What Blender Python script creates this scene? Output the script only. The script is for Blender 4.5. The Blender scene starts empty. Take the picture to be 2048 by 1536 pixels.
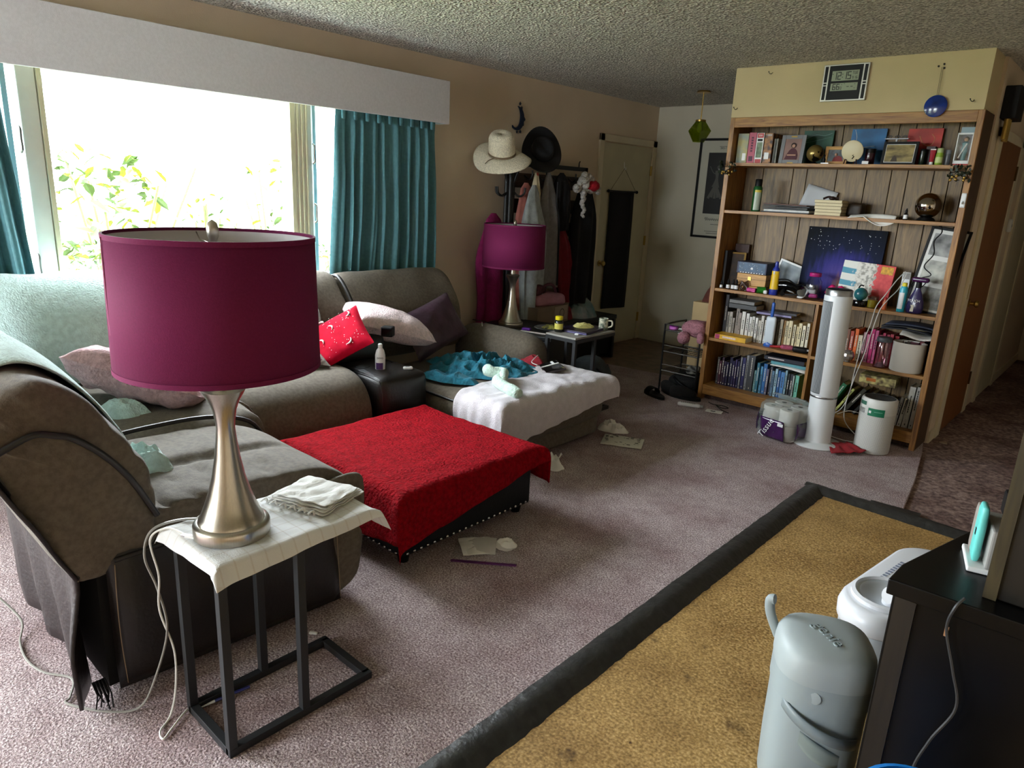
import bpy, bmesh, math, random
from mathutils import Vector, Matrix, noise, Euler
random.seed(7)
sc = bpy.context.scene
COL = sc.collection
PI = math.pi

# ---------------------------------------------------------------- camera
cam_d = bpy.data.cameras.new('camera')
cam = bpy.data.objects.new('camera', cam_d)
COL.objects.link(cam)
cam_d.sensor_width = 36.0
cam_d.lens = 36.0 * 1400.0 / 2048.0
cam_d.clip_start = 0.02
YAW, PITCH, ROLL = math.radians(41.5), math.radians(15.4), math.radians(2.75)
_f0 = Vector((-math.sin(YAW), math.cos(YAW), 0)); _r0 = Vector((math.cos(YAW), math.sin(YAW), 0)); _u0 = Vector((0, 0, 1))
_f = _f0 * math.cos(PITCH) - _u0 * math.sin(PITCH)
_u = _u0 * math.cos(PITCH) + _f0 * math.sin(PITCH)
_r = _r0 * math.cos(ROLL) + _u * math.sin(ROLL)
_u = _u * math.cos(ROLL) - _r0 * math.sin(ROLL)
cam.matrix_world = Matrix(((_r.x, _u.x, -_f.x, 0), (_r.y, _u.y, -_f.y, 0), (_r.z, _u.z, -_f.z, 1.53), (0, 0, 0, 1)))
sc.camera = cam

# ---------------------------------------------------------------- sky, exposure, windows as light portals
world = bpy.data.worlds.new('overcast_sky'); sc.world = world
world.use_nodes = True
_bg = world.node_tree.nodes['Background']
_bg.inputs[0].default_value = (0.86, 0.94, 1.0, 1)
_bg.inputs[1].default_value = 10.0
sc.view_settings.view_transform = 'Standard'
sc.view_settings.look = 'None'
sc.view_settings.exposure = 2.2
sc.view_settings.gamma = 1.0
sc.view_settings.use_curve_mapping = False
try:
    sc.cycles.max_bounces = 10; sc.cycles.diffuse_bounces = 6; sc.cycles.transparent_max_bounces = 12
    sc.cycles.caustics_reflective = False; sc.cycles.caustics_refractive = False
except Exception: pass

def portal(name, loc, rot, sx, sy):
    d = bpy.data.lights.new(name, 'AREA'); d.shape = 'RECTANGLE'; d.size = sx; d.size_y = sy
    d.cycles.is_portal = True
    o = bpy.data.objects.new(name, d); COL.objects.link(o); o.location = loc; o.rotation_euler = rot
portal('window_portal', (-4.30, 1.95, 1.47), (0, -PI/2, 0), 1.2, 2.9)
portal('rear_fill_portal', (-2.85, -3.16, 1.45), (PI/2, 0, 0), 1.1, 1.4)  # guides sky light through the added rear window
portal('patio_fill_portal', (-4.30, -1.5, 1.06), (0, -PI/2, 0), 2.16, 1.8)  # same for the added patio opening

# ---------------------------------------------------------------- materials
def hx(h):
    h = h.lstrip('#'); v = [int(h[i:i+2], 16) / 255 for i in (0, 2, 4)]
    return tuple((c / 12.92 if c <= .04045 else ((c + .055) / 1.055) ** 2.4) for c in v) + (1,)
MATS = {}
def M(name, col, rough=.6, metal=0, var=0, vs=8, bump=0, bs=60, coat=0, sheen=0, trans=0, alpha=1, col2=None, emit=0, detail=3, stretch=None, spec=None, bd=.01):
    """Procedural principled material: noise-varied colour (var or col2) and noise relief (bump)."""
    if name in MATS: return MATS[name]
    m = bpy.data.materials.new(name); m.use_nodes = True
    nt = m.node_tree; b = nt.nodes['Principled BSDF']
    c = hx(col)
    b.inputs['Base Color'].default_value = c
    b.inputs['Roughness'].default_value = rough
    b.inputs['Metallic'].default_value = metal
    if coat: b.inputs['Coat Weight'].default_value = coat
    if sheen: b.inputs['Sheen Weight'].default_value = sheen
    if spec is not None: b.inputs['Specular IOR Level'].default_value = spec
    if alpha < 1: b.inputs['Alpha'].default_value = alpha
    if emit:
        b.inputs['Emission Color'].default_value = c; b.inputs['Emission Strength'].default_value = emit
    if var or col2 or bump:
        tc = nt.nodes.new('ShaderNodeTexCoord'); src = tc.outputs['Object']
        if stretch:
            mp = nt.nodes.new('ShaderNodeMapping'); mp.inputs['Scale'].default_value = stretch
            nt.links.new(src, mp.inputs['Vector']); src = mp.outputs['Vector']
    if var or col2:
        n = nt.nodes.new('ShaderNodeTexNoise'); n.inputs['Scale'].default_value = vs; n.inputs['Detail'].default_value = detail
        nt.links.new(src, n.inputs['Vector'])
        r = nt.nodes.new('ShaderNodeValToRGB')
        r.color_ramp.elements[0].position = .35; r.color_ramp.elements[1].position = .65
        if col2: a, z = c, hx(col2)
        else: a = tuple(max(0, x * (1 - var)) for x in c[:3]) + (1,); z = tuple(min(1, x * (1 + var)) for x in c[:3]) + (1,)
        r.color_ramp.elements[0].color = a; r.color_ramp.elements[1].color = z
        nt.links.new(n.outputs['Fac'], r.inputs['Fac']); nt.links.new(r.outputs['Color'], b.inputs['Base Color'])
    if bump:
        n2 = nt.nodes.new('ShaderNodeTexNoise'); n2.inputs['Scale'].default_value = bs; n2.inputs['Detail'].default_value = 3
        nt.links.new(src, n2.inputs['Vector'])
        bp = nt.nodes.new('ShaderNodeBump'); bp.inputs['Strength'].default_value = bump; bp.inputs['Distance'].default_value = bd
        nt.links.new(n2.outputs['Fac'], bp.inputs['Height']); nt.links.new(bp.outputs['Normal'], b.inputs['Normal'])
    MATS[name] = m
    return m

def glass(name, col='#ffffff', gloss=.1, rough=.02, tint=1.0):
    """Thin clear sheet: transparent with a little gloss, so daylight passes."""
    if name in MATS: return MATS[name]
    m = bpy.data.materials.new(name); m.use_nodes = True; nt = m.node_tree
    for n in list(nt.nodes): nt.nodes.remove(n)
    o = nt.nodes.new('ShaderNodeOutputMaterial'); mx = nt.nodes.new('ShaderNodeMixShader')
    t = nt.nodes.new('ShaderNodeBsdfTransparent'); g = nt.nodes.new('ShaderNodeBsdfGlossy')
    mx.inputs[0].default_value = gloss
    t.inputs['Color'].default_value = hx(col); g.inputs['Roughness'].default_value = rough
    nt.links.new(t.outputs[0], mx.inputs[1]); nt.links.new(g.outputs[0], mx.inputs[2]); nt.links.new(mx.outputs[0], o.inputs[0])
    MATS[name] = m
    return m

# ---------------------------------------------------------------- mesh helpers
def sm(t): t = max(0., min(1., t)); return t * t * (3 - 2 * t)
def lerp(a, b, t): return a + (b - a) * t
def nz(x, y=0., z=0.): return noise.noise(Vector((x, y, z)))
def ridged(x, y, z=0.): return 1 - abs(nz(x, y, z)) * 2

class MB:
    def __init__(s): s.v = []; s.f = []; s.m = []; s.k = 0
    def mat(s, k): s.k = k; return s
    def add(s, vs, fs, T=None):
        o = len(s.v)
        s.v += [tuple(T @ Vector(p)) if T else tuple(p) for p in vs]
        s.f += [tuple(i + o for i in f) for f in fs]; s.m += [s.k] * len(fs)
        return s
    def box(s, x0, x1, y0, y1, z0, z1, T=None):
        vs = [(x, y, z) for z in (z0, z1) for y in (y0, y1) for x in (x0, x1)]
        return s.add(vs, [(0, 2, 3, 1), (4, 5, 7, 6), (0, 1, 5, 4), (2, 6, 7, 3), (0, 4, 6, 2), (1, 3, 7, 5)], T)
    def lathe(s, prof, n=24, c=(0, 0, 0), T=None, cap=True, sx=1, sy=1):
        vs = []; fs = []
        for r, z in prof:
            for i in range(n):
                a = 2 * PI * i / n; vs.append((c[0] + r * math.cos(a) * sx, c[1] + r * math.sin(a) * sy, c[2] + z))
        for j in range(len(prof) - 1):
            for i in range(n):
                k = (i + 1) % n; fs.append((j * n + i, j * n + k, (j + 1) * n + k, (j + 1) * n + i))
        if cap:
            fs.append(tuple(range(n - 1, -1, -1))); fs.append(tuple(range((len(prof) - 1) * n, len(prof) * n)))
        return s.add(vs, fs, T)
    def cyl(s, x, y, z0, z1, r, n=16, T=None): return s.lathe([(r, z0), (r, z1)], n, (x, y, 0), T)
    def ball(s, c, r, n=16, m=10, sx=1, sy=1, sz=1, T=None):
        pr = [(max(1e-4, math.sin(PI * j / m)) * r, -math.cos(PI * j / m) * r * sz) for j in range(m + 1)]
        return s.lathe(pr, n, c, T, cap=False, sx=sx, sy=sy)
    def tube(s, pts, r, n=8, T=None, closed=False):
        pts = [Vector(p) for p in pts]; vs = []; fs = []; N = len(pts); up = None
        for i, p in enumerate(pts):
            if closed: d = pts[(i + 1) % N] - pts[i - 1]
            else: d = pts[min(i + 1, N - 1)] - pts[max(i - 1, 0)]
            if d.length < 1e-9: d = Vector((0, 0, 1))
            d.normalize()
            if up is None or abs(up.dot(d)) > .98: up = Vector((0, 0, 1)) if abs(d.z) < .9 else Vector((1, 0, 0))
            a = d.cross(up).normalized(); b = a.cross(d).normalized(); up = b
            rr = r[i] if isinstance(r, (list, tuple)) else r
            for k in range(n):
                t = 2 * PI * k / n; vs.append(p + a * math.cos(t) * rr + b * math.sin(t) * rr)
        for i in range(N if closed else N - 1):
            j = (i + 1) % N
            for k in range(n):
                l = (k + 1) % n; fs.append((i * n + k, j * n + k, j * n + l, i * n + l))
        if not closed: fs += [tuple(range(n)), tuple(range(N * n - 1, (N - 1) * n - 1, -1))]
        return s.add(vs, fs, T)
    def bar(s, a, b, w, h=None):
        """square bar from a to b"""
        h = w if h is None else h; a = Vector(a); b = Vector(b); d = (b - a).normalized()
        up = Vector((0, 0, 1)) if abs(d.z) < .9 else Vector((0, 1, 0))
        x = d.cross(up).normalized(); y = x.cross(d).normalized(); vs = []
        for p in (a, b):
            for i, j in ((-1, -1), (1, -1), (1, 1), (-1, 1)): vs.append(p + x * i * w / 2 + y * j * h / 2)
        return s.add(vs, [(3, 2, 1, 0), (4, 5, 6, 7), (0, 1, 5, 4), (1, 2, 6, 5), (2, 3, 7, 6), (3, 0, 4, 7)])
    def grid(s, fn, nu, nv, cu=False, cv=False, T=None):
        """fn(u, v) with u, v in 0..1"""
        vs = []; fs = []
        NU = nu if cu else nu + 1; NV = nv if cv else nv + 1
        for j in range(NV):
            for i in range(NU): vs.append(fn(i / nu, j / nv))
        for j in range(nv):
            for i in range(nu):
                a = i; b = (i + 1) % NU; c = j; d = (j + 1) % NV
                fs.append((c * NU + a, c * NU + b, d * NU + b, d * NU + a))
        return s.add(vs, fs, T)
    def prism(s, poly, h0, h1, axis='z', T=None):
        n = len(poly); vs = []
        for h in (h0, h1):
            for a, b in poly: vs.append({'z': (a, b, h), 'x': (h, a, b), 'y': (a, h, b)}[axis])
        fs = [tuple(range(n - 1, -1, -1)), tuple(range(n, 2 * n))] + [(i, (i + 1) % n, n + (i + 1) % n, n + i) for i in range(n)]
        return s.add(vs, fs, T)
    def soft(s, c, size, r=.05, n=8, bulge=(0, 0, 0), wr=0, wf=6, seed=0, T=None, pinch=0):
        """rounded, bulging, slightly wrinkled cushion block"""
        hx_, hy, hz = size[0] / 2, size[1] / 2, size[2] / 2; H = (hx_, hy, hz); r = min(r, hx_, hy, hz)
        idx = {}; vs = []; fs = []
        def V(p):
            k = tuple(round(q, 4) for q in p)
            if k in idx: return idx[k]
            P = Vector([p[i] * H[i] for i in range(3)])
            Q = Vector([max(-(H[i] - r), min(H[i] - r, P[i])) for i in range(3)])
            D = P - Q
            if D.length > 1e-9: W = Q + D.normalized() * r
            else: W = P
            for ax in range(3):
                o = [i for i in range(3) if i != ax]
                W[ax] += p[ax] * bulge[ax] * (1 - p[o[0]] ** 2) * (1 - p[o[1]] ** 2)
            if wr:
                q = (W + Vector(c)) * wf
                W += (D.normalized() if D.length > 1e-9 else Vector(p).normalized()) * wr * nz(q.x + seed, q.y, q.z)
            vs.append(tuple(W + Vector(c))); idx[k] = len(vs) - 1
            return idx[k]
        g = [-math.cos(PI * i / n) for i in range(n + 1)]
        g = [lerp(2 * i / n - 1, g[i], .6) for i in range(n + 1)]
        for ax in range(3):
            for sg in (-1, 1):
                for i in range(n):
                    for j in range(n):
                        q = []
                        for a, b in ((i, j), (i + 1, j), (i + 1, j + 1), (i, j + 1)):
                            p = [0, 0, 0]; p[ax] = sg; p[(ax + 1) % 3] = g[a]; p[(ax + 2) % 3] = g[b]; q.append(V(p))
                        fs.append(tuple(q) if sg > 0 else tuple(q[::-1]))
        return s.add(vs, fs, T)
    def sweep(s, prof, frames, scale=None, closed=True, cap=True, fn=None):
        """profile (a, b) swept through frames (origin, A, B)"""
        vs = []; fs = []; n = len(prof); ca = sum(p[0] for p in prof) / n; cb = sum(p[1] for p in prof) / n
        for i, (O, A, B) in enumerate(frames):
            k = scale[i] if scale else 1
            for j, (a, b) in enumerate(prof):
                a2 = ca + (a - ca) * k; b2 = cb + (b - cb) * k
                p = Vector(O) + Vector(A) * a2 + Vector(B) * b2
                if fn: p = fn(p, i / (len(frames) - 1), j / n)
                vs.append(p)
        m = n if closed else n - 1
        for i in range(len(frames) - 1):
            for j in range(m):
                k = (j + 1) % n; fs.append((i * n + j, i * n + k, (i + 1) * n + k, (i + 1) * n + j))
        if cap and closed: fs += [tuple(range(n - 1, -1, -1)), tuple(range((len(frames) - 1) * n, len(frames) * n))]
        return s.add(vs, fs)
    def build(s, name, mat, parent=None, smooth=None, bevel=0, sub=0, solid=0, w=False, wn=True, fix=True):
        """link as ONE mesh object; w: coordinates given in world space although there is a parent"""
        vs = s.v
        if parent is not None and w:
            inv = WM[parent.name].inverted(); vs = [tuple(inv @ Vector(p)) for p in vs]
        me = bpy.data.meshes.new(name); me.from_pydata([tuple(p) for p in vs], [], s.f)
        for m in (mat if isinstance(mat, (list, tuple)) else [mat]): me.materials.append(m)
        if any(s.m): me.polygons.foreach_set('material_index', s.m)
        if fix:
            bm = bmesh.new(); bm.from_mesh(me); bmesh.ops.recalc_face_normals(bm, faces=bm.faces); bm.to_mesh(me); bm.free()
        if smooth is None: smooth = len(s.f) > 40
        if smooth:
            me.polygons.foreach_set('use_smooth', [True] * len(me.polygons))
            try: me.set_sharp_from_angle(angle=math.radians(50))
            except Exception: pass
        me.update()
        o = bpy.data.objects.new(name, me); COL.objects.link(o)
        if parent is not None: o.parent = parent; WM[o.name] = WM.get(parent.name, Matrix())
        if bevel:
            b = o.modifiers.new('bevel', 'BEVEL'); b.width = bevel; b.segments = 2; b.limit_method = 'ANGLE'; b.angle_limit = math.radians(40)
        if solid:
            q = o.modifiers.new('thickness', 'SOLIDIFY'); q.thickness = solid; q.offset = 0
        if sub:
            q = o.modifiers.new('subdivision', 'SUBSURF'); q.levels = sub; q.render_levels = sub
        return o

WM = {}
def tag(o, label=None, cat=None, group=None, kind=None):
    if label: o['label'] = label
    if cat: o['category'] = cat
    if group: o['group'] = group
    if kind: o['kind'] = kind
    return o
def thing(name, label, cat, loc=(0, 0, 0), rot=0, group=None, tilt=(0, 0)):
    o = bpy.data.objects.new(name, None); COL.objects.link(o); o.empty_display_size = .05
    o.location = loc; o.rotation_euler = (tilt[0], tilt[1], rot)
    WM[o.name] = Matrix.Translation(Vector(loc)) @ Euler((tilt[0], tilt[1], rot)).to_matrix().to_4x4()
    return tag(o, label, cat, group)
def struct(o, label=None): o['kind'] = 'structure'; (tag(o, label) if label else None); return o
def place(o, loc, rot=(0, 0, 0)): o.location = loc; o.rotation_euler = rot; return o
def copy_tree(o, loc, rot=0, label=None):
    """a thing with copies of its parts and sub-parts"""
    r = o.copy(); COL.objects.link(r); r.location = loc; r.rotation_euler = (0, 0, rot)
    if label: r['label'] = label
    WM[r.name] = Matrix.Translation(Vector(loc)) @ Matrix.Rotation(rot, 4, 'Z')
    for ch in list(o.children):
        c = ch.copy(); COL.objects.link(c); c.parent = r
        for g in list(ch.children):
            d = g.copy(); COL.objects.link(d); d.parent = c
    return r
def text(body, size, loc, rot, mat, parent=None, name='lettering', ext=.0004, align='CENTER', sx=1.0):
    cu = bpy.data.curves.new(name, 'FONT'); cu.body = body; cu.size = size; cu.extrude = ext; cu.align_x = align; cu.align_y = 'CENTER'
    cu.materials.append(mat); cu.resolution_u = 2
    tmp = bpy.data.objects.new(name, cu); me = bpy.data.meshes.new_from_object(tmp); bpy.data.objects.remove(tmp); bpy.data.curves.remove(cu)
    me.name = name
    if not me.materials: me.materials.append(mat)
    o = bpy.data.objects.new(name, me); COL.objects.link(o); o.location = loc; o.rotation_euler = rot; o.scale = (sx, 1, 1)
    if parent is not None: o.parent = parent
    return o
def smoothpts(pts, k=6):
    """Catmull-Rom through the points"""
    P = [Vector(p) for p in pts]; out = []
    for i in range(len(P) - 1):
        a = P[max(i - 1, 0)]; b = P[i]; c = P[i + 1]; d = P[min(i + 2, len(P) - 1)]
        for j in range(k):
            t = j / k
            out.append(.5 * ((2 * b) + (c - a) * t + (2 * a - 5 * b + 4 * c - d) * t * t + (3 * b - a - 3 * c + d) * t ** 3))
    out.append(P[-1]); return out
def pillow(mb, w, h, t, n=16, wr=.006, seed=0, pinch=.06, T=None, ex=.42):
    """stuffed cushion in its own XY plane, thickness along Z"""
    def side(sg):
        def fn(u, v):
            a, b = u * 2 - 1, v * 2 - 1
            k = max(0, (1 - a ** 2) * (1 - b ** 2)) ** ex
            x = a * w / 2 * (1 - pinch * (1 - b * b)); y = b * h / 2 * (1 - pinch * (1 - a * a))
            return (x, y, sg * t / 2 * k + wr * k * nz(x * 14 + seed, y * 14, sg) + wr * .8 * k * nz(x * 30 + seed, y * 8, sg))
        return fn
    mb.grid(side(1), n, n, T=T); mb.grid(side(-1), n, n, T=T)
def heap(mb, cx, cy, z0, rx, ry, h, seed=0, n=26, rot=0, freq=9, rough=.5, ang=None, zf=None):
    """crumpled cloth or paper lying in a heap on z0"""
    def fn(u, v):
        a = 2 * PI * u; rho = v
        k = 1 + .28 * nz(math.cos(a) * 1.3 + seed, math.sin(a) * 1.3, 3.1) + .12 * nz(math.cos(a) * 4 + seed, math.sin(a) * 4, 1)
        x0, y0 = rx * rho * k * math.cos(a), ry * rho * k * math.sin(a)
        x = cx + x0 * math.cos(rot) - y0 * math.sin(rot); y = cy + x0 * math.sin(rot) + y0 * math.cos(rot)
        e = (1 - rho ** 3)
        z = h * e * (1 - rough + rough * ridged(x0 * freq + seed, y0 * freq, seed) + .25 * rough * ridged(x0 * freq * 2.3, y0 * freq * 2.3 + seed, 2))
        b = zf(x, y) if zf else z0
        return (x, y, b + max(.002, z))
    mb.grid(fn, n * 2, n, cu=True)
def drape(mb, s0, s1, t0, t1, x0, x1, y0, y1, h, n=40, r=.025, ripple=.012, seed=0, puff=.004, rot=0, cen=None, zmin=None, rf=9., flare=.0):
    """cloth covering s0..s1 by t0..t1 laid over a block x0..x1 by y0..y1 of height h; what overhangs falls down its sides"""
    def ax(s, lo, hi):
        if s < lo: d = lo - s; e = -1
        elif s > hi: d = s - hi; e = 1
        else: return s, 0, 0
        q = r * PI / 2
        if d < q: a = d / r; return (lo if e < 0 else hi) + e * r * math.sin(a), r * (1 - math.cos(a)), e
        return (lo if e < 0 else hi) + e * (r + flare * (d - q)), r + d - q, e
    def fn(u, v):
        s, t = lerp(s0, s1, u), lerp(t0, t1, v)
        if rot:
            c = cen or ((x0 + x1) / 2, (y0 + y1) / 2); a, b = s - c[0], t - c[1]
            s, t = c[0] + a * math.cos(rot) - b * math.sin(rot), c[1] + a * math.sin(rot) + b * math.cos(rot)
        X, dx, ex = ax(s, x0, x1); Y, dy, ey = ax(t, y0, y1)
        drop = math.hypot(dx, dy)
        z = h - drop + puff * nz(s * 9 + seed, t * 9, 1) + puff * .6 * nz(s * 25, t * 25 + seed, 1)
        if dx and not dy: X += ex * (ripple * sm(dx / .1) * (1 + nz(t * rf + seed, 0, 2) * 1.6))
        if dy and not dx: Y += ey * (ripple * sm(dy / .1) * (1 + nz(s * rf + seed, 0, 2) * 1.6))
        if dx and dy:
            X += ex * ripple * 1.5; Y += ey * ripple * 1.5
        if zmin is not None: z = max(z, zmin)
        return (X, Y, z)
    mb.grid(fn, n, n)
# ---------------------------------------------------------------- surface materials
def nodes(name):
    m = bpy.data.materials.new(name); m.use_nodes = True; nt = m.node_tree
    return m, nt, nt.nodes['Principled BSDF'], nt.nodes.new('ShaderNodeTexCoord')
def N(nt, typ, **kw):
    n = nt.nodes.new(typ)
    for k, v in kw.items():
        if k.startswith('_'): setattr(n, k[1:], v)
        else: n.inputs[k.replace('__', ' ')].default_value = v
    return n
def ramp(nt, fac, stops):
    r = nt.nodes.new('ShaderNodeValToRGB'); e = r.color_ramp.elements
    while len(e) < len(stops): e.new(.5)
    for q, (p, c) in zip(e, stops): q.position = p; q.color = hx(c) if isinstance(c, str) else c
    nt.links.new(fac, r.inputs['Fac']); return r.outputs['Color']
def mixc(nt, fac, a, b, mode='MIX'):
    m = nt.nodes.new('ShaderNodeMix'); m.data_type = 'RGBA'; m.blend_type = mode
    if isinstance(fac, float): m.inputs[0].default_value = fac
    else: nt.links.new(fac, m.inputs[0])
    for k, s in ((6, a), (7, b)):
        if isinstance(s, tuple): m.inputs[k].default_value = s
        else: nt.links.new(s, m.inputs[k])
    return m.outputs[2]
def bumpn(nt, b, h, st, dist):
    q = N(nt, 'ShaderNodeBump', Strength=st, Distance=dist)
    nt.links.new(h, q.inputs['Height']); nt.links.new(q.outputs[0], b.inputs['Normal'])

def carpet_mat(name, c1, c2, c3, stain, sc1=150.):
    m, nt, b, tc = nodes(name); o = tc.outputs['Object']
    n1 = N(nt, 'ShaderNodeTexNoise', Scale=sc1, Detail=2.0); n2 = N(nt, 'ShaderNodeTexNoise', Scale=2.2, Detail=4.0); n3 = N(nt, 'ShaderNodeTexNoise', Scale=14.0, Detail=3.0)
    v = N(nt, 'ShaderNodeTexVoronoi', Scale=70.0, _feature='DISTANCE_TO_EDGE')
    wn = N(nt, 'ShaderNodeTexNoise', Scale=30.0, Detail=2.0)
    wm = mixc(nt, .06, o, wn.outputs['Color'])
    for n in (n1, n2, n3, wn): nt.links.new(o, n.inputs['Vector'])
    nt.links.new(wm, v.inputs['Vector'])
    base = ramp(nt, n1.outputs['Fac'], [(.30, c1), (.5, c2), (.68, c3)])
    big = ramp(nt, n2.outputs['Fac'], [(.32, stain), (.58, (1, 1, 1, 1))])
    mid = ramp(nt, n3.outputs['Fac'], [(.25, (.72, .68, .68, 1)), (.6, (1, 1, 1, 1))])
    crack = ramp(nt, v.outputs['Distance'], [(.0, (.62, .58, .58, 1)), (.10, (1, 1, 1, 1))])
    c = mixc(nt, 1.0, mixc(nt, .75, mixc(nt, .75, base, crack, 'MULTIPLY'), mid, 'MULTIPLY'), big, 'MULTIPLY')
    nt.links.new(c, b.inputs['Base Color']); b.inputs['Roughness'].default_value = .95; b.inputs['Specular IOR Level'].default_value = .1
    b.inputs['Sheen Weight'].default_value = .05
    hgt = mixc(nt, .5, n1.outputs['Color'], n3.outputs['Color'])
    bumpn(nt, b, hgt, .9, .012)
    return m
CARPET = carpet_mat('plush_carpet', '#786568', '#b09f9f', '#e0d4d3', hx('#d6c7c7'))
CARPET_HALL = carpet_mat('hall_carpet', '#5d4842', '#8a7169', '#ad968b', hx('#a08074'), 40.)

def board_mat():
    m, nt, b, tc = nodes('particle_board'); o = tc.outputs['Object']
    n1 = N(nt, 'ShaderNodeTexNoise', Scale=110.0, Detail=4.0); n2 = N(nt, 'ShaderNodeTexNoise', Scale=4.0, Detail=5.0)
    v = N(nt, 'ShaderNodeTexVoronoi', Scale=190.0); n3 = N(nt, 'ShaderNodeTexNoise', Scale=9.0, Detail=6.0); n4 = N(nt, 'ShaderNodeTexNoise', Scale=32.0, Detail=2.0)
    for n in (n1, n2, v, n3, n4): nt.links.new(o, n.inputs['Vector'])
    base = ramp(nt, n1.outputs['Fac'], [(.3, '#7d6034'), (.5, '#ab8850'), (.72, '#d3b27a')])
    fl = ramp(nt, v.outputs['Color'], [(.0, (.7, .66, .6, 1)), (.6, (1, 1, 1, 1)), (.93, (1.25, 1.25, 1.2, 1))])
    big = ramp(nt, n2.outputs['Fac'], [(.3, (.72, .68, .62, 1)), (.6, (1, 1, 1, 1))])
    dirt = ramp(nt, n3.outputs['Fac'], [(.27, (.3, .27, .25, 1)), (.34, (1, 1, 1, 1))])
    spot = ramp(nt, n4.outputs['Fac'], [(.20, (.22, .16, .12, 1)), (.235, (1, 1, 1, 1))])
    c = mixc(nt, 1.0, mixc(nt, .6, base, fl, 'MULTIPLY'), big, 'MULTIPLY')
    c = mixc(nt, 1.0, mixc(nt, .8, c, dirt, 'MULTIPLY'), spot, 'MULTIPLY')
    nt.links.new(c, b.inputs['Base Color']); b.inputs['Roughness'].default_value = .55
    bumpn(nt, b, n1.outputs['Fac'], .15, .003)
    return m
BOARD = board_mat()

def popcorn_mat():
    m, nt, b, tc = nodes('popcorn_ceiling'); o = tc.outputs['Object']
    v = N(nt, 'ShaderNodeTexVoronoi', Scale=62.0); n = N(nt, 'ShaderNodeTexNoise', Scale=85.0, Detail=2.0)
    for q in (v, n): nt.links.new(o, q.inputs['Vector'])
    h = mixc(nt, .5, v.outputs['Distance'], n.outputs['Fac'])
    nt.links.new(ramp(nt, n.outputs['Fac'], [(.35, '#aaa69d'), (.60, '#f6f2e8')]), b.inputs['Base Color'])
    b.inputs['Roughness'].default_value = .95
    bumpn(nt, b, h, 1.0, .06)
    return m
POPCORN = popcorn_mat()

def wood_mat(name, c1, c2, rough=.45, axis='x', sc=1.0, st=14.):
    """streaky grain along one axis"""
    m, nt, b, tc = nodes(name); o = tc.outputs['Object']
    mp = N(nt, 'ShaderNodeMapping'); s = {'x': (1.2, st, st), 'y': (st, 1.2, st), 'z': (st, st, 1.2)}[axis]
    mp.inputs['Scale'].default_value = tuple(q * sc for q in s)
    n = N(nt, 'ShaderNodeTexNoise', Scale=4.0, Detail=6.0, Distortion=1.2); nt.links.new(o, mp.inputs['Vector']); nt.links.new(mp.outputs[0], n.inputs['Vector'])
    nt.links.new(ramp(nt, n.outputs['Fac'], [(.3, c1), (.7, c2)]), b.inputs['Base Color'])
    b.inputs['Roughness'].default_value = rough
    bumpn(nt, b, n.outputs['Fac'], .12, .003)
    return m
OAK_X = wood_mat('oak_along', '#754a1a', '#b07f3d', axis='x'); OAK_Z = wood_mat('oak_upright', '#6f4619', '#a9783a', axis='z')
PANEL = wood_mat('wood_panelling', '#4f3c20', '#85693e', .5, 'z')
DOORWOOD = wood_mat('brown_door_veneer', '#6b3d18', '#87552a', .4, 'z')
BLACKWOOD = wood_mat('black_wood', '#0f0f10', '#222426', .45, 'x')
DARKWOOD = wood_mat('dark_brown_plank', '#2c2018', '#4a372a', .6, 'y')
BOXWOOD = wood_mat('pine_box', '#a9793a', '#cf9f58', .5, 'x')

WALL = M('wall_paint', '#d2c0a8', .85, var=.05, vs=2, bump=.06, bs=140)
WALL_E = M('entry_wall_paint', '#c3bda9', .85, var=.06, vs=2, bump=.06, bs=140)
CREAM = M('cream_wall_paint', '#c8b78f', .8, var=.04, vs=3, bump=.08, bs=120)
TRIM = M('trim_paint', '#d6cbb0', .5, var=.04, vs=4)
WHITEFR = M('window_paint', '#dedbd0', .5, var=.04)
BLK = M('black_plastic', '#070708', .5, spec=.25)
BLKMETAL = M('black_metal', '#131314', .4, .3)
STEEL = M('brushed_nickel', '#b7b1a6', .28, 1.0, var=.05, vs=300, stretch=(1, 1, .02))
BRASS = M('brass', '#b89a55', .35, 1.0)
SILVER = M('silver_plastic', '#a9abae', .35, .6)
WHITE = M('white_plastic', '#dedfdf', .4)
PAPER = M('white_paper', '#e6e4de', .85, var=.03, vs=20)
PAGES = M('book_pages', '#d6c8a4', .9, var=.12, vs=120, stretch=(1, 1, 20))
LEATHER = M('dark_leather', '#15100d', .42, var=.25, vs=5, bump=.25, bs=90, bd=.004)
FABRIC = M('taupe_microfibre', '#5c5347', .9, var=.18, vs=60, bump=.35, bs=220, sheen=.05, bd=.004)
PIPING = M('sofa_piping', '#161210', .45)

# ---------------------------------------------------------------- room shell
CZ = 2.44; WX = -4.13
mb = MB()
for y0, y1, z0, z1 in ((-3, -2.4, 0, CZ), (-2.4, -.6, 2.14, CZ), (-.6, .5, 0, CZ), (.5, 3.4, 0, .88), (.5, 3.4, 2.06, CZ), (3.4, 6.93, 0, CZ)):
    mb.box(WX - .15, WX, y0, y1, z0 - .03, z1)
struct(mb.build('wall_left', WALL))
struct(MB().box(WX - .15, -2.3, 6.78, 6.93, -.03, CZ).build('wall_back', WALL_E))
struct(MB().box(-2.44, -.885, 5.33, 6.93, -.03, CZ).box(-.885 - .1, -.885, 6.93, 9.4, -.03, CZ).build('wall_hall_left', WALL))
struct(MB().box(-2.465, -.905, 5.03, 5.33, 2.112, CZ).build('wall_soffit', CREAM))
struct(MB().box(-1.1, 1.4, 9.4, 9.55, -.03, CZ).build('wall_hall_end', WALL))
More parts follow.
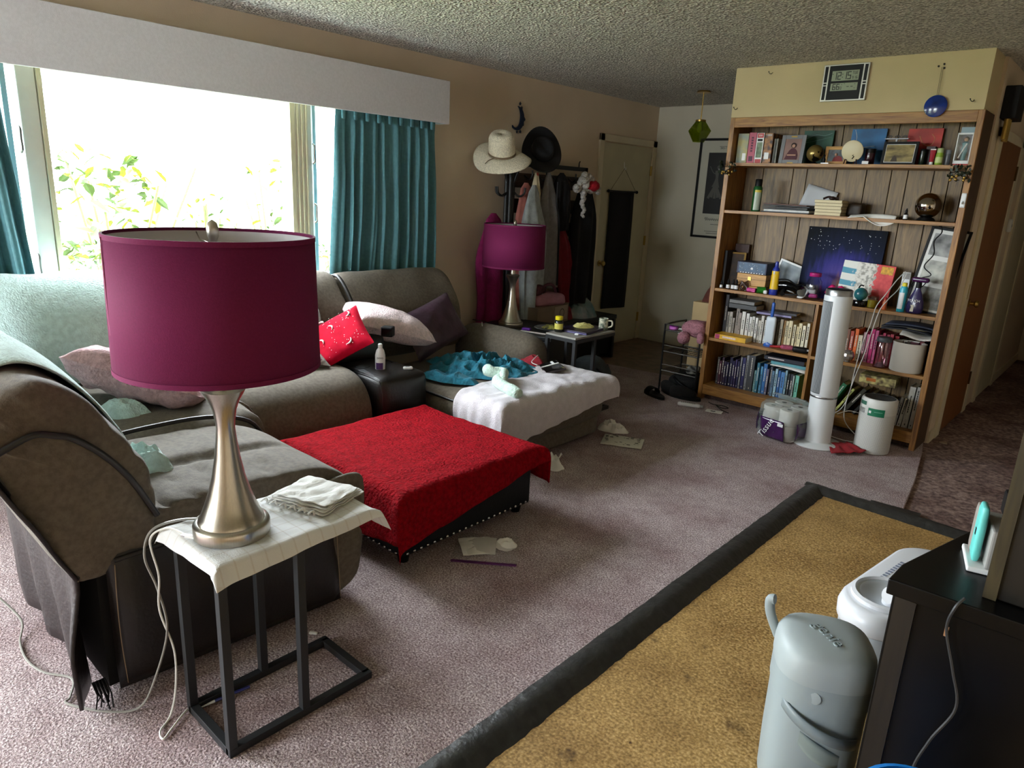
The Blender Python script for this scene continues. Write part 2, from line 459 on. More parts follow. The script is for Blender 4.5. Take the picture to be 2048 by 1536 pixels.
struct(MB().box(.35, .5, 4.4, 9.4, -.03, CZ).box(.35, 2.2, 4.3, 4.4, -.03, CZ).build('wall_hall_right', WALL))
struct(MB().box(2.2, 2.35, -3, 4.4, -.03, CZ).build('wall_right', WALL))
struct(MB().box(WX - .15, -3.4, -3.15, -3, -.03, CZ).box(-2.3, 2.35, -3.15, -3, -.03, CZ).box(-3.4, -2.3, -3.15, -3, -.03, .75).box(-3.4, -2.3, -3.15, -3, 2.15, CZ).build('wall_front', WALL))
mb = MB()
for x in (-3.4, -2.86, -2.36): mb.box(x, x + .06, -3.12, -3.03, .75, 2.15)
mb.box(-3.4, -2.3, -3.12, -3.03, .75, .81); mb.box(-3.4, -2.3, -3.12, -3.03, 2.09, 2.15)
struct(mb.build('rear_fill_window', WHITEFR))  # unseen rear window, added to bring in fill daylight
struct(MB().box(WX - .15, 2.35, -3.15, 9.55, CZ, CZ + .06).build('ceiling', POPCORN))
struct(MB().box(WX - .15, 2.35, -3.15, 9.55, -.12, -.061).build('light_block_slab', M('slab_grey', '#777672', .9)))  # unseen slab added to stop sky light leaking through floor gaps
CARP = [(-4.13, -3), (-1.12, -3), (-1.12, 3.90), (-.69, 3.92), (-.76, 4.5), (-.85, 5.06), (-.905, 5.33), (-2.44, 5.33), (-2.5, 5.55), (-4.13, 5.35)]
struct(MB().prism(CARP, -.03, 0).build('floor', CARPET, bevel=.004))
struct(MB().prism([(-4.13, 5.35), (-2.5, 5.55), (-2.44, 5.33), (-2.44, 6.78), (-4.13, 6.78)], -.04, -.006).build('floor_entry', M('entry_vinyl', '#6a5644', .5, var=.3, vs=9, bump=.1, bs=30)))
struct(MB().prism([(-1.12, 3.905), (.35, 3.835), (.35, 9.4), (-.93, 9.4), (-.93, 5.2), (-.72, 3.92)], -.05, -.012).build('floor_hall', CARPET_HALL))
struct(MB().prism([(-1.12, -3), (2.2, -3), (2.2, 4.3), (.35, 4.3), (.35, 3.85), (-1.12, 3.92)], -.06, -.02).build('floor_subfloor', BOARD))
# taped carpet edge
TAPE = M('black_tape', '#2b2a28', .42, var=.25, vs=30, bump=.6, bs=45, bd=.006)
def strip(a, b, wd, name, seed):
    a = Vector(a); b = Vector(b); d = (b - a); L = d.length; d.normalize(); q = Vector((-d.y, d.x, 0)); n = int(L / .02)
    def fn(u, v):
        p = a + d * L * u; k = v * 2 - 1
        e = wd / 2 * (1 + .06 * nz(u * L * 6 + seed, k > 0, 0)) * k
        z = lerp(-.021, .003, sm((1 - v) * 1.6)) + .010 * (1 - k * k) + .004 * nz(u * L * 25 + seed, v * 3, 0)
        p = p + q * e; return (p.x, p.y, z)
    return struct(MB().grid(fn, n, 6).build(name, TAPE))
strip((-1.135, -1.2, 0), (-1.125, 3.93, 0), -.115, 'trim_1', 3)
strip((-1.19, 3.905, 0), (.4, 3.83, 0), -.09, 'trim_2', 9)
o = MB().box(-.12, .12, -.03, .03, 0, .003).build('trim_3', TAPE, bevel=.001); place(o, (-.73, 3.93, .002), (0, .02, .12)); struct(o, 'short piece of black tape over the carpet corner')

# baseboards
struct(MB().box(WX, WX + .012, 6.68, 6.78, 0, .07).box(WX, -2.44, 6.768, 6.78, -.006, .075).build('baseboard_back', WALL_E))
struct(MB().box(WX, WX + .012, 3.4, 5.75, 0, .07).build('baseboard_left', TRIM))

# patio opening added behind the camera (unseen, lets daylight in)
mb = MB()
for y in (-2.4, -1.53, -.66): mb.box(WX - .12, WX - .04, y, y + .06, 0, 2.14)
mb.box(WX - .12, WX - .04, -2.4, -.6, 2.08, 2.14); mb.box(WX - .12, WX - .04, -2.4, -.6, -.02, .06)
struct(mb.build('patio_fill_door', WHITEFR))

# ---------------------------------------------------------------- window
w1 = bpy.data.objects.new('window_1', None); COL.objects.link(w1); w1.location = (WX - .06, 1.95, .88); struct(w1); WM['window_1'] = Matrix.Translation((WX - .06, 1.95, .88))
mb = MB()
x0, x1 = WX - .13, WX + .012
mb.box(x0, x1, .5, .56, .88, 2.06); mb.box(x0, x1, 3.34, 3.4, .88, 2.06); mb.box(x0, x1, .5, 3.4, .86, .93); mb.box(x0, x1, .5, 3.4, 2.0, 2.06)
mb.build('window_frame', WHITEFR, w1, w=True, bevel=.004)
for y0, y1 in ((1.045, 1.125), (2.50, 2.62)):
    MB().box(WX - .11, WX + .012, y0, y1, .92, 2.01).build('mullion', WHITEFR, w1, w=True, bevel=.004)
CREAMFR = M('window_bead', '#cfc6a6', .5)
for y0, y1 in ((1.128, 1.15), (2.465, 2.497), (2.515, 2.527), (2.545, 2.557), (2.575, 2.587)):
    MB().box(WX - .10, WX + .022, y0, y1, .93, 2.0).build('bead', CREAMFR, w1, w=True, bevel=.002)
PANE = glass('window_glass', gloss=.02)
for y0, y1 in ((.56, 1.045), (1.13, 2.50), (2.62, 3.34)):
    MB().box(WX - .075, WX - .069, y0, y1, .93, 2.0).build('pane', PANE, w1, w=True)
for y, z in ((1.03, 1.66), (1.04, 1.06), (2.625, 1.70), (2.63, 1.33)):
    MB().tube(smoothpts([(WX + .012, y, z + .06), (WX + .035, y, z + .045), (WX + .03, y, z), (WX + .035, y, z - .045), (WX + .012, y, z - .06)], 4), .006, 6).build('latch', M('latch_metal', '#6d6a66', .4, .7), w1, w=True)
for y in (.6, 1.0, 2.66):
    MB().box(WX - .1, WX - .02, y - .012, y + .012, .94, 2.0).build('casement_stile', M('casement_edge', '#8fa6ab', .5), w1, w=True)
t = tag(MB().lathe([(.004, 0), (.035, .002), (.037, .006), (.02, .012), (.006, .02), (.005, .03)], 20).build('suction_cup', M('clear_rubber', '#b9bdb9', .3, alpha=.8)), 'round clear suction cup stuck high on the window glass', 'suction cup')
place(t, (WX - .066, 1.20, 1.945), (0, PI/2, 0))

# valance
VAL = M('valance_fabric', '#cccbcf', .85, bump=.15, bs=300, var=.04, vs=80)
v = thing('curtain_valance', 'long pale grey box valance over the picture window', 'valance', (WX, 1.9, 1.97))
MB().box(-3.965, -3.95, .1, 3.65, 1.972, 2.26).build('front_board', VAL, v, w=True, bevel=.003)
MB().box(WX + .001, -3.965, 3.635, 3.65, 1.972, 2.26).build('end_board', VAL, v, w=True, bevel=.002)
MB().box(WX + .001, -3.965, .1, 3.635, 2.245, 2.26).build('top_board', VAL, v, w=True)

# curtains
CURT = M('teal_curtain', '#50808a', .8, var=.08, vs=50, bump=.1, bs=300)
def curtain(label, ya, yb, za, zb, y2a, y2b, npl, seed, sweep_=0.):
    def fn(u, v):
        z = lerp(za, zb, v)
        y = lerp(lerp(ya, y2a, v ** 1.4), lerp(yb, y2b, v), u)
        ph = npl * 2 * PI * (u + .05 * nz(u * 5 + seed, 0, 0)) + .8 * nz(u * 5 + seed, v * .8, 0) * 2
        amp = lerp(.016, .03, sm(v * 2.5)) * (1 + .4 * nz(u * 9 + seed, 3, 0))
        x = -4.04 + amp * (math.sin(ph) + .35 * math.sin(2.3 * ph + 1 + v)) + .012 * nz(u * 4, v * 3, seed)
        if v < .05: x = -4.035 + amp * .5 * math.sin(ph)
        return (max(WX + .004, x), y + .008 * nz(u * 12, v * 4, seed + 5), z)
    t = thing('curtain', label, 'curtain', (-4.04, (y2a + y2b) / 2, zb), group='teal curtains')
    MB().grid(fn, npl * 14, 24).build('curtain_panel', CURT, t, w=True, solid=.002)
    for i in range(npl):
        y = lerp(ya, yb, (i + .5) / npl)
        MB().soft((-4.015, y, za - .05), (.018, .03, .09), .008, 4).build('pinch_pleat', CURT, t, w=True)
    return t
curtain('pleated teal curtain right of the picture window', 2.745, 3.59, 2.02, .55, 2.64, 3.585, 9, 1.)
curtain('pleated teal curtain at the left edge of the picture window', .30, .935, 2.02, .55, .38, 1.03, 7, 4.)

# ---------------------------------------------------------------- garden outside
struct(MB().grid(lambda u, v: (lerp(-40, -4.3, u), lerp(-30, 30, v), -.55), 4, 4).build('ground_outside', M('lawn', '#5f6a48', .9, var=.4, vs=3)))
LEAF = [M('leaf_green', '#2c4212', .6, var=.3, vs=9), M('leaf_yellow', '#5f6814', .6, var=.3, vs=9)]
def shrub(label, cx, cy, z0, h, w, n, size, seed, k):
    rnd = random.Random(seed)
    t = thing('shrub', label, 'shrub', (cx, cy, z0), group='shrubs outside the window')
    st = MB()
    for i in range(7):
        a = rnd.uniform(0, 2 * PI); r = rnd.uniform(.2, 1) * w / 2
        st.tube(smoothpts([(0, 0, 0), (math.cos(a) * r * .4, math.sin(a) * r * .4, h * .5), (math.cos(a) * r, math.sin(a) * r, h * rnd.uniform(.8, 1))], 4), .012, 5)
    st.build('stem', M('stem_green', '#4c5a2c', .7), t)
    lf = MB()
    for i in range(n):
        a = rnd.uniform(0, 2 * PI); zz = rnd.random() ** .8; r = w / 2 * math.sqrt(rnd.random()) * (1.05 - .5 * zz)
        p = Vector((math.cos(a) * r, math.sin(a) * r, zz * h)); s_ = size * rnd.uniform(.6, 1.2)
        T = Matrix.Translation(p) @ Euler((rnd.uniform(-.9, .9), rnd.uniform(-.9, .9), rnd.uniform(0, 6.3))).to_matrix().to_4x4()
        lf.mat(1 if rnd.random() < k else 0)
        lf.add([(-s_, 0, 0), (-s_ * .4, -s_ * .42, .1 * s_), (s_ * .4, -s_ * .38, .1 * s_), (s_, 0, -.1 * s_), (s_ * .4, s_ * .38, .1 * s_), (-s_ * .4, s_ * .42, .1 * s_)], [(0, 1, 2, 3), (0, 3, 4, 5)], T)
    f = lf.build('foliage', LEAF, t, smooth=False, fix=False); f['kind'] = 'stuff'
shrub('broad-leaved yellow-green shrub behind the left half of the window', -6.6, 2.25, -.55, 2.25, 1.6, 420, .075, 1, .55)
shrub('low dense green bush under the left half of the window', -6.2, 1.95, -.55, 1.55, 1.3, 900, .035, 2, .2)
shrub('tall loose shrub outside beside the right mullion', -6.9, 3.9, -.55, 2.3, .8, 150, .06, 3, .4)
shrub('thin pale sapling in the middle of the window', -7.2, 3.35, -.55, 1.9, .9, 130, .05, 4, .5)
shrub('green bush seen in the narrow pane beside the right curtain', -6.4, 4.3, -.55, 1.5, .9, 350, .04, 5, .3)
shrub('feathery low plants behind the near lampshade', -6.5, 2.95, -.55, 1.5, 1.2, 600, .035, 6, .35)
# ---------------------------------------------------------------- sectional sofa
def dens(prof, k=4): return [(p.x, p.y) for p in smoothpts([(a, b, 0) for a, b in prof], k)]
BACK = [(.16, .40), (.36, .43), (.385, .53), (.385, .64), (.36, .75), (.30, .86), (.21, .965), (.12, 1.01), (.035, .985), (-.02, .90), (-.005, .80), (.06, .62), (.16, .40)]
BACKD = dens(BACK, 3)[:-1]
def ends(n, r=.12):
    """section scale that rounds both ends of a swept cushion"""
    out = []
    for i in range(n):
        t = min(i, n - 1 - i)
        out.append([.84, .95, .985][t] if t < 3 else 1)
    return out
def stops(a, b, n, e=.03):
    d = 1 if b > a else -1
    return [a, a + d * e * .35, a + d * e * 1.1] + [lerp(a + d * e * 2.4, b - d * e * 2.4, i / (n - 7)) for i in range(n - 6)] + [b - d * e * 1.1, b - d * e * .35, b]
def wrinkle(amp, f, seed):
    def fn(p, u, v):
        k = nz(p.x * f + seed, p.y * f, p.z * f * .5) + .5 * nz(p.x * f * 2.3, p.y * f * 2.3 + seed, p.z * f)
        return p + Vector((.4, .4, 1)) * amp * k
    return fn
Z3 = Vector((0, 0, 1))

# recliner nearest the camera, its end panel facing the room
t = thing('recliner_seat', 'taupe recliner end seat with dark leather side panel beside the near lamp table', 'sofa seat', (-2.38, .95, 0))
xs = stops(-2.02, -2.70, 14)
fr = [((x, .35, 0), (0, 1, 0), Z3) for x in xs]
_w1 = wrinkle(.008, 9, 1)
def creased(p, u, v):
    q = _w1(p, u, v); k = max(0, ridged(p.y * 7 + p.z * 9 + 2, p.x * 3 + p.z * 2, 3) - .35) ** 2
    return q - Vector((-.5, .5, .5)) * .05 * k
bk = MB().sweep(dens(BACKD + [BACKD[0]], 2)[:-1], fr, ends(14), fn=creased).build('backrest', FABRIC, t, w=True, sub=1)
pp = [(.36, .84), (.44, .875), (.49, .865), (.54, .84), (.61, .77), (.67, .68), (.725, .56)]
MB().tube(smoothpts([(-2.012 + .006 * math.sin(i), y, z) for i, (y, z) in enumerate(pp)], 5), .009, 8).build('piping', PIPING, bk, w=True)
SEAT = dens([(.60, .36), (.62, .50), (.70, .565), (.9, .575), (1.15, .565), (1.3, .545), (1.40, .495), (1.455, .42), (1.46, .365), (1.43, .315), (1.3, .30), (.9, .30), (.60, .36)], 3)[:-1]
def seatfn(p, u, v):
    w_ = -.020 * (1 - abs(math.sin(p.y * 36 + 1.6 * nz(p.x * 5, p.y * 3, 1)))) ** 4 * (.4 + .6 * sm(nz(p.x * 4, p.y * 2, 7) + .5)) * sm((p.z - .5) * 20) * sm((1.32 - p.y) * 6)
    g = -.03 * math.exp(-((p.x + 2.36) / .018) ** 2) * sm((p.z - .5) * 15)
    return p + Z3 * (w_ + g + .006 * nz(p.x * 8, p.y * 8, p.z * 8))
SEATD = dens(SEAT + [SEAT[0]], 3)[:-1]
s_ = MB().sweep(SEATD, [((x, 0, 0), (0, 1, 0), Z3) for x in stops(-2.03, -2.69, 30, .02)], ends(30), fn=seatfn).build('seat_cushion', FABRIC, t, w=True, sub=1)
MB().tube(smoothpts([(-2.022, .60, .455), (-2.012, .70, .462), (-2.012, .85, .465), (-2.012, 1.1, .44), (-2.02, 1.3, .40)], 4), .008, 8).build('piping', PIPING, s_, w=True)
FOOT = dens([(1.25, .30), (1.40, .305), (1.455, .26), (1.45, .17), (1.43, .08), (1.36, .035), (1.25, .035), (1.25, .30)], 3)[:-1]
MB().sweep(FOOT, [((x, 0, 0), (0, 1, 0), Z3) for x in stops(-2.0, -2.69, 12)], ends(12), fn=wrinkle(.006, 9, 5)).build('footrest', FABRIC, t, w=True, sub=1)
MB().soft((-2.01, 1.37, .42), (.05, .16, .16), .03, 6, (.01, .01, .01), .004, 12).build('corner_pad', FABRIC, t, w=True, sub=1)
panel = [(.585, .03), (.572, .2), (.578, .36), (.60, .47), (.66, .50), (.85, .485), (1.1, .455), (1.3, .43), (1.335, .38), (1.335, .2), (1.30, .035), (.9, .02)]
mb = MB()
def pfn(u, v):
    # bulging side panel, from bottom (v=0) to top
    y = lerp(.58, 1.335, u); top = lerp(.485, .42, u) + .015 * math.sin(u * PI); bot = lerp(.03, .025, u)
    z = lerp(bot, top, v)
    x = -2.035 + .035 * math.sin(PI * min(1, max(0, v))) ** .5 * (math.sin(PI * u) ** .25 if 0 < u < 1 else 0) + .05 * u * (1 - v) * .8 + .004 * nz(y * 6, z * 9, 2)
    return (x, y, z)
mb.grid(pfn, 24, 14)
mb.build('side_panel', LEATHER, t, w=True, solid=.012)
STITCH = M('tan_stitching', '#8d7a62', .8)
MB().tube([(-1.985 + .02 * (1 - i / 12), 1.318, .05 + i * .03) for i in range(13)], .0014, 5).build('stitching', STITCH, t, w=True)
MB().tube([(-2.012, .597 - .006 * math.sin(i / 12 * PI), .05 + i * .033) for i in range(13)], .0014, 5).build('stitching', STITCH, t, w=True)
MB().box(-2.68, -2.06, .56, 1.30, .03, .42).build('interior_dark_block', M('interior_dark', '#060606', .95), t, w=True)  # black block stands in for the darkness inside the recliner
hd = MB().lathe([(.045, 0), (.05, .004), (.046, .01), (.04, .008), (.001, .006)], 24, T=Matrix.Translation((-1.99, 1.06, .33)) @ Matrix.Rotation(PI/2, 4, 'Y')).build('recline_handle', BLK, t, w=True)
MB().box(-1.99, -1.978, 1.03, 1.085, .318, .342).build('lever', BLK, hd, w=True, bevel=.004)
def bfn(u, v):
    # torn leather back panel, seam at the top, bottom flaring out
    x = lerp(-2.012, -2.74, u); k = v
    if k < .5: y, z = lerp(.335, .505, k * 2), lerp(.80, .425, k * 2)
    else: y, z = lerp(.505, .53, (k - .5) * 2), lerp(.425, .03, (k - .5) * 2)
    y -= .05 * sm((.25 - u) * 4) * sm((k - .5) * 3) + .014 * math.sin(u * 19 + 2 * k) * sm((k - .4) * 2)
    x += .03 * sm((.1 - u) * 10) * math.sin(k * 9) * .5
    return (x, y + .004 * nz(x * 9, z * 9, 1), z)
BACKLEA = M('worn_back_leather', '#1e1514', .45, var=.25, vs=6, bump=.3, bs=60)
bp = MB().grid(bfn, 20, 20).build('back_panel', BACKLEA, t, w=True, solid=.01)
MB().tube([bfn(u / 10, .5) for u in range(11)], .004, 5).build('stitching', STITCH, bp, w=True)
rr = random.Random(4); mb = MB()
for i in range(9):
    y = .50 + i * .004; mb.tube([(-2.0, y, .11), (-1.995 + rr.uniform(-.01, .01), y + .01, .06), (-1.985 + rr.uniform(-.02, .02), y + rr.uniform(-.01, .02), .012 + rr.uniform(0, .03))], .0022, 4)
mb.build('torn_fringe', BLK, bp, w=True)
def wfn(u, v):
    x = lerp(-2.03, -2.7, u)
    y, z = lerp(.345, .515, v), lerp(.80, .43, v)
    return (x, y + .06 * (1 - abs(2 * v - 1)) + .01, z)
MB().prism([(.335, .82), (.36, .80), (.60, .50), (.58, .46), (.505, .42)], -2.70, -2.03, 'x').build('back_frame', LEATHER, t, w=True, bevel=.012)

# corner wedge
t = thing('corner_seat', 'curved corner section of the sofa mostly hidden under the mint blanket', 'sofa seat', (-3.4, .95, 0))
path = []
for i in range(8): path.append(((lerp(-2.73, -3.45, i / 7), .35, 0), (0, 1, 0)))
for i in range(1, 10):
    a = PI / 2 * i / 9; path.append(((-3.45 - .6 * math.sin(a), .95 - .6 * math.cos(a), 0), (math.sin(a), math.cos(a), 0)))
for i in range(1, 6): path.append(((-4.05, lerp(.95, 1.50, i / 5), 0), (1, 0, 0)))
MB().sweep(BACKD, [(o_, a_, Z3) for o_, a_ in path], None, fn=wrinkle(.008, 7, 3)).build('backrest', FABRIC, t, w=True, sub=1)
CS = [(-2.72, .62), (-2.72, 1.40), (-2.78, 1.47), (-2.90, 1.50), (-2.97, 1.53), (-3.66, 1.53), (-3.74, 1.3), (-3.66, .95), (-3.40, .68)]
mb = MB(); CSs = [(p.x, p.y) for p in smoothpts([(a, b, 0) for a, b in CS + CS[:1]], 5)][:-1]
cx, cy = -3.2, 1.1; n = len(CSs); vs = []; fs = []
rings = [(.03, .92, 0), (.05, .99, 0), (.3, 1.0, 0), (.42, 1.0, 0), (.50, .97, 0), (.545, .90, 0), (.56, .75, 0), (.565, .5, 0), (.56, .25, 0), (.555, .02, 0)]
for z, k, _ in rings:
    for (a, b) in CSs: vs.append((cx + (a - cx) * k, cy + (b - cy) * k, z + .008 * nz(a * 5 * k, b * 9 * k, z) + (.006 * math.sin((b + a) * k * 40) if z > .54 else 0)))
for j in range(len(rings) - 1):
    for i in range(n): q = (i + 1) % n; fs.append((j * n + i, j * n + q, (j + 1) * n + q, (j + 1) * n + i))
fs.append(tuple(range((len(rings) - 1) * n, len(rings) * n))); mb.add(vs, fs)
mb.build('seat_cushion', FABRIC, t, w=True, sub=1)
MB().tube(smoothpts([(-2.715, .72, .575), (-2.712, .95, .592), (-2.712, 1.2, .585), (-2.715, 1.38, .53), (-2.715, 1.46, .42)], 5), .009, 8).build('piping', PIPING, t, w=True)

# middle recliner
SEATM = dens([(.30, .30), (.32, .48), (.45, .525), (.7, .535), (.88, .52), (.99, .46), (1.045, .36), (1.055, .24), (1.03, .12), (.98, .05), (.6, .04), (.30, .30)], 3)[:-1]
t = thing('middle_seat', 'taupe middle recliner with rolled front between corner and leather console', 'sofa seat', (-3.5, 1.9, 0))
MB().sweep(SEATM, [((-4.05, y, 0), (1, 0, 0), Z3) for y in stops(1.535, 2.265, 16)], ends(16), fn=wrinkle(.006, 8, 2)).build('seat_cushion', FABRIC, t, w=True, sub=1)
BK2 = [(a, b * .97) for a, b in BACKD]
bk = MB().sweep(BK2, [((-4.05, y, 0), (1, 0, 0), Z3) for y in stops(1.51, 2.60, 18)], ends(18), fn=wrinkle(.012, 7, 6)).build('backrest', FABRIC, t, w=True, sub=1)
MB().tube(smoothpts([(-3.95, 2.605, .93), (-3.84, 2.605, .95), (-3.74, 2.61, .86), (-3.68, 2.62, .74), (-3.66, 2.62, .6)], 5), .012, 8).build('piping', PIPING, bk, w=True)
MB().tube(smoothpts([(-3.70, 1.6, .67), (-3.665, 1.9, .665), (-3.665, 2.3, .67), (-3.68, 2.58, .68)], 5), .007, 8).build('seam', PIPING, bk, w=True)

# leather console
t = thing('sofa_console', 'black leather storage console between two sofa seats', 'console', (-3.3, 2.46, 0))
MB().soft((-3.36, 2.465, .255), (.75, .36, .49), .05, 10, (.01, .0, .01), .002, 8).build('body', LEATHER, t, w=True, sub=1)
MB().soft((-3.56, 2.465, .575), (.36, .35, .16), .045, 8, (.0, .0, .015), .002, 8).build('armrest_lid', LEATHER, t, w=True, sub=1)
MB().tube(smoothpts([(-3.28, 2.30, .495), (-3.06, 2.295, .492), (-2.99, 2.295, .45), (-2.98, 2.30, .2)], 5), .004, 6).build('stitching', PIPING, t, w=True)
mb = MB()
for y in (2.38, 2.54): mb.lathe([(.042, .0), (.045, .006), (.038, .008), (.035, -.02)], 20, (-3.27, y, .50), cap=False)
mb.build('cup_holder_ring', BLK, t, w=True)

# chaise
t = thing('chaise_seat', 'long taupe chaise section with towels and blankets piled on it', 'sofa chaise', (-3.1, 3.2, 0))
MB().soft((-3.04, 3.19, .245), (1.22, 1.03, .27), .09, 14, (.015, .01, .02), .008, 6).build('seat_cushion', FABRIC, t, w=True, sub=1)
MB().soft((-3.05, 3.20, .09), (1.19, .98, .14), .03, 6).build('base', FABRIC, t, w=True, sub=1)
MB().tube(smoothpts([(-3.55, 2.685, .345), (-3.2, 2.68, .35), (-2.8, 2.68, .345), (-2.55, 2.69, .33), (-2.46, 2.77, .31), (-2.435, 3.2, .315)], 5), .008, 8).build('piping', PIPING, t, w=True)
MB().box(-3.6, -2.5, 2.672, 2.69, .04, .23).build('side_panel', LEATHER, t, w=True, bevel=.006)
bk = MB().sweep([(a, b * .95) for a, b in BACKD], [((-4.05, y, 0), (1, 0, 0), Z3) for y in stops(2.63, 3.56, 18)], ends(18), fn=wrinkle(.012, 7, 9)).build('backrest', FABRIC, t, w=True, sub=1)
MB().soft((-3.40, 3.69, .30), (.80, .26, .50), .12, 10, (.02, .02, .03), .008, 7).build('arm', FABRIC, t, w=True, sub=1)

# mint throw over the back
MINT = M('mint_fleece', '#b4cbc6', .95, var=.10, vs=40, bump=.9, bs=110, sheen=.08, bd=.008)
BL = dens([(-.03, .72), (-.03, .80), (-.038, .91), (.025, 1.0), (.12, 1.028), (.218, .980), (.312, .872), (.372, .76), (.398, .65), (.40, .57)], 5)
bp_ = []
for i in range(14): bp_.append(((lerp(-2.19, -3.45, i / 13), .35, 0), (0, 1, 0)))
for i in range(1, 14):
    a = PI / 2 * i / 13; bp_.append(((-3.45 - .6 * math.sin(a), .95 - .6 * math.cos(a), 0), (math.sin(a), math.cos(a), 0)))
for i in range(1, 20): bp_.append(((-4.05, lerp(.95, 2.36, i / 19), 0), (1, 0, 0)))
def mintfn(p, u, v):
    s = u * 3.6
    f = .014 * max(0, ridged(s * 3.2 + v * 2.2, v * 1.2, 4)) + .006 * nz(s * 9, v * 6, 2) + .004 * math.sin(s * 60 + 3 * nz(s * 4, v * 3, 1))
    d = Vector((0, 0, 1)) if .2 < v < .75 else Vector((.5, .5, .3))
    return p + d * (f + .004) + Vector((0, 0, .02 * math.sin(s * 5) * (1 if v > .9 else 0)))
t = thing('mint_blanket', 'mint green fleece blanket spread over the sofa corner back', 'blanket', (-3.5, .8, .56))
MB().sweep(BL, [(o_, a_, Z3) for o_, a_ in bp_], [.90, .96, .99] + [1] * (len(bp_) - 6) + [.99, .96, .90], closed=False, cap=False, fn=mintfn).build('throw', MINT, t, w=True, sub=1, solid=.012)
mb = MB(); heap(mb, -3.04, 1.0, .56, .11, .08, .06, 3, 16, rot=.6, freq=16); mb.build('tucked_corner', MINT, t, w=True)
mb = MB(); heap(mb, -2.40, .84, .565, .11, .07, .08, 8, 16, rot=.2, freq=16); mb.build('tucked_corner', MINT, t, w=True)

# ---------------------------------------------------------------- pillows
def pil(name, label, mat, w, h, th, loc, rot, seed=0, wr=.006, pinch=.06, ex=.42):
    mb = MB(); pillow(mb, w, h, th, 18, wr, seed, pinch, ex=ex)
    o = mb.build(name, mat, sub=1); place(o, loc, rot); return tag(o, label, 'pillow')
PINKF = M('pink_sherpa', '#b99396', .95, var=.16, vs=45, bump=1., bs=95, sheen=.08, bd=.012)
PINKB = M('pale_pink_sherpa', '#d9c3c4', .95, var=.12, vs=60, bump=1., bs=120, sheen=.08, bd=.010)
pil('fuzzy_pillow', 'dusty pink fuzzy pillow slumped on the corner seat', PINKF, .56, .42, .20, (-3.18, 1.14, .655), (math.radians(-18), math.radians(18), math.radians(52)), 2, .035, .03, .26)
pil('fuzzy_pillow', 'pale pink fleecy pillow lying against the purple cushion', PINKB, .56, .40, .20, (-3.53, 2.76, .675), (math.radians(8), math.radians(16), math.radians(75)), 5, .008, .05, .34)
pil('plum_pillow', 'dark plum satin pillow leaning on the far sofa back', M('plum_satin', '#3d2535', .45, var=.2, vs=12, bump=.5, bs=22, bd=.012, sheen=.08), .54, .34, .14, (-3.60, 3.22, .60), (math.radians(62), math.radians(-14), math.radians(97)), 7, .012)
RED = M('red_velvet', '#a80424', .85, var=.12, vs=30, spec=.08)
rp = thing('moon_pillow', 'bright red pillow with white crescent moons and dots', 'pillow', (-3.40, 2.30, .66), math.radians(55), tilt=(math.radians(32), math.radians(-30)))
mb = MB(); pillow(mb, .36, .36, .10, 18, .006, 3); mb.build('cover', RED, rp, sub=1)
WH = M('white_print', '#e8d8d4', .8)
def zp(x, y): 
    a, b = x / .18, y / .18; return .05 * max(0, (1 - a * a) * (1 - b * b)) ** .42 + .004
rr = random.Random(2); mb = MB()
for i in range(70):
    x, y = rr.uniform(-.15, .15), rr.uniform(-.15, .15); mb.ball((x, y, zp(x, y)), .0022, 6, 4, sz=.5)
mb.build('dots', WH, rp)
for x, y, a in ((-.11, .09, .5), (-.02, .05, .3), (.10, .11, -.4), (-.10, -.02, .4), (.05, -.10, -.9), (-.06, .14, 1.)):
    mb = MB(); pts = []
    for i in range(9):
        q = lerp(-1.2, 1.2, i / 8); pts.append((x + .025 * math.cos(q + a), y + .025 * math.sin(q + a)))
    mb.tube([(p[0], p[1], zp(*p)) for p in pts], [.001 + .0042 * math.sin(PI * i / 8) for i in range(9)], 6); mb.build('crescent', WH, rp)
pil('grey_pillow', 'grey-brown cushion lying behind the near lampshade on the middle seat', M('grey_plush', '#847a74', .95, var=.1, vs=40, bump=.6, bs=120), .42, .34, .12, (-3.48, 2.02, .60), (math.radians(4), math.radians(12), math.radians(70)), 9)

# ---------------------------------------------------------------- chaise clutter
TEAL = M('teal_knit', '#0f667c', .9, var=.25, vs=25, bump=.9, bs=70, sheen=.08, bd=.008)
ct = lambda x, y: .435
mb = MB(); heap(mb, -3.06, 3.20, .40, .38, .27, .10, 1.5, 40, rot=.45, freq=11, rough=.9); heap(mb, -3.02, 2.83, .40, .2, .075, .06, 6.5, 18, rot=.35)
tag(mb.build('teal_blanket', TEAL, sub=1), 'crumpled teal knitted blanket heaped on the chaise', 'blanket')
FUZZ = M('mint_fuzzy_sock', '#bcd3c6', .95, var=.1, vs=60, bump=1., bs=120, sheen=.08, bd=.008)
def ribbon(pts, wd, th, seed=0):
    P = smoothpts(pts, 6); mb = MB()
    rs = [wd * (1 + .25 * nz(i * .4 + seed, 0, 0)) for i in range(len(P))]; rs[0] *= .5; rs[-1] *= .5
    mb.tube(P, rs, 10); mb.v = [(x, y, z + .006 * nz(x * 30, y * 30, z * 30)) for x, y, z in mb.v]; return mb
t = ribbon([(-2.90, 3.05, .46), (-2.82, 2.97, .48), (-2.74, 3.0, .455), (-2.68, 2.90, .455), (-2.55, 2.85, .45), (-2.44, 2.83, .44)], .036, .02, 1)
t2 = ribbon([(-2.88, 2.98, .455), (-2.78, 3.05, .47), (-2.70, 2.97, .47), (-2.62, 2.88, .46)], .03, .02, 4)
t.add(t2.v, t2.f)
tag(t.build('fuzzy_scarf', FUZZ, sub=1), 'twisted pale mint fuzzy sock lying on the white towel', 'sock')
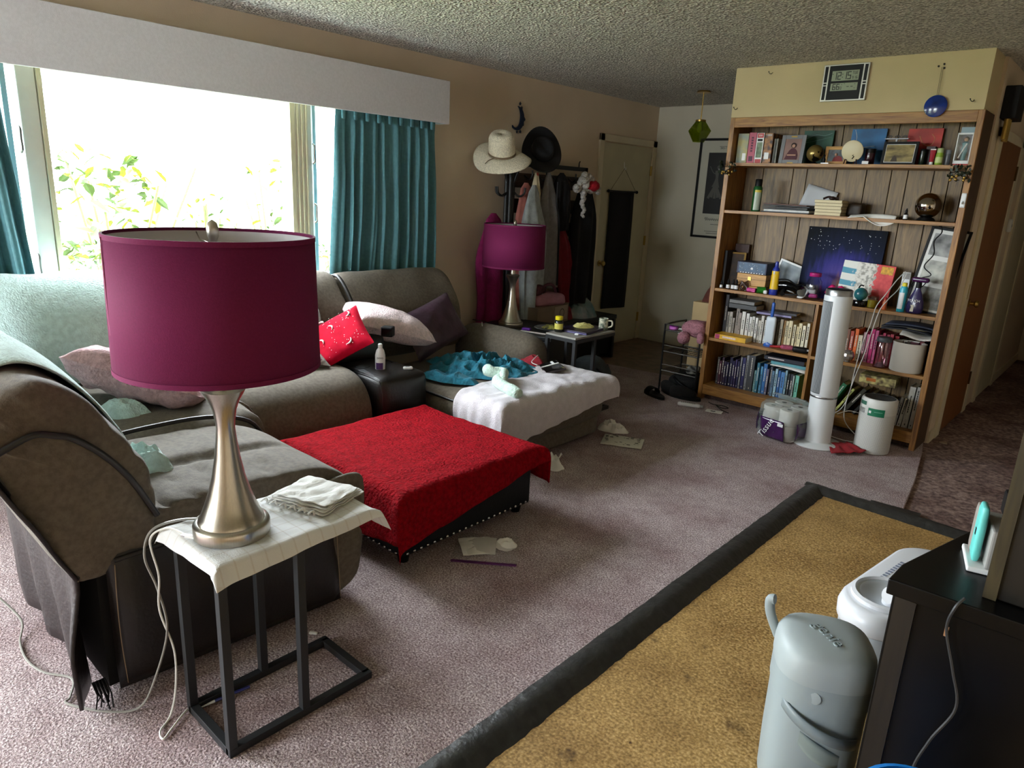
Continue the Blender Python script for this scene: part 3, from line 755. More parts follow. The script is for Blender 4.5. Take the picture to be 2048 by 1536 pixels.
TOWEL = M('lilac_white_towel', '#c9c3c8', .95, var=.05, vs=30, bump=.6, bs=150, sheen=.08, bd=.006)
mb = MB(); drape(mb, -2.84, -2.25, 2.45, 3.76, -3.5, -2.465, 2.71, 3.67, .405, 46, r=.06, ripple=.014, seed=2, puff=.010, rot=math.radians(6), rf=14)
mb.v = [(x, y, z + .014 * ridged(x * 4 + y * 1.5, y * 5 - x * 3, 2) * sm((z - .30) * 15)) for x, y, z in mb.v]
tag(mb.build('bath_towel', TOWEL, sub=1, solid=.01), 'pale lilac-white towel draped over the end of the chaise', 'towel')
REDC = M('dark_red_cloth', '#8a1626', .9, var=.2, vs=20, bump=.4, bs=80)
mb = MB(); heap(mb, -3.0, 3.58, .40, .17, .07, .06, 3.3, 18, rot=-.5)
tag(mb.build('red_garment', REDC), 'crumpled dark red garment at the far edge of the chaise', 'clothing')
t = thing('tablet', 'black tablet with white case parts lying on the chaise', 'tablet', (-2.76, 3.50, .425), math.radians(-35), tilt=(math.radians(14), 0))
MB().box(-.11, .11, -.07, .07, 0, .012).build('case', M('dark_case', '#2a2426', .4), t, bevel=.004)
MB().box(-.10, .10, -.06, .06, .012, .0135).build('screen', M('black_screen', '#050506', .1), t)
MB().box(-.03, -.015, -.06, .06, .0135, .017).build('strap', WHITE, t); MB().box(-.09, -.03, .02, .035, .0135, .017).build('strap', WHITE, t)
CORDW = M('white_cord', '#d8d6d0', .5)
tag(MB().tube(smoothpts([(-2.93, 3.56, .47), (-2.90, 3.50, .47), (-2.88, 3.44, .45), (-2.83, 3.44, .44)], 6), .003, 6).build('charging_cord', CORDW), 'white charging cord running to the tablet on the chaise', 'cord')

# on the console
t = thing('lotion_bottle', 'white zevo bottle with purple label standing on the leather console', 'bottle', (-3.16, 2.42, .503), math.radians(50))
MB().lathe([(.02, 0), (.028, .004), (.029, .05), (.029, .085), (.022, .115), (.014, .125)], 20).build('body', WHITE, t)
MB().lathe([(.013, .123), (.013, .148), (.010, .152)], 16).build('cap', WHITE, t)
def patch(r, a0, a1, z0, z1, mat, name, parent, n=10, w=False):
    mb = MB(); mb.grid(lambda u, v: (r * math.cos(lerp(a0, a1, u)), r * math.sin(lerp(a0, a1, u)), lerp(z0, z1, v)), n, 1); return mb.build(name, mat, parent)
PURP = M('purple_print', '#4d2a66', .5)
patch(.0295, -PI/2 - .9, -PI/2 + .6, .006, .045, PURP, 'label_band', t)
text('zevo', .020, (0, -.0297, .075), (PI/2, 0, 0), M('navy_print', '#1c2140', .5), t)
t = thing('black_cube_charger', 'small black box standing behind the bottle on the console', 'box', (-3.30, 2.585, .655), .6)
MB().box(-.035, .035, -.03, .03, 0, .06).build('body', BLK, t, bevel=.006); MB().box(-.03, .03, -.032, -.03, .01, .05).build('face', M('glossy_black', '#050505', .12), t)
t = thing('earbud_case', 'small white charging case lying on the console top', 'case', (-3.07, 2.55, .502), .9)
MB().soft((0, 0, .008), (.055, .03, .016), .007, 5).build('body', WHITE, t); MB().box(-.012, .012, -.008, .008, .016, .0165).build('indicator', SILVER, t)
# ---------------------------------------------------------------- ottoman
t = thing('ottoman', 'low black square ottoman with silver nailhead trim under the red blanket', 'ottoman', (-2.435, 2.065, 0))
OB = M('black_faux_leather', '#03070a', .55, bump=.1, bs=120, spec=.25)
MB().box(-2.84, -2.03, 1.66, 2.47, .045, .30).build('body', OB, t, w=True, bevel=.012)
MB().soft((-2.435, 2.065, .30), (.80, .80, .05), .02, 8, (0, 0, .008)).build('seat_pad', OB, t, w=True)
for x in (-2.79, -2.08):
    for y in (1.71, 2.42): MB().lathe([(.022, 0), (.03, .046)], 12, (x, y, 0)).build('foot', BLK, t, w=True)
NAIL = M('nailhead_chrome', '#c9c9c9', .2, 1.0)
nm = MB().ball((0, 0, 0), .0075, 10, 6); nm = nm.build('nailhead', NAIL, t)
nm.location = (0, 0, 0); first = True
spots = [(-2.03 + .001, 1.69 + i * .0372, .06) for i in range(21)] + [(-2.81 + i * .0372, 1.66 - .001, .06) for i in range(21)]
for p in spots:
    o = nm if first else nm.copy()
    if not first: COL.objects.link(o); o.parent = t
    first = False; o.location = Vector(p) - Vector((-2.435, 2.065, 0))
REDB = M('red_fleece', '#8a0412', .95, var=.22, vs=55, bump=1., bs=80, spec=.08, bd=.014, detail=2)
mb = MB(); drape(mb, -3.02, -1.865, 1.37, 2.60, -2.845, -2.025, 1.655, 2.475, .345, 60, r=.035, ripple=.014, seed=5, puff=.007, rot=math.radians(10), zmin=.075, rf=7, flare=.04)
tag(mb.build('red_blanket', REDB, sub=1, solid=.012), 'thick red fleece blanket draped over the ottoman', 'blanket')

# ---------------------------------------------------------------- C-shaped side tables
CFRAME = M('charcoal_steel', '#2d2e30', .45, .4); CTOP = M('grey_table_top', '#8d8a84', .6, var=.1, vs=20)
def c_table(label, loc, rot=0):
    t = thing('side_table', label, 'table', loc, rot, 'matching C-shaped side tables')
    w, l, h = .24, .45, .585; s = .024
    fr = MB()
    for x in (-w/2, w/2): fr.bar((x, -l/2 - s/2, s/2), (x, l/2 + s/2, s/2), s)
    for y in (-l/2, l/2): fr.bar((-w/2, y, s/2), (w/2, y, s/2), s)
    fr.build('base_frame', CFRAME, t, bevel=.001)
    for x in (-w/2, w/2):
        for y in (-l/2, 0): MB().bar((x, y, s), (x, y, h - .03), s).build('leg', CFRAME, t, bevel=.001)
    fr = MB()
    for x in (-w/2, w/2): fr.bar((x, -l/2 - s/2, h - .03 + s/2 - .006), (x, l/2 + s/2, h - .018), s)
    for y in (-l/2, l/2): fr.bar((-w/2, y, h - .018), (w/2, y, h - .018), s)
    fr.build('top_frame', CFRAME, t)
    MB().box(-w/2 - .01, w/2 + .01, -l/2 - .01, l/2 + .01, h - .008, h + .006).build('table_top', CTOP, t, bevel=.002)
    return t
c_table('dark metal C-shaped side table carrying the near lamp', (-1.705, .93, 0))

def plaid():
    m, nt, b, tc = nodes('plaid_tea_towel'); o = tc.outputs['Object']
    outs = []
    for d in ('X', 'Y'):
        w = N(nt, 'ShaderNodeTexWave', Scale=7.5, _bands_direction=d); nt.links.new(o, w.inputs['Vector'])
        outs.append(ramp(nt, w.outputs['Fac'], [(.95, (1, 1, 1, 1)), (.99, (.90, .87, .84, 1))]))
    c = mixc(nt, 1.0, outs[0], outs[1], 'MULTIPLY'); c = mixc(nt, 1.0, c, hx('#dfe0e0'), 'MULTIPLY')
    nt.links.new(c, b.inputs['Base Color']); b.inputs['Roughness'].default_value = .9
    n = N(nt, 'ShaderNodeTexNoise', Scale=250.0); nt.links.new(o, n.inputs['Vector']); bumpn(nt, b, n.outputs['Fac'], .3, .003)
    return m
mb = MB(); drape(mb, -1.905, -1.522, .655, 1.245, -1.845, -1.565, .695, 1.168, .597, 44, r=.012, ripple=.006, seed=1, puff=.003, flare=.45, rf=12, rot=math.radians(3))
tag(mb.build('tea_towel', plaid(), sub=1, solid=.002), 'white tea towel with faint plaid lines covering the near side table', 'towel')
# folded muslin
MUS = M('white_muslin', '#dddcd8', .95, var=.03, vs=50, bump=.5, bs=120, bd=.004)
t = thing('folded_cloth', 'folded white muslin cloth lying on the tea towel', 'cloth', (-1.745, 1.085, .60), math.radians(18))
for i in range(4):
    mb = MB(); w2, h2 = .115 - .006 * i, .10 - .007 * i; sd = i * 3.1
    mb.grid(lambda u, v: (lerp(-w2, w2, u) + .008 * nz(v * 4 + sd, 1, 0) + .004 * i, lerp(-h2, h2, v) + .008 * nz(u * 4 + sd, 2, 0), .003 + i * .006 + .005 * nz(u * 5 + sd, v * 5, 1) + .003 * ridged(u * 9 + sd, v * 3, 2)), 22, 18)
    mb.build('fold_layer', MUS, t, sub=1, solid=.003)
mb = MB()
for i in range(6):
    mb.tube(smoothpts([(-.11 + i * .035, -.105, .004), (-.10 + i * .035, -.118, .010), (-.09 + i * .035, -.108, .018), (-.08 + i * .035, -.116, .010)], 4), .003, 5)
mb.build('ruffled_edge', MUS, t)

# ---------------------------------------------------------------- table lamps
SHADE = M('magenta_shade', '#6a1d46', .8, var=.05, vs=200, bump=.1, bs=400, spec=.15)
SHADEIN = M('shade_lining', '#b9b7b9', .8)
LAMPP = [(.0, 0), (.0975, 0), (.099, .004), (.099, .030), (.096, .036), (.086, .039), (.084, .047), (.078, .055), (.066, .085), (.054, .12), (.042, .165), (.032, .22), (.026, .27), (.0235, .30), (.025, .32), (.030, .35), (.039, .375), (.052, .398), (.055, .404), (.05, .410), (.022, .414), (.018, .50)]
def lamp(label, loc, rot):
    t = thing('table_lamp', label, 'lamp', loc, rot, 'magenta drum table lamps')
    MB().lathe(LAMPP, 40, cap=False).build('base', STEEL, t)
    MB().lathe([(.016, .48), (.02, .50), (.02, .56), (.013, .57)], 14).build('socket', BRASS, t)
    s0, s1 = .475, .79
    sh = MB().lathe([(.243, s0), (.238, s1)], 64, cap=False).build('lamp_shade', SHADE, t, solid=.002, fix=True)
    MB().lathe([(.2395, s0 + .002), (.2345, s1 - .002)], 64, cap=False).build('lining', SHADEIN, sh)
    for z, r in ((s0, .2425), (s1, .2375)):
        MB().lathe([(r - .003, z - .006), (r + .0025, z - .006), (r + .0025, z + .006), (r - .003, z + .006)], 64, cap=False).build('rim_band', SHADE, sh)
    MB().box(.2405, .2425, -.0015, .0015, s0, s1).build('seam', M('pink_seam', '#a4587c', .8), sh)
    mb = MB()
    for i in range(3):
        a = i * 2 * PI / 3 + .4; mb.tube([(0, 0, s1 - .02), (math.cos(a) * .18, math.sin(a) * .18, s1 - .022), (math.cos(a) * .232, math.sin(a) * .232, s1 - .006)], .002, 6)
    mb.tube([(.01, 0, .57), (.06, 0, .65), (.05, 0, .74), (.01, 0, s1 - .02)], .0025, 6); mb.tube([(-.01, 0, .57), (-.06, 0, .65), (-.05, 0, .74), (-.01, 0, s1 - .02)], .0025, 6)
    mb.build('harp', STEEL, t)
    MB().lathe([(.005, s1 - .022), (.010, s1 - .02), (.010, s1 - .008), (.013, s1), (.0145, s1 + .018), (.011, s1 + .033), (.001, s1 + .04)], 16).build('finial', STEEL, t)
    MB().lathe([(.012, .57), (.028, .60), (.031, .63), (.022, .66), (.005, .675)], 16).build('bulb', M('bulb_glass', '#dcdad2', .3), t)
    return t
lamp('large magenta drum lamp on the towel-covered near side table', (-1.70, .80, .60), math.radians(262))
lamp('pink drum lamp on the black chest by the coats', (-3.70, 4.13, .487), math.radians(140))

# cords
CLEAR = M('clear_lamp_cord', '#8a8780', .3); 
tag(MB().tube(smoothpts([(-1.80, .80, .602), (-1.86, .72, .601), (-1.893, .66, .575), (-1.90, .64, .50), (-1.885, .66, .40), (-1.87, .67, .27), (-1.885, .63, .12), (-1.92, .59, .02), (-1.99, .52, .006), (-2.10, .455, .006), (-2.125, .47, .006), (-2.21, .50, .006), (-2.30, .45, .006), (-2.40, .43, .006), (-2.52, .44, .006), (-2.62, .47, .03), (-2.75, .43, .09)], 8), .0036, 6).build('lamp_cord', CLEAR), 'clear lamp cord trailing from the near table along the carpet', 'cord')
tag(MB().tube(smoothpts([(-1.76, .70, .602), (-1.83, .68, .602), (-1.875, .65, .56), (-1.865, .66, .45), (-1.885, .66, .33), (-1.86, .68, .2), (-1.85, .67, .08), (-1.84, .645, .008), (-1.80, .60, .006), (-1.765, .595, .006), (-1.79, .63, .006), (-1.83, .69, .008), (-1.815, .705, .006)], 8), .003, 6).build('charging_cord', CORDW), 'thin white charging cord hanging off the near side table', 'cord')
t = thing('cable_plug', 'small white USB plug lying beside the lamp base', 'plug', (-1.735, .705, .601), .5)
MB().box(-.018, .018, -.007, .007, 0, .007).build('body', WHITE, t, bevel=.002); MB().box(-.03, -.018, -.005, .005, .001, .006).build('tip', SILVER, t)
t = thing('ballpoint_pen', 'blue and white pen lying inside the table base', 'pen', (-1.795, .83, .012), math.radians(83))
MB().tube([(-.07, 0, 0), (.035, 0, 0)], .0045, 8).build('barrel', M('blue_pen', '#232a78', .3), t); MB().tube([(-.115, 0, -.002), (-.07, 0, 0)], [.0015, .0045], 8).build('tip', WHITE, t)
o = MB().soft((0, 0, .004), (.03, .012, .008), .003, 4).build('paper_scrap', PAPER); place(o, (-1.90, 1.16, 0), (0, 0, .6)); tag(o, 'tiny white scrap on the carpet beside the recliner', 'scrap')

# ---------------------------------------------------------------- litter on the carpet
t = thing('zip_bag', 'clear zip bag with folded papers and tissue beside the ottoman', 'plastic bag', (-1.92, 2.04, 0), math.radians(38))
BAGP = M('clear_plastic', '#cfc9cc', .15, alpha=.28)
MB().grid(lambda u, v: (lerp(-.13, .15, u), lerp(-.13, .12, v), .004 + .02 * math.sin(u * PI) * math.sin(v * PI) + .004 * nz(u * 8, v * 8, 0)), 14, 14).build('bag_film', BAGP, t)
MB().box(-.13, .15, -.145, -.13, .002, .006).build('zip_strip', M('purple_zip', '#5b2a5e', .4), t)
for i, (x, y, a) in enumerate(((-.03, .01, .2), (-.01, .0, .05), (-.045, -.02, .3))):
    o = MB().grid(lambda u, v: (lerp(-.06, .06, u), lerp(-.075, .075, v), .006 * i + .004 + .006 * nz(u * 3 + i, v * 3, 1)), 6, 6).build('folded_paper', PAPER, t, solid=.002); place(o, (x, y, 0), (0, 0, a))
mb = MB(); heap(mb, .09, .03, .003, .05, .06, .035, 2.2, 14, freq=24); mb.build('tissue', PAPER, t)
def tissue(label, x, y, r, h, seed, rot=0):
    mb = MB(); heap(mb, x, y, .001, r, r * .75, h, seed, 16, freq=22, rough=.8, rot=rot)
    if h > .06:
        mb.grid(lambda u, v: (x + .03 + .04 * u - .02 * v, y + .05 * (v - .5) + .02 * u, .01 + .09 * u * (1 - .5 * abs(v - .5)) + .01 * nz(u * 6, v * 6, seed)), 8, 6)
    return tag(mb.build('crumpled_tissue', PAPER), label, 'tissue')
tissue('crumpled white tissue on the carpet between ottoman and chaise', -2.33, 3.0, .085, .08, 1.1)
tissue('crumpled white tissue at the far corner of the chaise', -2.47, 3.84, .11, .06, 4.2)
def sheet_mat(name, seed):
    return M(name, '#d8d5c8', .8, col2='#8d8b7c', vs=26, detail=4)
o = MB().grid(lambda u, v: (lerp(-.13, .13, u), lerp(-.10, .10, v), .004 + .006 * nz(u * 2, v * 2, 5)), 8, 8).build('activity_sheet', M('printed_sheet', '#d8d6cc', .8, var=.02, vs=9), solid=.002)
place(o, (-2.28, 3.68, .003), (0, 0, .45)); tag(o, 'printed white puzzle sheet lying on the carpet by the chaise', 'paper')
PR = M('print_ink', '#4b4a44', .8)
rr = random.Random(5); mb = MB()
for i in range(34):
    x, y = rr.uniform(-.11, .11), rr.uniform(-.085, .085)
    if abs(x) < .05 and abs(y) < .04: continue
    s_ = rr.uniform(.004, .011); mb.box(x - s_, x + s_, y - s_ * .6, y + s_ * .6, .012, .0125)
mb.build('print', PR, o)

# ---------------------------------------------------------------- nappy pail and other things on the right
GREY = M('grey_pail_plastic', '#8f9a9c', .45); GREY2 = M('grey_pail_lid', '#9ba4a5', .5)
t = thing('nappy_pail', 'grey lidded nappy pail beside the black stand', 'pail', (-.415, 1.745, -.02), math.radians(28)); t.scale = (1.03, 1.03, 1.08)
def sq(r, k, n=40):
    out = []
    for i in range(n):
        a = 2 * PI * i / n; c, s_ = math.cos(a), math.sin(a); q = (abs(c) ** k + abs(s_) ** k) ** (-1 / k); out.append((r * q * c, r * q * s_))
    return out
def ringmesh(rings, k=3.2, n=40, capb=True):
    mb = MB(); vs = []; fs = []
    for r, z in rings: vs += [(x, y, z) for x, y in sq(r, k, n)]
    for j in range(len(rings) - 1):
        for i in range(n): q = (i + 1) % n; fs.append((j * n + i, j * n + q, (j + 1) * n + q, (j + 1) * n + i))
    fs.append(tuple(range(n - 1, -1, -1))); fs.append(tuple(range((len(rings) - 1) * n, len(rings) * n)))
    return mb.add(vs, fs)
ringmesh([(.09, 0), (.106, .012), (.110, .03), (.113, .15), (.1135, .30)], 2.6).build('bucket', GREY, t)
ringmesh([(.1135, .30), (.1135, .306), (.1165, .308), (.1165, .325), (.116, .37)], 2.6).build('collar', GREY, t)
lid = ringmesh([(.1165, .37), (.117, .375), (.1165, .40), (.113, .425), (.103, .44), (.085, .449), (.05, .453), (.01, .454)], 2.8).build('lid', GREY2, t)
mb = MB()
mb.grid(lambda u, v: ((.121 + .014 * math.sin(PI * u)) * math.cos(lerp(-2.45, -.75, u)), (.121 + .014 * math.sin(PI * u)) * math.sin(lerp(-2.45, -.75, u)), .285 - .075 * u + .028 * v), 22, 2)
mb.build('handle', M('grey_handle', '#7d888b', .4), t, solid=.006)
MB().grid(lambda u, v: (.1165 * math.cos(lerp(-2.4, -.8, u)), .1165 * math.sin(lerp(-2.4, -.8, u)), .27 - .09 * u - .05 * math.sin(PI * u) * v), 20, 4).build('scoop_recess', M('grey_recess', '#87938f', .5), t, solid=.004)
MB().lathe([(.016, 0), (.016, .002), (.013, .003)], 20, T=Matrix.Translation((.1168 * math.cos(-1.85), .1168 * math.sin(-1.85), .345)) @ Matrix.Rotation(-1.85, 4, 'Z') @ Matrix.Rotation(PI/2, 4, 'Y')).build('button', GREY2, t)
MB().tube(smoothpts([(-.10, .07, .38), (-.125, .085, .43), (-.13, .09, .465), (-.12, .085, .472)], 4), .013, 10).build('pedal_arm', GREY, t)
text('genie', .045, (.0, -.01, .4545), (0, 0, math.radians(-62)), GREY, lid, ext=.0015)

WHG = M('white_gloss_plastic', '#dfe1e6', .3); PALE = M('pale_grey_plastic', '#b7bdc2', .4)
t = thing('plastic_tub', 'white rounded plastic tub with grey basin and spout behind the pail', 'tub', (-.375, 2.46, -.02), math.radians(-8)); t.scale = (.9, 1, 1.1)
def cap_ring(w, l, n=36):
    out = []
    for i in range(n):
        a = 2 * PI * i / n; x, y = math.cos(a) * w, math.sin(a) * w; y += l if math.sin(a) > 0 else -l; out.append((x, y))
    return out
def capmesh(rings, n=36):
    mb = MB(); vs = []; fs = []
    for w, l, z, dy in rings: vs += [(x, y + dy, z) for x, y in cap_ring(w, l, n)]
    for j in range(len(rings) - 1):
        for i in range(n): q = (i + 1) % n; fs.append((j * n + i, j * n + q, (j + 1) * n + q, (j + 1) * n + i))
    fs.append(tuple(range(n - 1, -1, -1))); fs.append(tuple(range((len(rings) - 1) * n, len(rings) * n)))
    return mb.add(vs, fs)
capmesh([(.10, .17, 0, 0), (.115, .18, .02, 0), (.125, .19, .20, 0), (.128, .19, .26, 0)]).build('base', PALE, t)
capmesh([(.128, .19, .26, 0), (.135, .195, .27, 0), (.137, .195, .30, 0), (.128, .19, .325, 0), (.115, .185, .33, 0)]).build('shell', WHG, t)
MB().lathe([(.092, .331), (.096, .338), (.085, .34), (.078, .333), (.002, .333)], 36, (0, -.17, 0), cap=False).build('basin', PALE, t)
MB().lathe([(.10, .331), (.112, .331), (.112, .342), (.10, .346), (.095, .338)], 36, (0, -.17, 0), cap=False).build('basin_rim', WHG, t)
sp = MB().lathe([(.034, .333), (.034, .352), (.028, .36), (.0, .361)], 24, (.035, -.20, 0), cap=False).build('knob', WHG, t)
MB().tube([(.035, -.20, .362), (.035, -.245, .375)], [.026, .024], 18).build('spout', WHG, sp)
MB().box(.085, .10, -.09, -.03, .34, .344).build('slot', BLK, t)
mb = MB()
for i in range(9): mb.box(-.075, -.06, -.06 + i * .02, -.048 + i * .02, .3302, .331)
mb.build('worn_print', M('grey_print', '#8a93a8', .5), t)['kind'] = 'stuff'

# black TV stand, a tall upright cabinet on it, things on top
STANDM = M('black_veneer', '#060505', .35, var=.5, vs=4, spec=.25)
t = thing('tv_stand', 'glossy black corner stand in the right foreground', 'stand', (.1, 1.9, -.02))
top = [(-.262, 1.49), (-.258, 1.578), (-.19, 1.86), (.02, 2.75), (.85, 2.75), (.85, 1.53), (.6, 1.53)]
MB().prism(top, .765, .80).build('top', STANDM, t, w=True, bevel=.003)
inn = [(-.25, 1.50), (-.246, 1.58), (-.18, 1.86), (.03, 2.72), (.84, 2.72), (.84, 1.54), (.59, 1.54)]
MB().prism(inn, -.02, .765).build('body', STANDM, t, w=True, bevel=.002)
MB().box(-.244, -.205, 1.494, 1.504, .0, .765).build('corner_stile', wood_mat('dark_brown_veneer', '#0c0907', '#1a140e', .4, 'z'), t, w=True)
CHIP = M('bare_chip', '#8a6242', .8)
MB().box(-.150, -.143, 1.503, 1.5065, .715, .737).build('chipped_spot', CHIP, t, w=True)
tag(MB().tube(smoothpts([(-.13, 1.50, .81), (-.14, 1.485, .79), (-.145, 1.487, .74), (-.12, 1.488, .66), (-.10, 1.49, .58), (-.13, 1.49, .48), (-.145, 1.49, .38), (-.11, 1.495, .25), (-.10, 1.495, .1)], 8), .003, 6).build('power_cable', M('grey_cord', '#2c2c2e', .4)), 'thin dark cord hanging down the front of the black stand', 'cord')
t = thing('tall_cabinet', 'tall dark cabinet panel standing on the black stand at the right edge', 'cabinet', (.3, 1.9, .80))
MB().box(-.105, .75, 1.56, 1.95, .801, 1.62).build('body', wood_mat('dark_oak_veneer', '#090705', '#14100b', .4, 'z'), t, w=True, bevel=.003)
MB().box(-.108, -.085, 1.552, 1.565, .801, 1.62).build('edge_strip', wood_mat('olive_edge', '#2a2416', '#3d3520', .4, 'z'), t, w=True)
t = thing('game_console_dock', 'white dock with teal and grey handheld console on the stand', 'game console', (-.145, 1.70, .801), math.radians(14))
MB().box(-.02, .045, -.05, .07, 0, .012).build('dock_base', WHITE, t, bevel=.003); MB().box(.01, .045, -.05, .07, .012, .10).build('dock_back', M('grey_dock', '#8f8d89', .5), t, bevel=.004)
MB().soft((-.005, .0, .075), (.016, .05, .125), .008, 6).build('teal_controller', M('teal_plastic', '#63c3bd', .4), t); MB().soft((-.005, .035, .07), (.018, .03, .11), .006, 5).build('console_body', M('taupe_plastic', '#8d857d', .5), t)
MB().box(-.014, -.010, -.012, -.004, .07, .085).build('button', BLK, t)
t = thing('black_router', 'black box with a pale edge behind the game console on the stand', 'box', (-.10, 1.97, .801), math.radians(14))
MB().box(-.025, .02, -.12, .12, 0, .06).build('body', BLK, t, bevel=.006); MB().box(-.026, -.024, -.06, .06, .04, .05).build('edge', SILVER, t)
t = thing('blue_tub', 'bright blue plastic bin peeking up before the black stand', 'tub', (-.088, 1.245, -.02)); t.scale = (.9, .9, 1.713)
bt = M('bright_blue_plastic', '#1878c8', .35)
MB().lathe([(.09, 0), (.115, .30)], 36, cap=True).build('tub_body', bt, t); MB().lathe([(.113, .30), (.124, .30), (.124, .312), (.113, .314)], 36, cap=False).build('rim', bt, t)
# ---------------------------------------------------------------- front door and entry
DOORP = M('door_paint', '#c2bb9f', .55, var=.05, vs=4)
d1 = bpy.data.objects.new('door_1', None); COL.objects.link(d1); d1.location = (WX, 6.26, 0); struct(d1); WM['door_1'] = Matrix.Translation((WX, 6.26, 0))
mb = MB(); mb.box(WX, WX + .02, 5.75, 5.82, 0, 2.10); mb.box(WX, WX + .02, 6.70, 6.775, 0, 2.10); mb.box(WX, WX + .02, 5.75, 6.775, 2.035, 2.10)
mb.build('door_trim', TRIM, d1, w=True, bevel=.003)
MB().box(WX + .001, WX + .012, 5.83, 6.69, .01, 2.025).build('door_leaf', DOORP, d1, w=True, bevel=.002)
k = MB().lathe([(.03, 0), (.03, .006), (.012, .01), (.012, .03), (.022, .036), (.028, .048), (.022, .06), (.002, .063)], 20, T=Matrix.Translation((WX + .012, 5.89, .87)) @ Matrix.Rotation(PI/2, 4, 'Y'), cap=False).build('door_knob', BRASS, d1, w=True)
for z in (1.80, 1.08, .25): MB().box(WX + .010, WX + .024, 6.685, 6.71, z - .05, z + .05).build('hinge', BRASS, d1, w=True, bevel=.002)
# hanging banner
t = thing('hanging_scroll', 'narrow black cloth scroll hanging on the front door', 'wall hanging', (WX + .016, 6.19, .36))
BCL = M('black_cloth', '#0a0909', .95, var=.2, vs=30)
MB().grid(lambda u, v: (WX + .025 + .006 * math.sin(u * 6 + v * 3), lerp(5.96, 6.40, u) + .004 * nz(v * 3, u, 0), lerp(1.57, .40 - .02 * u, v)), 8, 14).build('cloth', BCL, t, w=True, solid=.003)
MB().tube([(WX + .03, 5.93, 1.575), (WX + .03, 6.44, 1.575)], .009, 8).build('rod', BLK, t, w=True)
for y in (5.93, 6.44): MB().ball((WX + .03, y, 1.575), .016, 10, 6).build('rod_knob', BLK, t, w=True)
MB().tube([(WX + .03, 5.96, 1.58), (WX + .024, 6.19, 1.80), (WX + .03, 6.42, 1.58)], .0025, 5).build('cord', M('tan_cord', '#6e6453', .8), t, w=True)
MB().tube(smoothpts([(WX + .013, 6.19, 1.86), (WX + .02, 6.19, 1.80), (WX + .035, 6.19, 1.79), (WX + .035, 6.19, 1.81)], 4), .004, 6).build('hook', WHITE, t, w=True)
# poster on the back wall
t = thing('framed_poster', 'black framed music poster beside the bookcase on the back wall', 'poster', (-3.26, 6.77, 1.16))
mb = MB(); fx0, fx1, fz0, fz1 = -3.605, -2.92, 1.16, 2.125
mb.box(fx0, fx0 + .022, 6.75, 6.779, fz0, fz1); mb.box(fx1 - .022, fx1, 6.75, 6.779, fz0, fz1); mb.box(fx0, fx1, 6.75, 6.779, fz0, fz0 + .022); mb.box(fx0, fx1, 6.75, 6.779, fz1 - .022, fz1)
mb.build('frame', BLK, t, w=True, bevel=.002)
MB().box(fx0 + .02, fx1 - .02, 6.765, 6.772, fz0 + .02, fz1 - .02).build('sheet', M('poster_paper', '#b9b7a6', .6), t, w=True)
MB().box(-3.50, -3.02, 6.762, 6.766, 1.40, 1.99).build('picture', M('poster_black', '#0d0d0e', .5), t, w=True)
FIG = M('pale_ink', '#55544f', .7)
mb = MB(); mb.tube(smoothpts([(-3.47, 6.761, 1.86), (-3.43, 6.761, 1.80), (-3.39, 6.761, 1.79), (-3.36, 6.761, 1.83)], 5), [.004] * 15 + [.006], 6)
mb.tube(smoothpts([(-3.39, 6.761, 1.82), (-3.385, 6.761, 1.75), (-3.39, 6.761, 1.66)], 5), [.02, .022, .024, .02, .017, .016, .02, .026, .034, .042, .05], 6); mb.ball((-3.375, 6.761, 1.85), .02, 10, 8)
for i in range(5): mb.tube([(-3.39, 6.761, 1.70), (-3.46 + i * .035, 6.761, 1.55 + .01 * (i % 2))], [.006, .016], 6)
mb.v = [(x, 6.7605 + (y - 6.761) * .1, z) for x, y, z in mb.v]; mb.build('figure', FIG, t, w=True)
INK = M('black_ink', '#1a1a1a', .6)
text("'SISTER MOON'", .040, (.0, -.006, .875), (PI/2, 0, 0), INK, t); 
mb = MB(); mb.tube([(-3.47 + i * .0065, 6.7635, 1.345 + .012 * math.sin(i * 1.9) * (1.6 if i < 6 else 1)) for i in range(62)], .0022, 4)
for z, x0, x1 in ((1.295, -3.40, -3.12), (1.225, -3.46, -3.06), (1.205, -3.44, -3.08)): mb.box(x0, x1, 6.763, 6.7645, z, z + .004)
mb.build('script_line', INK, t, w=True)
# green glass pendant
t = thing('pendant_lamp', 'small green glass pendant on a brass rod by the entry', 'lamp', (-3.17, 5.9, 2.02))
MB().lathe([(.06, .405), (.055, .418), (.012, .42)], 24).build('canopy', BRASS, t)
MB().tube([(0, 0, .17), (0, 0, .41)], .005, 8).build('rod', BRASS, t); MB().lathe([(.045, .168), (.045, .182), (.01, .19)], 20).build('cap', BRASS, t)
GG = glass('green_glass', '#aab83c', .10, .05)
MB().lathe([(.055, .0), (.11, .09), (.045, .172)], 6, cap=False).build('glass_shade', GG, t, smooth=False)
MB().lathe([(.012, .17), (.02, .14), (.028, .11), (.02, .085), (.002, .075)], 12).build('bulb', M('bulb_glass', '#dcdad2', .3), t)

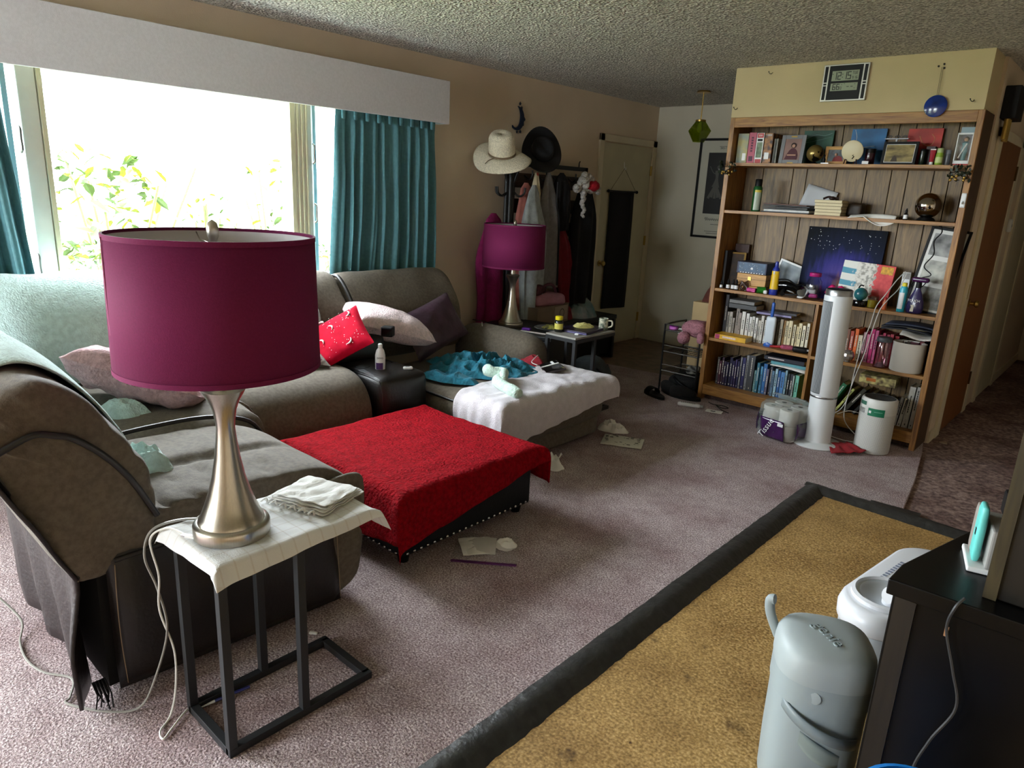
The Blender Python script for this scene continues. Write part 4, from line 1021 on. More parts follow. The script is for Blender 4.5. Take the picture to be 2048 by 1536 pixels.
# ---------------------------------------------------------------- coat stand, hats, moon
t = thing('coat_stand', 'black metal coat stand in front of the hanging coats', 'coat stand', (-3.975, 4.36, 0))
for dx, dy in ((-.022, -.022), (.022, -.022), (0, .026)): MB().tube([(dx, dy, .06), (dx, dy, 1.74)], .019, 10).build('pole', BLKMETAL, t)
for i in range(6):
    a = i * PI / 3 + .3; c, s_ = math.cos(a), math.sin(a)
    MB().tube(smoothpts([(c * .03, s_ * .03, 1.60), (c * .06, s_ * .06, 1.68), (c * .11, s_ * .11, 1.77), (c * .13, s_ * .13, 1.80)], 4), .010, 8).build('top_hook', BLKMETAL, t)
for a in (-1.9, -2.5, .7, 2.4):
    c, s_ = math.cos(a), math.sin(a)
    MB().tube(smoothpts([(c * .03, s_ * .03, 1.52), (c * .07, s_ * .07, 1.49), (c * .11, s_ * .11, 1.51), (c * .12, s_ * .12, 1.56)], 4), .008, 8).build('side_hook', BLKMETAL, t)
for i in range(4):
    a = i * PI / 2 + .4; c, s_ = math.cos(a), math.sin(a)
    MB().tube(smoothpts([(c * .03, s_ * .03, .16), (c * .07, s_ * .07, .10), (c * .12, s_ * .12, .012)], 4), .010, 8).build('foot', BLKMETAL, t)
STRAW = M('cream_straw', '#d6cdb6', .9, var=.14, vs=90, bump=1., bs=150, bd=.006)
def hat(name, label, mat, loc, rot, rc, hc, rb, wave, crease, bandmat, seed=0):
    t = thing(name, label, 'hat', loc); t.rotation_euler = rot
    def cr(u, v):
        a = 2 * PI * u; r = rc * (1 - .10 * v) * math.sqrt(max(0, 1 - max(0, (v - .6) / .4) ** 2.2)) if v < 1 else .001
        z = hc * min(1, v * 1.15) - crease * math.exp(-(r * math.sin(a) / .035) ** 2) * sm((v - .7) * 4)
        return (r * math.cos(a) * 1.12, r * math.sin(a), z)
    MB().grid(cr, 36, 16, cu=True).build('crown', mat, t, solid=.003)
    def br(u, v):
        a = 2 * PI * u; r = lerp(rc * .98, rb * (1 + .08 * math.cos(2 * a + seed)), v)
        return (r * math.cos(a) * 1.05, r * math.sin(a), wave * v * v * (math.cos(2 * a + seed) + .35 * math.sin(3 * a)) - (.05 * v * v if hc > .15 else 0))
    MB().grid(br, 48, 8, cu=True).build('brim', mat, t, solid=.004)
    MB().lathe([(rc * 1.0, .004), (rc * 1.03, .006), (rc * 1.02, .02), (rc * .99, .022)], 36, cap=False, sx=1.12).build('hat_band', bandmat, t)
    return t
h1 = hat('sun_hat', 'cream woven straw sun hat with drooping brim on the coat stand', STRAW, (-3.86, 4.12, 1.80), (math.radians(30), math.radians(10), .35), .095, .165, .215, .03, .0, M('tan_ribbon', '#6d5b44', .8), .8)
MB().tube(smoothpts([(-.02, -.105, .012), (-.05, -.13, .0), (-.06, -.17, -.01)], 4), .003, 5).build('ribbon_tail', M('tan_ribbon', '#6d5b44', .8), h1)
hat('cowboy_hat', 'black wide-brimmed felt hat hung beside the straw hat', M('black_felt', '#0f0f10', .95, var=.2, vs=30), (-3.83, 4.56, 1.85), (math.radians(62), math.radians(40), .5), .085, .11, .17, .035, .03, BLK, 1.6)
t = thing('moon_plaque', 'blue metal crescent moon with stars on the wall above the hats', 'wall ornament', (WX + .005, 4.58, 2.11))
mb = MB(); vs = []
MOONB = M('blue_enamel', '#13233f', .35, .3)
n = 20; out = []
for i in range(n + 1): a = lerp(-2.2, 1.2, i / n); out.append((.085 * math.cos(a) - .02, .095 * math.sin(a)))
inn_ = []
for i in range(n + 1): a = lerp(1.2, -2.2, i / n); inn_.append((.085 * math.cos(a) * .72 - .02 - .018 + .0, .095 * math.sin(a) * .92 + .012))
fs = []; vs = [(0, a, b) for a, b in out] + [(0, a, b) for a, b in inn_[::-1]] + [(.012, a, b) for a, b in out] + [(.012, a, b) for a, b in inn_[::-1]]
m_ = n + 1
for i in range(n):
    fs += [(i, i + 1, m_ + i + 1, m_ + i), (2 * m_ + i, 2 * m_ + i + 1, 3 * m_ + i + 1, 3 * m_ + i), (i, i + 1, 2 * m_ + i + 1, 2 * m_ + i), (m_ + i, m_ + i + 1, 3 * m_ + i + 1, 3 * m_ + i)]
MB().add(vs, fs).build('crescent', MOONB, t)
for y, z in ((.015, .115), (.035, .085), (.075, .0), (.06, -.04), (-.01, -.105), (.03, -.10)):
    pl = [((.016 if i % 2 == 0 else .007) * math.cos(i * PI / 5 + PI / 2) + y, (.016 if i % 2 == 0 else .007) * math.sin(i * PI / 5 + PI / 2) + z) for i in range(10)]
    MB().prism(pl, .0, .006, 'x').build('star', MOONB, t)

# ---------------------------------------------------------------- hall tree with coats
t = thing('hall_tree', 'hall tree with black frame, dark plank back and low bench', 'coat rack', (-3.95, 5.0, 0))
mb = MB()
for y in (4.42, 5.47): mb.bar((-4.06, y, .0), (-4.06, y, 1.765), .035)
mb.bar((-4.06, 4.42, 1.75), (-4.06, 5.4875, 1.75), .035); mb.build('frame', BLKMETAL, t, w=True)
for z0 in (1.56, 1.355, 1.155): MB().box(-4.035, -4.015, 4.38, 5.57, z0, z0 + .117).build('plank', DARKWOOD, t, w=True, bevel=.002)
for y in (4.57, 4.75, 4.94, 5.16, 5.36): MB().tube(smoothpts([(-4.013, y, 1.66), (-3.96, y, 1.63), (-3.93, y, 1.66), (-3.93, y, 1.70)], 4), .007, 6).build('coat_hook', BLKMETAL, t, w=True)
MB().tube(smoothpts([(-4.06, 5.37, 1.765), (-4.06, 5.37, 1.80), (-4.05, 5.37, 1.82)], 3), .006, 6).build('top_peg', BLKMETAL, t, w=True)
MB().box(-4.10, -3.72, 4.38, 5.69, .385, .425).build('bench_seat', BLACKWOOD, t, w=True, bevel=.004)
for y0 in (4.38, 5.66): MB().box(-4.09, -3.73, y0, y0 + .03, .0, .385).build('bench_side', BLACKWOOD, t, w=True)
MB().box(-4.09, -3.75, 4.41, 5.66, .05, .38).build('bench_front', BLK, t, w=True)
def garment(name, label, mat, x, y, zt, zb, wt, wb, seed, cat='coat', th=.06, skew=0., n=26):
    """cloth hanging from one hook: gathered at the top, widening in folds"""
    def fn(u, v):
        a = 2 * PI * u
        k = sm(v * 3.0); w = lerp(wt, wb, k ** .7 if k > 0 else 0) / 2; d = lerp(.015, th, k)
        if v < .02: w *= .35
        f = 1 + .38 * math.sin(a * 6 + seed + v * 2) * sm(v * 2) + .2 * nz(math.cos(a) * 2 + seed, math.sin(a) * 2, v * 3)
        return (x + d * math.cos(a) * f, y + skew * v + w * math.sin(a) * (1 + .12 * nz(v * 4 + seed, math.sin(a), 1)), lerp(zt, zb, v) + (.02 * nz(u * 6, seed, 3) if v > .95 else 0))
    mb = MB(); mb.grid(fn, n * 2, 22, cu=True)
    o = mb.build(name, mat); return tag(o, label, cat, 'coats on the hall tree')
C = lambda n, c: M(n, c, .92, var=.12, vs=25, bump=.3, bs=120)
o = garment('magenta_coat', 'dark magenta coat hanging lowest beside the far sofa end', C('magenta_wool', '#7d0a4c'), -4.02, 4.22, 1.35, .25, .14, .36, 1, skew=.04)
o = garment('grey_robe', 'pale grey fleece robe hanging on the coat stand', C('pale_grey_fleece', '#9aa0a0'), -3.86, 4.52, 1.585, .40, .10, .26, 2, 'robe', .07, .04)
o = garment('coral_robe', 'coral pink robe showing behind the pale grey robe', C('coral_fleece', '#a8665c'), -3.93, 4.50, 1.60, .55, .12, .24, 3, 'robe', .05, .03)
def dots(name, c1, c2, sc_):
    m, nt, b, tc = nodes(name); v = N(nt, 'ShaderNodeTexVoronoi', Scale=sc_); nt.links.new(tc.outputs['Object'], v.inputs['Vector'])
    nt.links.new(ramp(nt, v.outputs['Distance'], [(.30, c2), (.34, c1)]), b.inputs['Base Color']); b.inputs['Roughness'].default_value = .85; return m
o = garment('dotted_scarf', 'cream scarf with red spots hanging from a hook', dots('red_dots_on_cream', '#c9bd9c', '#9c3a30', 16.), -3.90, 4.59, 1.685, 1.22, .04, .09, 4, 'scarf', .03)
o = garment('grey_jacket', 'grey zip jacket with black edging on the hall tree', C('mid_grey_jersey', '#777473'), -3.91, 4.76, 1.69, .72, .07, .24, 5, 'jacket', .06, .06)
MB().tube(smoothpts([(-3.84, 4.80, 1.62), (-3.83, 4.79, 1.45), (-3.825, 4.83, 1.30), (-3.82, 4.84, 1.0), (-3.82, 4.85, .75)], 5), .008, 6).build('edging', BLK, o)
o = garment('black_jacket', 'short black jacket beside the fur-trimmed hat', C('black_fleece', '#0b0b0d'), -3.92, 4.95, 1.70, 1.22, .08, .22, 6, 'jacket', .06)
o = garment('black_coat', 'long black coat nearest the front door', C('black_wool', '#09090a'), -3.92, 5.30, 1.66, .55, .16, .32, 7, 'coat', .07, .02)
o = garment('red_dress', 'dark red dress hanging low between grey jacket and black coat', C('dark_red_satin', '#6d0f1c'), -3.95, 5.02, 1.26, .56, .08, .20, 8, 'dress', .05, .14)
t = thing('santa_hat', 'white fluffy hat with a bright red patch and drooping tail', 'hat', (-3.84, 5.18, 1.55))
FUR = M('white_fur', '#c9c5be', .95, var=.2, vs=50, bump=1., bs=80, bd=.02)
mb = MB(); rr = random.Random(3)
for i in range(46):
    u = rr.random(); a = rr.uniform(0, 6.28); p = (rr.uniform(-.03, .05), -.13 + .24 * u + .02 * math.cos(a), .13 - .10 * u + .05 * math.sin(a) - (.06 if u < .3 else 0))
    mb.ball(p, rr.uniform(.022, .04), 8, 6)
for i in range(16): mb.ball((.02 + rr.uniform(-.01, .01), -.05 + i * .002 + rr.uniform(-.012, .012), .0 - i * .014), .026 - i * .0008, 8, 6)
mb.build('fur_trim', FUR, t)
mb = MB(); mb.ball((.04, .06, .055), .06, 16, 10, sy=1.25, sz=.8); mb.v = [(x, y, z + .012 * nz(x * 40, y * 40, z * 40)) for x, y, z in mb.v]; mb.build('red_crown', M('bright_red_felt', '#a80d20', .9, bump=.5, bs=60), t)
mb = MB()
for i in range(10): mb.ball((.05, .13 + rr.uniform(-.02, .02), .02 + rr.uniform(-.02, .02)), .022, 8, 6)
mb.build('pompom', FUR, t)
# bench load
t = thing('shoe_box', 'brown printed cardboard box on the hall tree bench', 'box', (-3.90, 4.72, .425), math.radians(8))
CARDB = M('brown_card', '#7c6c5c', .8, var=.08)
MB().box(-.15, .15, -.26, .26, 0, .165).build('box_body', CARDB, t, bevel=.003); MB().box(.1505, .152, .02, .24, .02, .15).build('label', M('pale_label', '#a89a8c', .8), t)
MB().lathe([(.04, 0), (.04, .001), (.034, .001), (.034, 0)], 20, T=Matrix.Translation((.1525, .14, .085)) @ Matrix.Rotation(PI/2, 4, 'Y'), cap=False).build('printed_ring', INK, t)
t = thing('pink_bag', 'folded dusty pink bag lying on the cardboard box', 'bag', (-3.86, 4.72, .592), math.radians(-10))
PKB = M('dusty_pink_canvas', '#a3707c', .85, var=.1, vs=20, bump=.2, bs=100)
MB().soft((0, 0, .045), (.24, .34, .09), .035, 8, (0, 0, .02), .008, 14).build('body', PKB, t); MB().tube(smoothpts([(.05, -.12, .09), (.07, -.05, .17), (.07, .04, .17), (.05, .1, .1)], 5), .012, 8).build('strap', M('plum_strap', '#4f2333', .7), t)
t = thing('plaid_handbag', 'maroon plaid handbag on top of the pink bag', 'bag', (-3.84, 4.60, .688), .2)
MB().soft((0, 0, .04), (.12, .17, .08), .03, 7, (0, 0, .01), .006, 18).build('body', M('maroon_plaid', '#4a2229', .8, var=.5, vs=30), t); MB().tube(smoothpts([(0, -.06, .07), (0, -.03, .14), (0, .03, .14), (0, .06, .07)], 5), .008, 8).build('handle', M('plum_strap', '#4f2333', .7), t)
mb = MB(); heap(mb, -3.88, 5.30, .425, .14, .19, .17, 7.7, 22, freq=10, rough=.45)
tag(mb.build('grocery_bag', M('thin_grocery_plastic', '#8d8f8e', .3, col2='#3f6b6c', vs=7, bump=.8, bs=30, bd=.01)), 'crinkled pale plastic bag on the bench by the door', 'plastic bag')
mb = MB(); heap(mb, -3.86, 5.06, .425, .06, .07, .12, 5.2, 14, freq=16, rough=.6)
tag(mb.build('red_pouch', C('dull_red_cloth', '#7c2230')), 'small red cloth pouch between box and plastic bag', 'pouch')

# ---------------------------------------------------------------- black chest and second C table
t = thing('black_chest', 'black wood chest with plank front under the far lamp', 'chest', (-3.60, 4.22, 0), math.radians(14))
MB().box(-.33, .33, -.27, .27, .0, .455).build('body', BLACKWOOD, t, bevel=.004); MB().box(-.35, .35, -.29, .29, .455, .485).build('lid', BLACKWOOD, t, bevel=.004)
for i in range(5): MB().box(-.325, .325, -.278, -.27, .02 + i * .087, .02 + i * .087 + .078).build('plank', BLACKWOOD, t, bevel=.003)
c_table('dark metal C-shaped side table carrying mug and laptop', (-2.895, 3.985, 0))
zc = .592
t = thing('coffee_mug', 'white patterned mug at the corner of the far side table', 'mug', (-2.835, 4.17, zc), .4)
MB().lathe([(.030, 0), (.034, .004), (.034, .085), (.031, .085), (.031, .01), (.002, .008)], 24, cap=False).build('body', M('white_ceramic', '#cfccb8', .3, col2='#5a6a5c', vs=45, detail=1), t)
MB().tube(smoothpts([(.033, 0, .07), (.06, 0, .068), (.063, 0, .035), (.034, 0, .02)], 5), .006, 8).build('handle', M('mug_handle', '#cfccb8', .3), t)
t = thing('vitamin_bottle', 'dark bottle with yellow cap and label on the far side table', 'bottle', (-2.985, 3.84, zc), 1.)
MB().lathe([(.027, 0), (.03, .004), (.03, .07), (.024, .082), (.021, .084)], 20).build('body', M('amber_dark', '#20221c', .2), t); MB().lathe([(.026, .084), (.027, .086), (.027, .108), (.024, .11)], 20).build('cap', M('yellow_cap', '#d2c21a', .4), t)
MB().lathe([(.0305, .02), (.0305, .06)], 20, cap=False).build('label', M('yellow_label', '#c7bd57', .5), t)
t = thing('laptop', 'closed dark purple laptop on the far side table', 'laptop', (-2.915, 4.03, zc), math.radians(8))
MB().box(-.115, .115, -.155, .155, 0, .009).build('base', M('lilac_aluminium', '#55507a', .35, .4), t, bevel=.003); MB().box(-.115, .115, -.155, .155, .010, .018).build('screen_lid', M('purple_aluminium', '#262038', .3, .3), t, bevel=.003)
mb = MB(); heap(mb, -2.94, 4.07, zc + .018, .075, .10, .03, 2.4, 18, freq=18, rot=.3)
tag(mb.build('yellow_cloth', M('lemon_cloth', '#c9c07a', .9, var=.15, vs=40, bump=.4, bs=90)), 'crumpled lemon yellow cloth on the closed laptop', 'cloth')
o = MB().soft((0, 0, .006), (.03, .022, .012), .005, 4).build('pill_box', WHITE); place(o, (-2.83, 3.85, zc), (0, 0, .3)); tag(o, 'tiny white lozenge at the near edge of the far side table', 'box')
t = thing('round_tray', 'round clear tray with small things on the black chest', 'tray', (-3.42, 4.30, .487), .3)
MB().lathe([(.10, .0), (.135, .012), (.13, .014), (.09, .004), (.002, .004)], 30, cap=False).build('dish', M('pale_clear_dish', '#8e9494', .25, alpha=.7), t)
mb = MB(); heap(mb, 0, 0, .006, .08, .06, .03, 3.9, 14, freq=25); mb.build('contents', M('mixed_bits', '#2a2c28', .6, col2='#a8a04a', vs=30), t)
o = MB().soft((0, 0, .012), (.07, .045, .024), .01, 6, wr=.004, wf=40).build('purple_clip', M('violet_plastic', '#6d2fb0', .4)); place(o, (-3.49, 4.085, .487), (0, 0, .5)); tag(o, 'bright violet plastic clip on the black chest', 'clip')
o = MB().box(-.11, .11, -.012, .012, 0, .008).build('white_ruler', M('pinkish_white', '#d8cfd0', .5), bevel=.002); place(o, (-3.40, 4.06, .487), (0, 0, .25)); tag(o, 'white flat stick along the front of the black chest', 'stick')
tag(MB().tube(smoothpts([(-3.69, 4.03, .492), (-3.72, 3.95, .49), (-3.71, 3.89, .48), (-3.69, 3.855, .40), (-3.66, 3.80, .47), (-3.60, 3.70, .575), (-3.5, 3.6, .575)], 6), .0035, 6).build('lamp_cord', M('pale_cord', '#a9a498', .4)), 'pale lamp cord dropping behind the sofa arm', 'cord')
tag(MB().tube(smoothpts([(-3.78, 3.78, .56), (-3.62, 3.74, .575), (-3.5, 3.70, .575), (-3.38, 3.72, .57), (-3.30, 3.66, .565)], 6), .003, 6).build('power_cable', BLK), 'thin black cord lying over the far sofa arm', 'cord')
t = thing('canvas_bag', 'dark grey canvas bag under the far side table', 'bag', (-3.02, 4.30, 0), .2)
MB().soft((0, 0, .16), (.26, .30, .32), .10, 9, (.03, .03, .02), .012, 8).build('body', M('slate_canvas', '#2f3638', .9, var=.2, vs=15), t); MB().tube(smoothpts([(.10, -.1, .28), (.15, -.04, .22), (.15, .05, .2), (.10, .11, .27)], 5), .008, 6).build('strap', BLK, t)

# ---------------------------------------------------------------- wire rack by the bookcase
t = thing('wire_rack', 'narrow black wire shelf rack beside the bookcase', 'rack', (-2.645, 5.20, 0))
RX0, RX1, RY0, RY1, RH = -2.81, -2.49, 5.02, 5.36, .545
for x in (RX0, RX1):
    MB().tube(smoothpts([(x, RY0, 0), (x, RY0, .25), (x, RY0, RH - .03), (x, RY0 + .03, RH), (x, RY1 - .03, RH), (x, RY1, RH - .03), (x, RY1, .25), (x, RY1, 0)], 4), .008, 8).build('side_frame', BLKMETAL, t, w=True)
for z in (.50, .325, .165):
    s_ = MB(); 
    for y in (RY0, RY1): s_.tube([(RX0, y, z), (RX1, y, z)], .0055, 6)
    for y in (RY0,): s_.tube([(RX0, y, z + .05), (RX1, y, z + .05)], .004, 6)
    p_ = s_.build('shelf_rail', M('dull_chrome', '#6f6d68', .35, .8), t, w=True)
    g = MB()
    for i in range(13): y = lerp(RY0, RY1, i / 12); g.tube([(RX0, y, z), (RX1, y, z)], .0016, 4)
    for i in range(9): x = lerp(RX0, RX1, i / 8); g.tube([(x, RY0, z), (x, RY1, z)], .0016, 4)
    g.build('wire_mesh', BLKMETAL, p_, w=True)
t = thing('knit_hat', 'dusty pink knitted bobble hat hanging on the wire rack', 'hat', (-2.565, 5.05, .51))
KN = M('pink_knit', '#a5717c', .95, var=.2, vs=80, bump=1., bs=120, bd=.01)
mb = MB(); mb.soft((.01, .03, .035), (.20, .20, .10), .05, 9, (.0, .01, .02), .012, 14); mb.build('hat_body', KN, t)
mb = MB(); mb.ball((-.045, -.08, -.035), .05, 18, 12); mb.v = [(x, y, z + .008 * nz(x * 60, y * 60, z * 60)) for x, y, z in mb.v]; mb.build('bobble', KN, t)
MB().soft((.09, -.06, -.02), (.05, .05, .09), .02, 6, wr=.006, wf=30).build('ear_flap', KN, t)
t = thing('tape_roll', 'shiny violet roll of ribbon at the left of the wire rack', 'roll', (-2.76, 5.07, .507), .3)
MB().lathe([(.018, 0), (.036, 0), (.036, .03), (.018, .03), (.018, 0)], 24, cap=False).build('roll', M('shiny_violet', '#8a2f8f', .2), t); MB().lathe([(.0365, .006), (.0365, .024)], 24, cap=False).build('painted_shine', M('pink_shine', '#d07ad0', .2), t)  # paler band paints shine onto the violet roll
mb = MB()
for i in range(4): mb.tube(smoothpts([(-2.71 + i * .01, 5.06, .515), (-2.68 + i * .01, 5.03, .53), (-2.65 + i * .005, 5.04, .52), (-2.69 + i * .012, 5.015, .49)], 5), .004, 6)
tag(mb.build('cable_bundle', CORDW), 'bundle of off-white cables on the wire rack', 'cable')
o = MB().grid(lambda u, v: (lerp(-.12, .10, u), lerp(-.06, .06, v), .02 + .10 * u * u + .01 * nz(u * 3, v * 3, 2)), 12, 8).build('white_cloth', M('off_white_cloth', '#b5b1a2', .9), solid=.004); place(o, (-2.60, 5.26, .505), (0, 0, .2)); tag(o, 'off-white cloth with upturned corner behind the pink hat', 'cloth')
t = thing('backpack', 'black backpack stuffed under the wire rack', 'bag', (-2.63, 5.17, 0), .1)
MB().soft((0, 0, .075), (.27, .26, .14), .06, 9, (.0, .02, .01), .012, 12).build('body', C('black_nylon', '#0b0b0c'), t); MB().tube(smoothpts([(-.08, -.11, .12), (-.02, -.16, .1), (.06, -.16, .06), (.10, -.12, .03)], 5), .012, 8).build('strap', BLK, t)
o = MB().soft((0, 0, .03), (.10, .10, .06), .02, 6, wr=.01, wf=25).build('striped_cloth', M('zebra_cloth', '#9a9890', .9, col2='#23221f', vs=30, detail=0)); place(o, (-2.57, 5.12, .167), (0, 0, .4)); tag(o, 'black and white striped cloth on the lower rack shelf', 'cloth')
def shoe(name, label, loc, rot, L=.26, lace=True, hgt=.09):
    t = thing(name, label, 'shoe', loc, rot)
    def sole(u, v):
        a = 2 * PI * u; k = L / 2 * math.cos(a); w = .045 * (1 + .15 * math.cos(a)) * math.sin(a); return (k, w, lerp(0, .022, v))
    mb = MB(); mb.grid(sole, 28, 1, cu=True); mb.add([sole(i / 28, 1) for i in range(28)], [tuple(range(28))]); mb.build('sole', BLK, t)
    if lace:
        mb = MB(); mb.soft((-.02, 0, .05), (L * .82, .078, hgt), .035, 8, (0, 0, .0), .004, 20)
        mb.v = [(x, y, .02 + (z - .02) * (1.0 if x < 0 else max(.45, 1 - x * 5))) for x, y, z in mb.v]; mb.build('upper', C('black_suede', '#0d0d0e'), t)
        mb = MB()
        for i in range(4): mb.tube([(.0 + i * .02, -.03, .075 - i * .008), (.012 + i * .02, 0, .088 - i * .010), (.0 + i * .02, .03, .075 - i * .008)], .003, 5)
        mb.build('laces', M('grey_lace', '#77757a', .8), t)
    else:
        MB().grid(lambda u, v: (lerp(.0, .07, v), .05 * math.cos(PI * u), .02 + .045 * math.sin(PI * u)), 12, 4).build('strap', BLK, t, solid=.006)
    return t
shoe('sandal', 'flat black sandal lying farthest left on the carpet', (-2.72, 4.80, .002), math.radians(155), lace=False)
shoe('sneaker', 'black shoe with grey laces in front of the wire rack', (-2.52, 4.93, .002), math.radians(10))
shoe('sneaker', 'second black shoe half hidden at the foot of the wire rack', (-2.66, 5.03 - .07, .002), math.radians(-25))
t = thing('ointment_tube', 'white squeeze tube with dark lettering on the carpet by the shoes', 'tube', (-2.39, 4.755, .016), math.radians(22))
MB().soft((0, 0, 0), (.17, .04, .028), .013, 6).build('tube_body', WHITE, t); MB().tube([(.085, 0, -.002), (.105, 0, -.002)], .012, 10).build('cap', SILVER, t)
mb = MB()
for i in range(8): mb.box(-.06 + i * .014, -.051 + i * .014, -.006, .006, .0138, .0146)
mb.build('printed_marks', M('olive_print', '#4a5440', .6), t)['kind'] = 'stuff'
t = thing('picture_card', 'white card with a small black picture on the carpet by the bookcase', 'card', (-2.195, 4.785, .003), math.radians(14))
MB().box(-.06, .06, -.035, .035, 0, .002).build('card', PAPER, t); MB().prism([(-.03, -.01), (-.02, .012), (-.005, .003), (.005, .015), (.012, -.004), (.0, -.016)], .002, .0026).build('black_print', BLK, t)
tag(MB().tube(smoothpts([(-2.34, 4.98, .006), (-2.28, 4.95, .006), (-2.22, 4.97, .008), (-2.16, 4.95, .006), (-2.19, 4.91, .006), (-2.25, 4.93, .01), (-2.17, 4.86, .006), (-2.10, 4.83, .006)], 7), .003, 6).build('power_cable', BLK), 'curled black cord on the carpet before the bookcase', 'cord')
t = thing('moving_box', 'beige cardboard box standing in the corner behind the bookcase', 'box', (-2.69, 5.66, 0))
MB().box(-.15, .13, -.15, .15, 0, .69).build('box_body', M('beige_card', '#c0a77c', .8, var=.04), t, bevel=.003); MB().box(-.15, .13, -.001, .001, .69, .6905).build('flap_gap', INK, t)
mb = MB(); heap(mb, -2.72, 5.62, .69, .09, .08, .13, 4.4, 16, freq=14, rough=.5)
tag(mb.build('rust_bag', C('rust_cloth', '#5d2f26')), 'rust red cloth bag on the beige cardboard box', 'bag')

# ---------------------------------------------------------------- hallway
HX = -.885
d2 = bpy.data.objects.new('door_2', None); COL.objects.link(d2); d2.location = (HX, 6.0, 0); struct(d2); WM['door_2'] = Matrix.Translation((HX, 6.0, 0))
MB().box(HX, HX + .018, 5.50, 5.62, -.012, 2.06).box(HX, HX + .018, 6.42, 6.54, -.012, 2.06).box(HX, HX + .018, 5.50, 6.54, 2.0, 2.06).build('door_trim', TRIM, d2, w=True, bevel=.003)
MB().box(HX + .001, HX + .012, 5.62, 6.42, 0, 2.0).build('door_leaf', DOORWOOD, d2, w=True)
MB().lathe([(.028, 0), (.028, .005), (.011, .01), (.011, .03), (.026, .042), (.02, .058), (.002, .06)], 18, T=Matrix.Translation((HX + .012, 5.70, .93)) @ Matrix.Rotation(PI/2, 4, 'Y'), cap=False).build('door_knob', BRASS, d2, w=True)
for z in (1.82, .28): MB().box(HX + .010, HX + .024, 6.405, 6.43, z - .05, z + .05).build('hinge', M('dark_brass', '#5a4526', .4, .9), d2, w=True)
d4 = bpy.data.objects.new('door_4', None); COL.objects.link(d4); d4.location = (HX, 7.3, 0); struct(d4); WM['door_4'] = Matrix.Translation((HX, 7.3, 0))
MB().box(HX, HX + .018, 6.86, 6.96, -.012, 2.06).box(HX, HX + .018, 7.70, 7.80, -.012, 2.06).box(HX, HX + .018, 6.86, 7.80, 2.0, 2.06).build('door_trim', TRIM, d4, w=True); MB().box(HX + .001, HX + .010, 6.96, 7.70, 0, 2.0).build('door_leaf', DOORP, d4, w=True)
struct(MB().box(HX, HX + .012, 5.34, 5.50, -.012, .07).box(HX, HX + .012, 7.8, 9.4, -.012, .07).build('baseboard_hall', TRIM))
t = thing('door_chime', 'black door chime box with brass tubes on the hall wall', 'door chime', (HX, 5.50, 1.97))
MB().box(HX + .001, HX + .085, 5.42, 5.66, 2.10, 2.29).build('chime_box', BLK, t, w=True, bevel=.005)
for y, z0 in ((5.45, 1.98), (5.485, 1.97), (5.52, 1.97)): MB().tube([(HX + .04, y, z0), (HX + .04, y, 2.10)], .015, 12).build('chime_tube', BRASS, t, w=True)
t = thing('thermostat', 'small white rounded wall sensor in the hallway', 'sensor', (HX + .001, 6.68, 1.45))
MB().soft((.015, 0, 0), (.03, .07, .10), .013, 6).build('cover', WHITE, t); MB().box(.03, .031, -.02, .02, -.01, .01).build('window', SILVER, t)
t = thing('switch_plate', 'narrow brass strike plate set on the hall door trim', 'plate', (HX + .018, 5.555, 1.02))
MB().box(0, .002, -.008, .008, -.05, .05).build('plate', BRASS, t)
# ---------------------------------------------------------------- bookcase
BX0, BX1, BY0, BY1 = -2.465, -.895, 5.03, 5.33
S1, S2, S3, S4, S5 = 1.803, 1.468, .888, .502, .122
bc = thing('bookcase', 'tall built-in oak bookcase with panelled back', 'bookcase', (-1.68, 5.18, 0))
MB().box(BX0, BX0 + .034, BY0, BY1, 0, 2.112).build('side_panel', OAK_Z, bc, w=True, bevel=.002)
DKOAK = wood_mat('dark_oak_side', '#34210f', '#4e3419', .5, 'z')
mb = MB().box(BX1 - .034, BX1, BY0, BY0 + .02, 0, 2.112); mb.build('face_stile', OAK_Z, bc, w=True, bevel=.002)
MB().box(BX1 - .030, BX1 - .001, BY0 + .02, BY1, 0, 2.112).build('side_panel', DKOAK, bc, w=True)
MB().box(BX0 + .034, BX1 - .034, BY0, BY0 + .022, 2.045, 2.111).build('top_rail', OAK_X, bc, w=True, bevel=.002)
for z, xa, xb in ((S1, BX0 + .034, BX1 - .034), (S2, BX0 + .034, BX1 - .034), (S3, BX0 + .034, BX1 - .034), (S4, BX0 + .034, -1.665), (S4, -1.645, BX1 - .034), (S5, BX0 + .034, BX1 - .034)):
    MB().box(xa, xb, BY0 + .004, BY1 - .015, z - .022, z).build('shelf', OAK_X, bc, w=True, bevel=.0015)
MB().box(-1.665, -1.645, BY0 + .005, BY1 - .015, S5, S3 - .022).build('divider', OAK_Z, bc, w=True)
MB().box(BX0 + .034, BX1 - .034, BY0 + .006, BY0 + .026, .045, S5 - .022).build('base_rail', OAK_X, bc, w=True, bevel=.002)
MB().box(BX0 + .034, BX1 - .034, BY0 + .06, BY0 + .075, 0, .05).build('kick_board', M('carpeted_kick', '#4f403e', .95, var=.3, vs=60), bc, w=True)
gx = [BX0 + .034, -2.293, -2.07, -1.97, -1.762, -1.568, -1.411, -1.311, -1.158, -1.067, -.985, BX1 - .034]
for a, b in zip(gx, gx[1:]): MB().box(a + .0025, b - .0025, BY1 - .012, BY1 - .004, S5, 2.10).build('back_board', PANEL, bc, w=True, bevel=.0015)
MB().box(BX0 + .034, BX1 - .034, BY1 - .004, BY1 - .002, S5, 2.10).build('back_sheet', M('groove_black', '#080604', .9), bc, w=True)

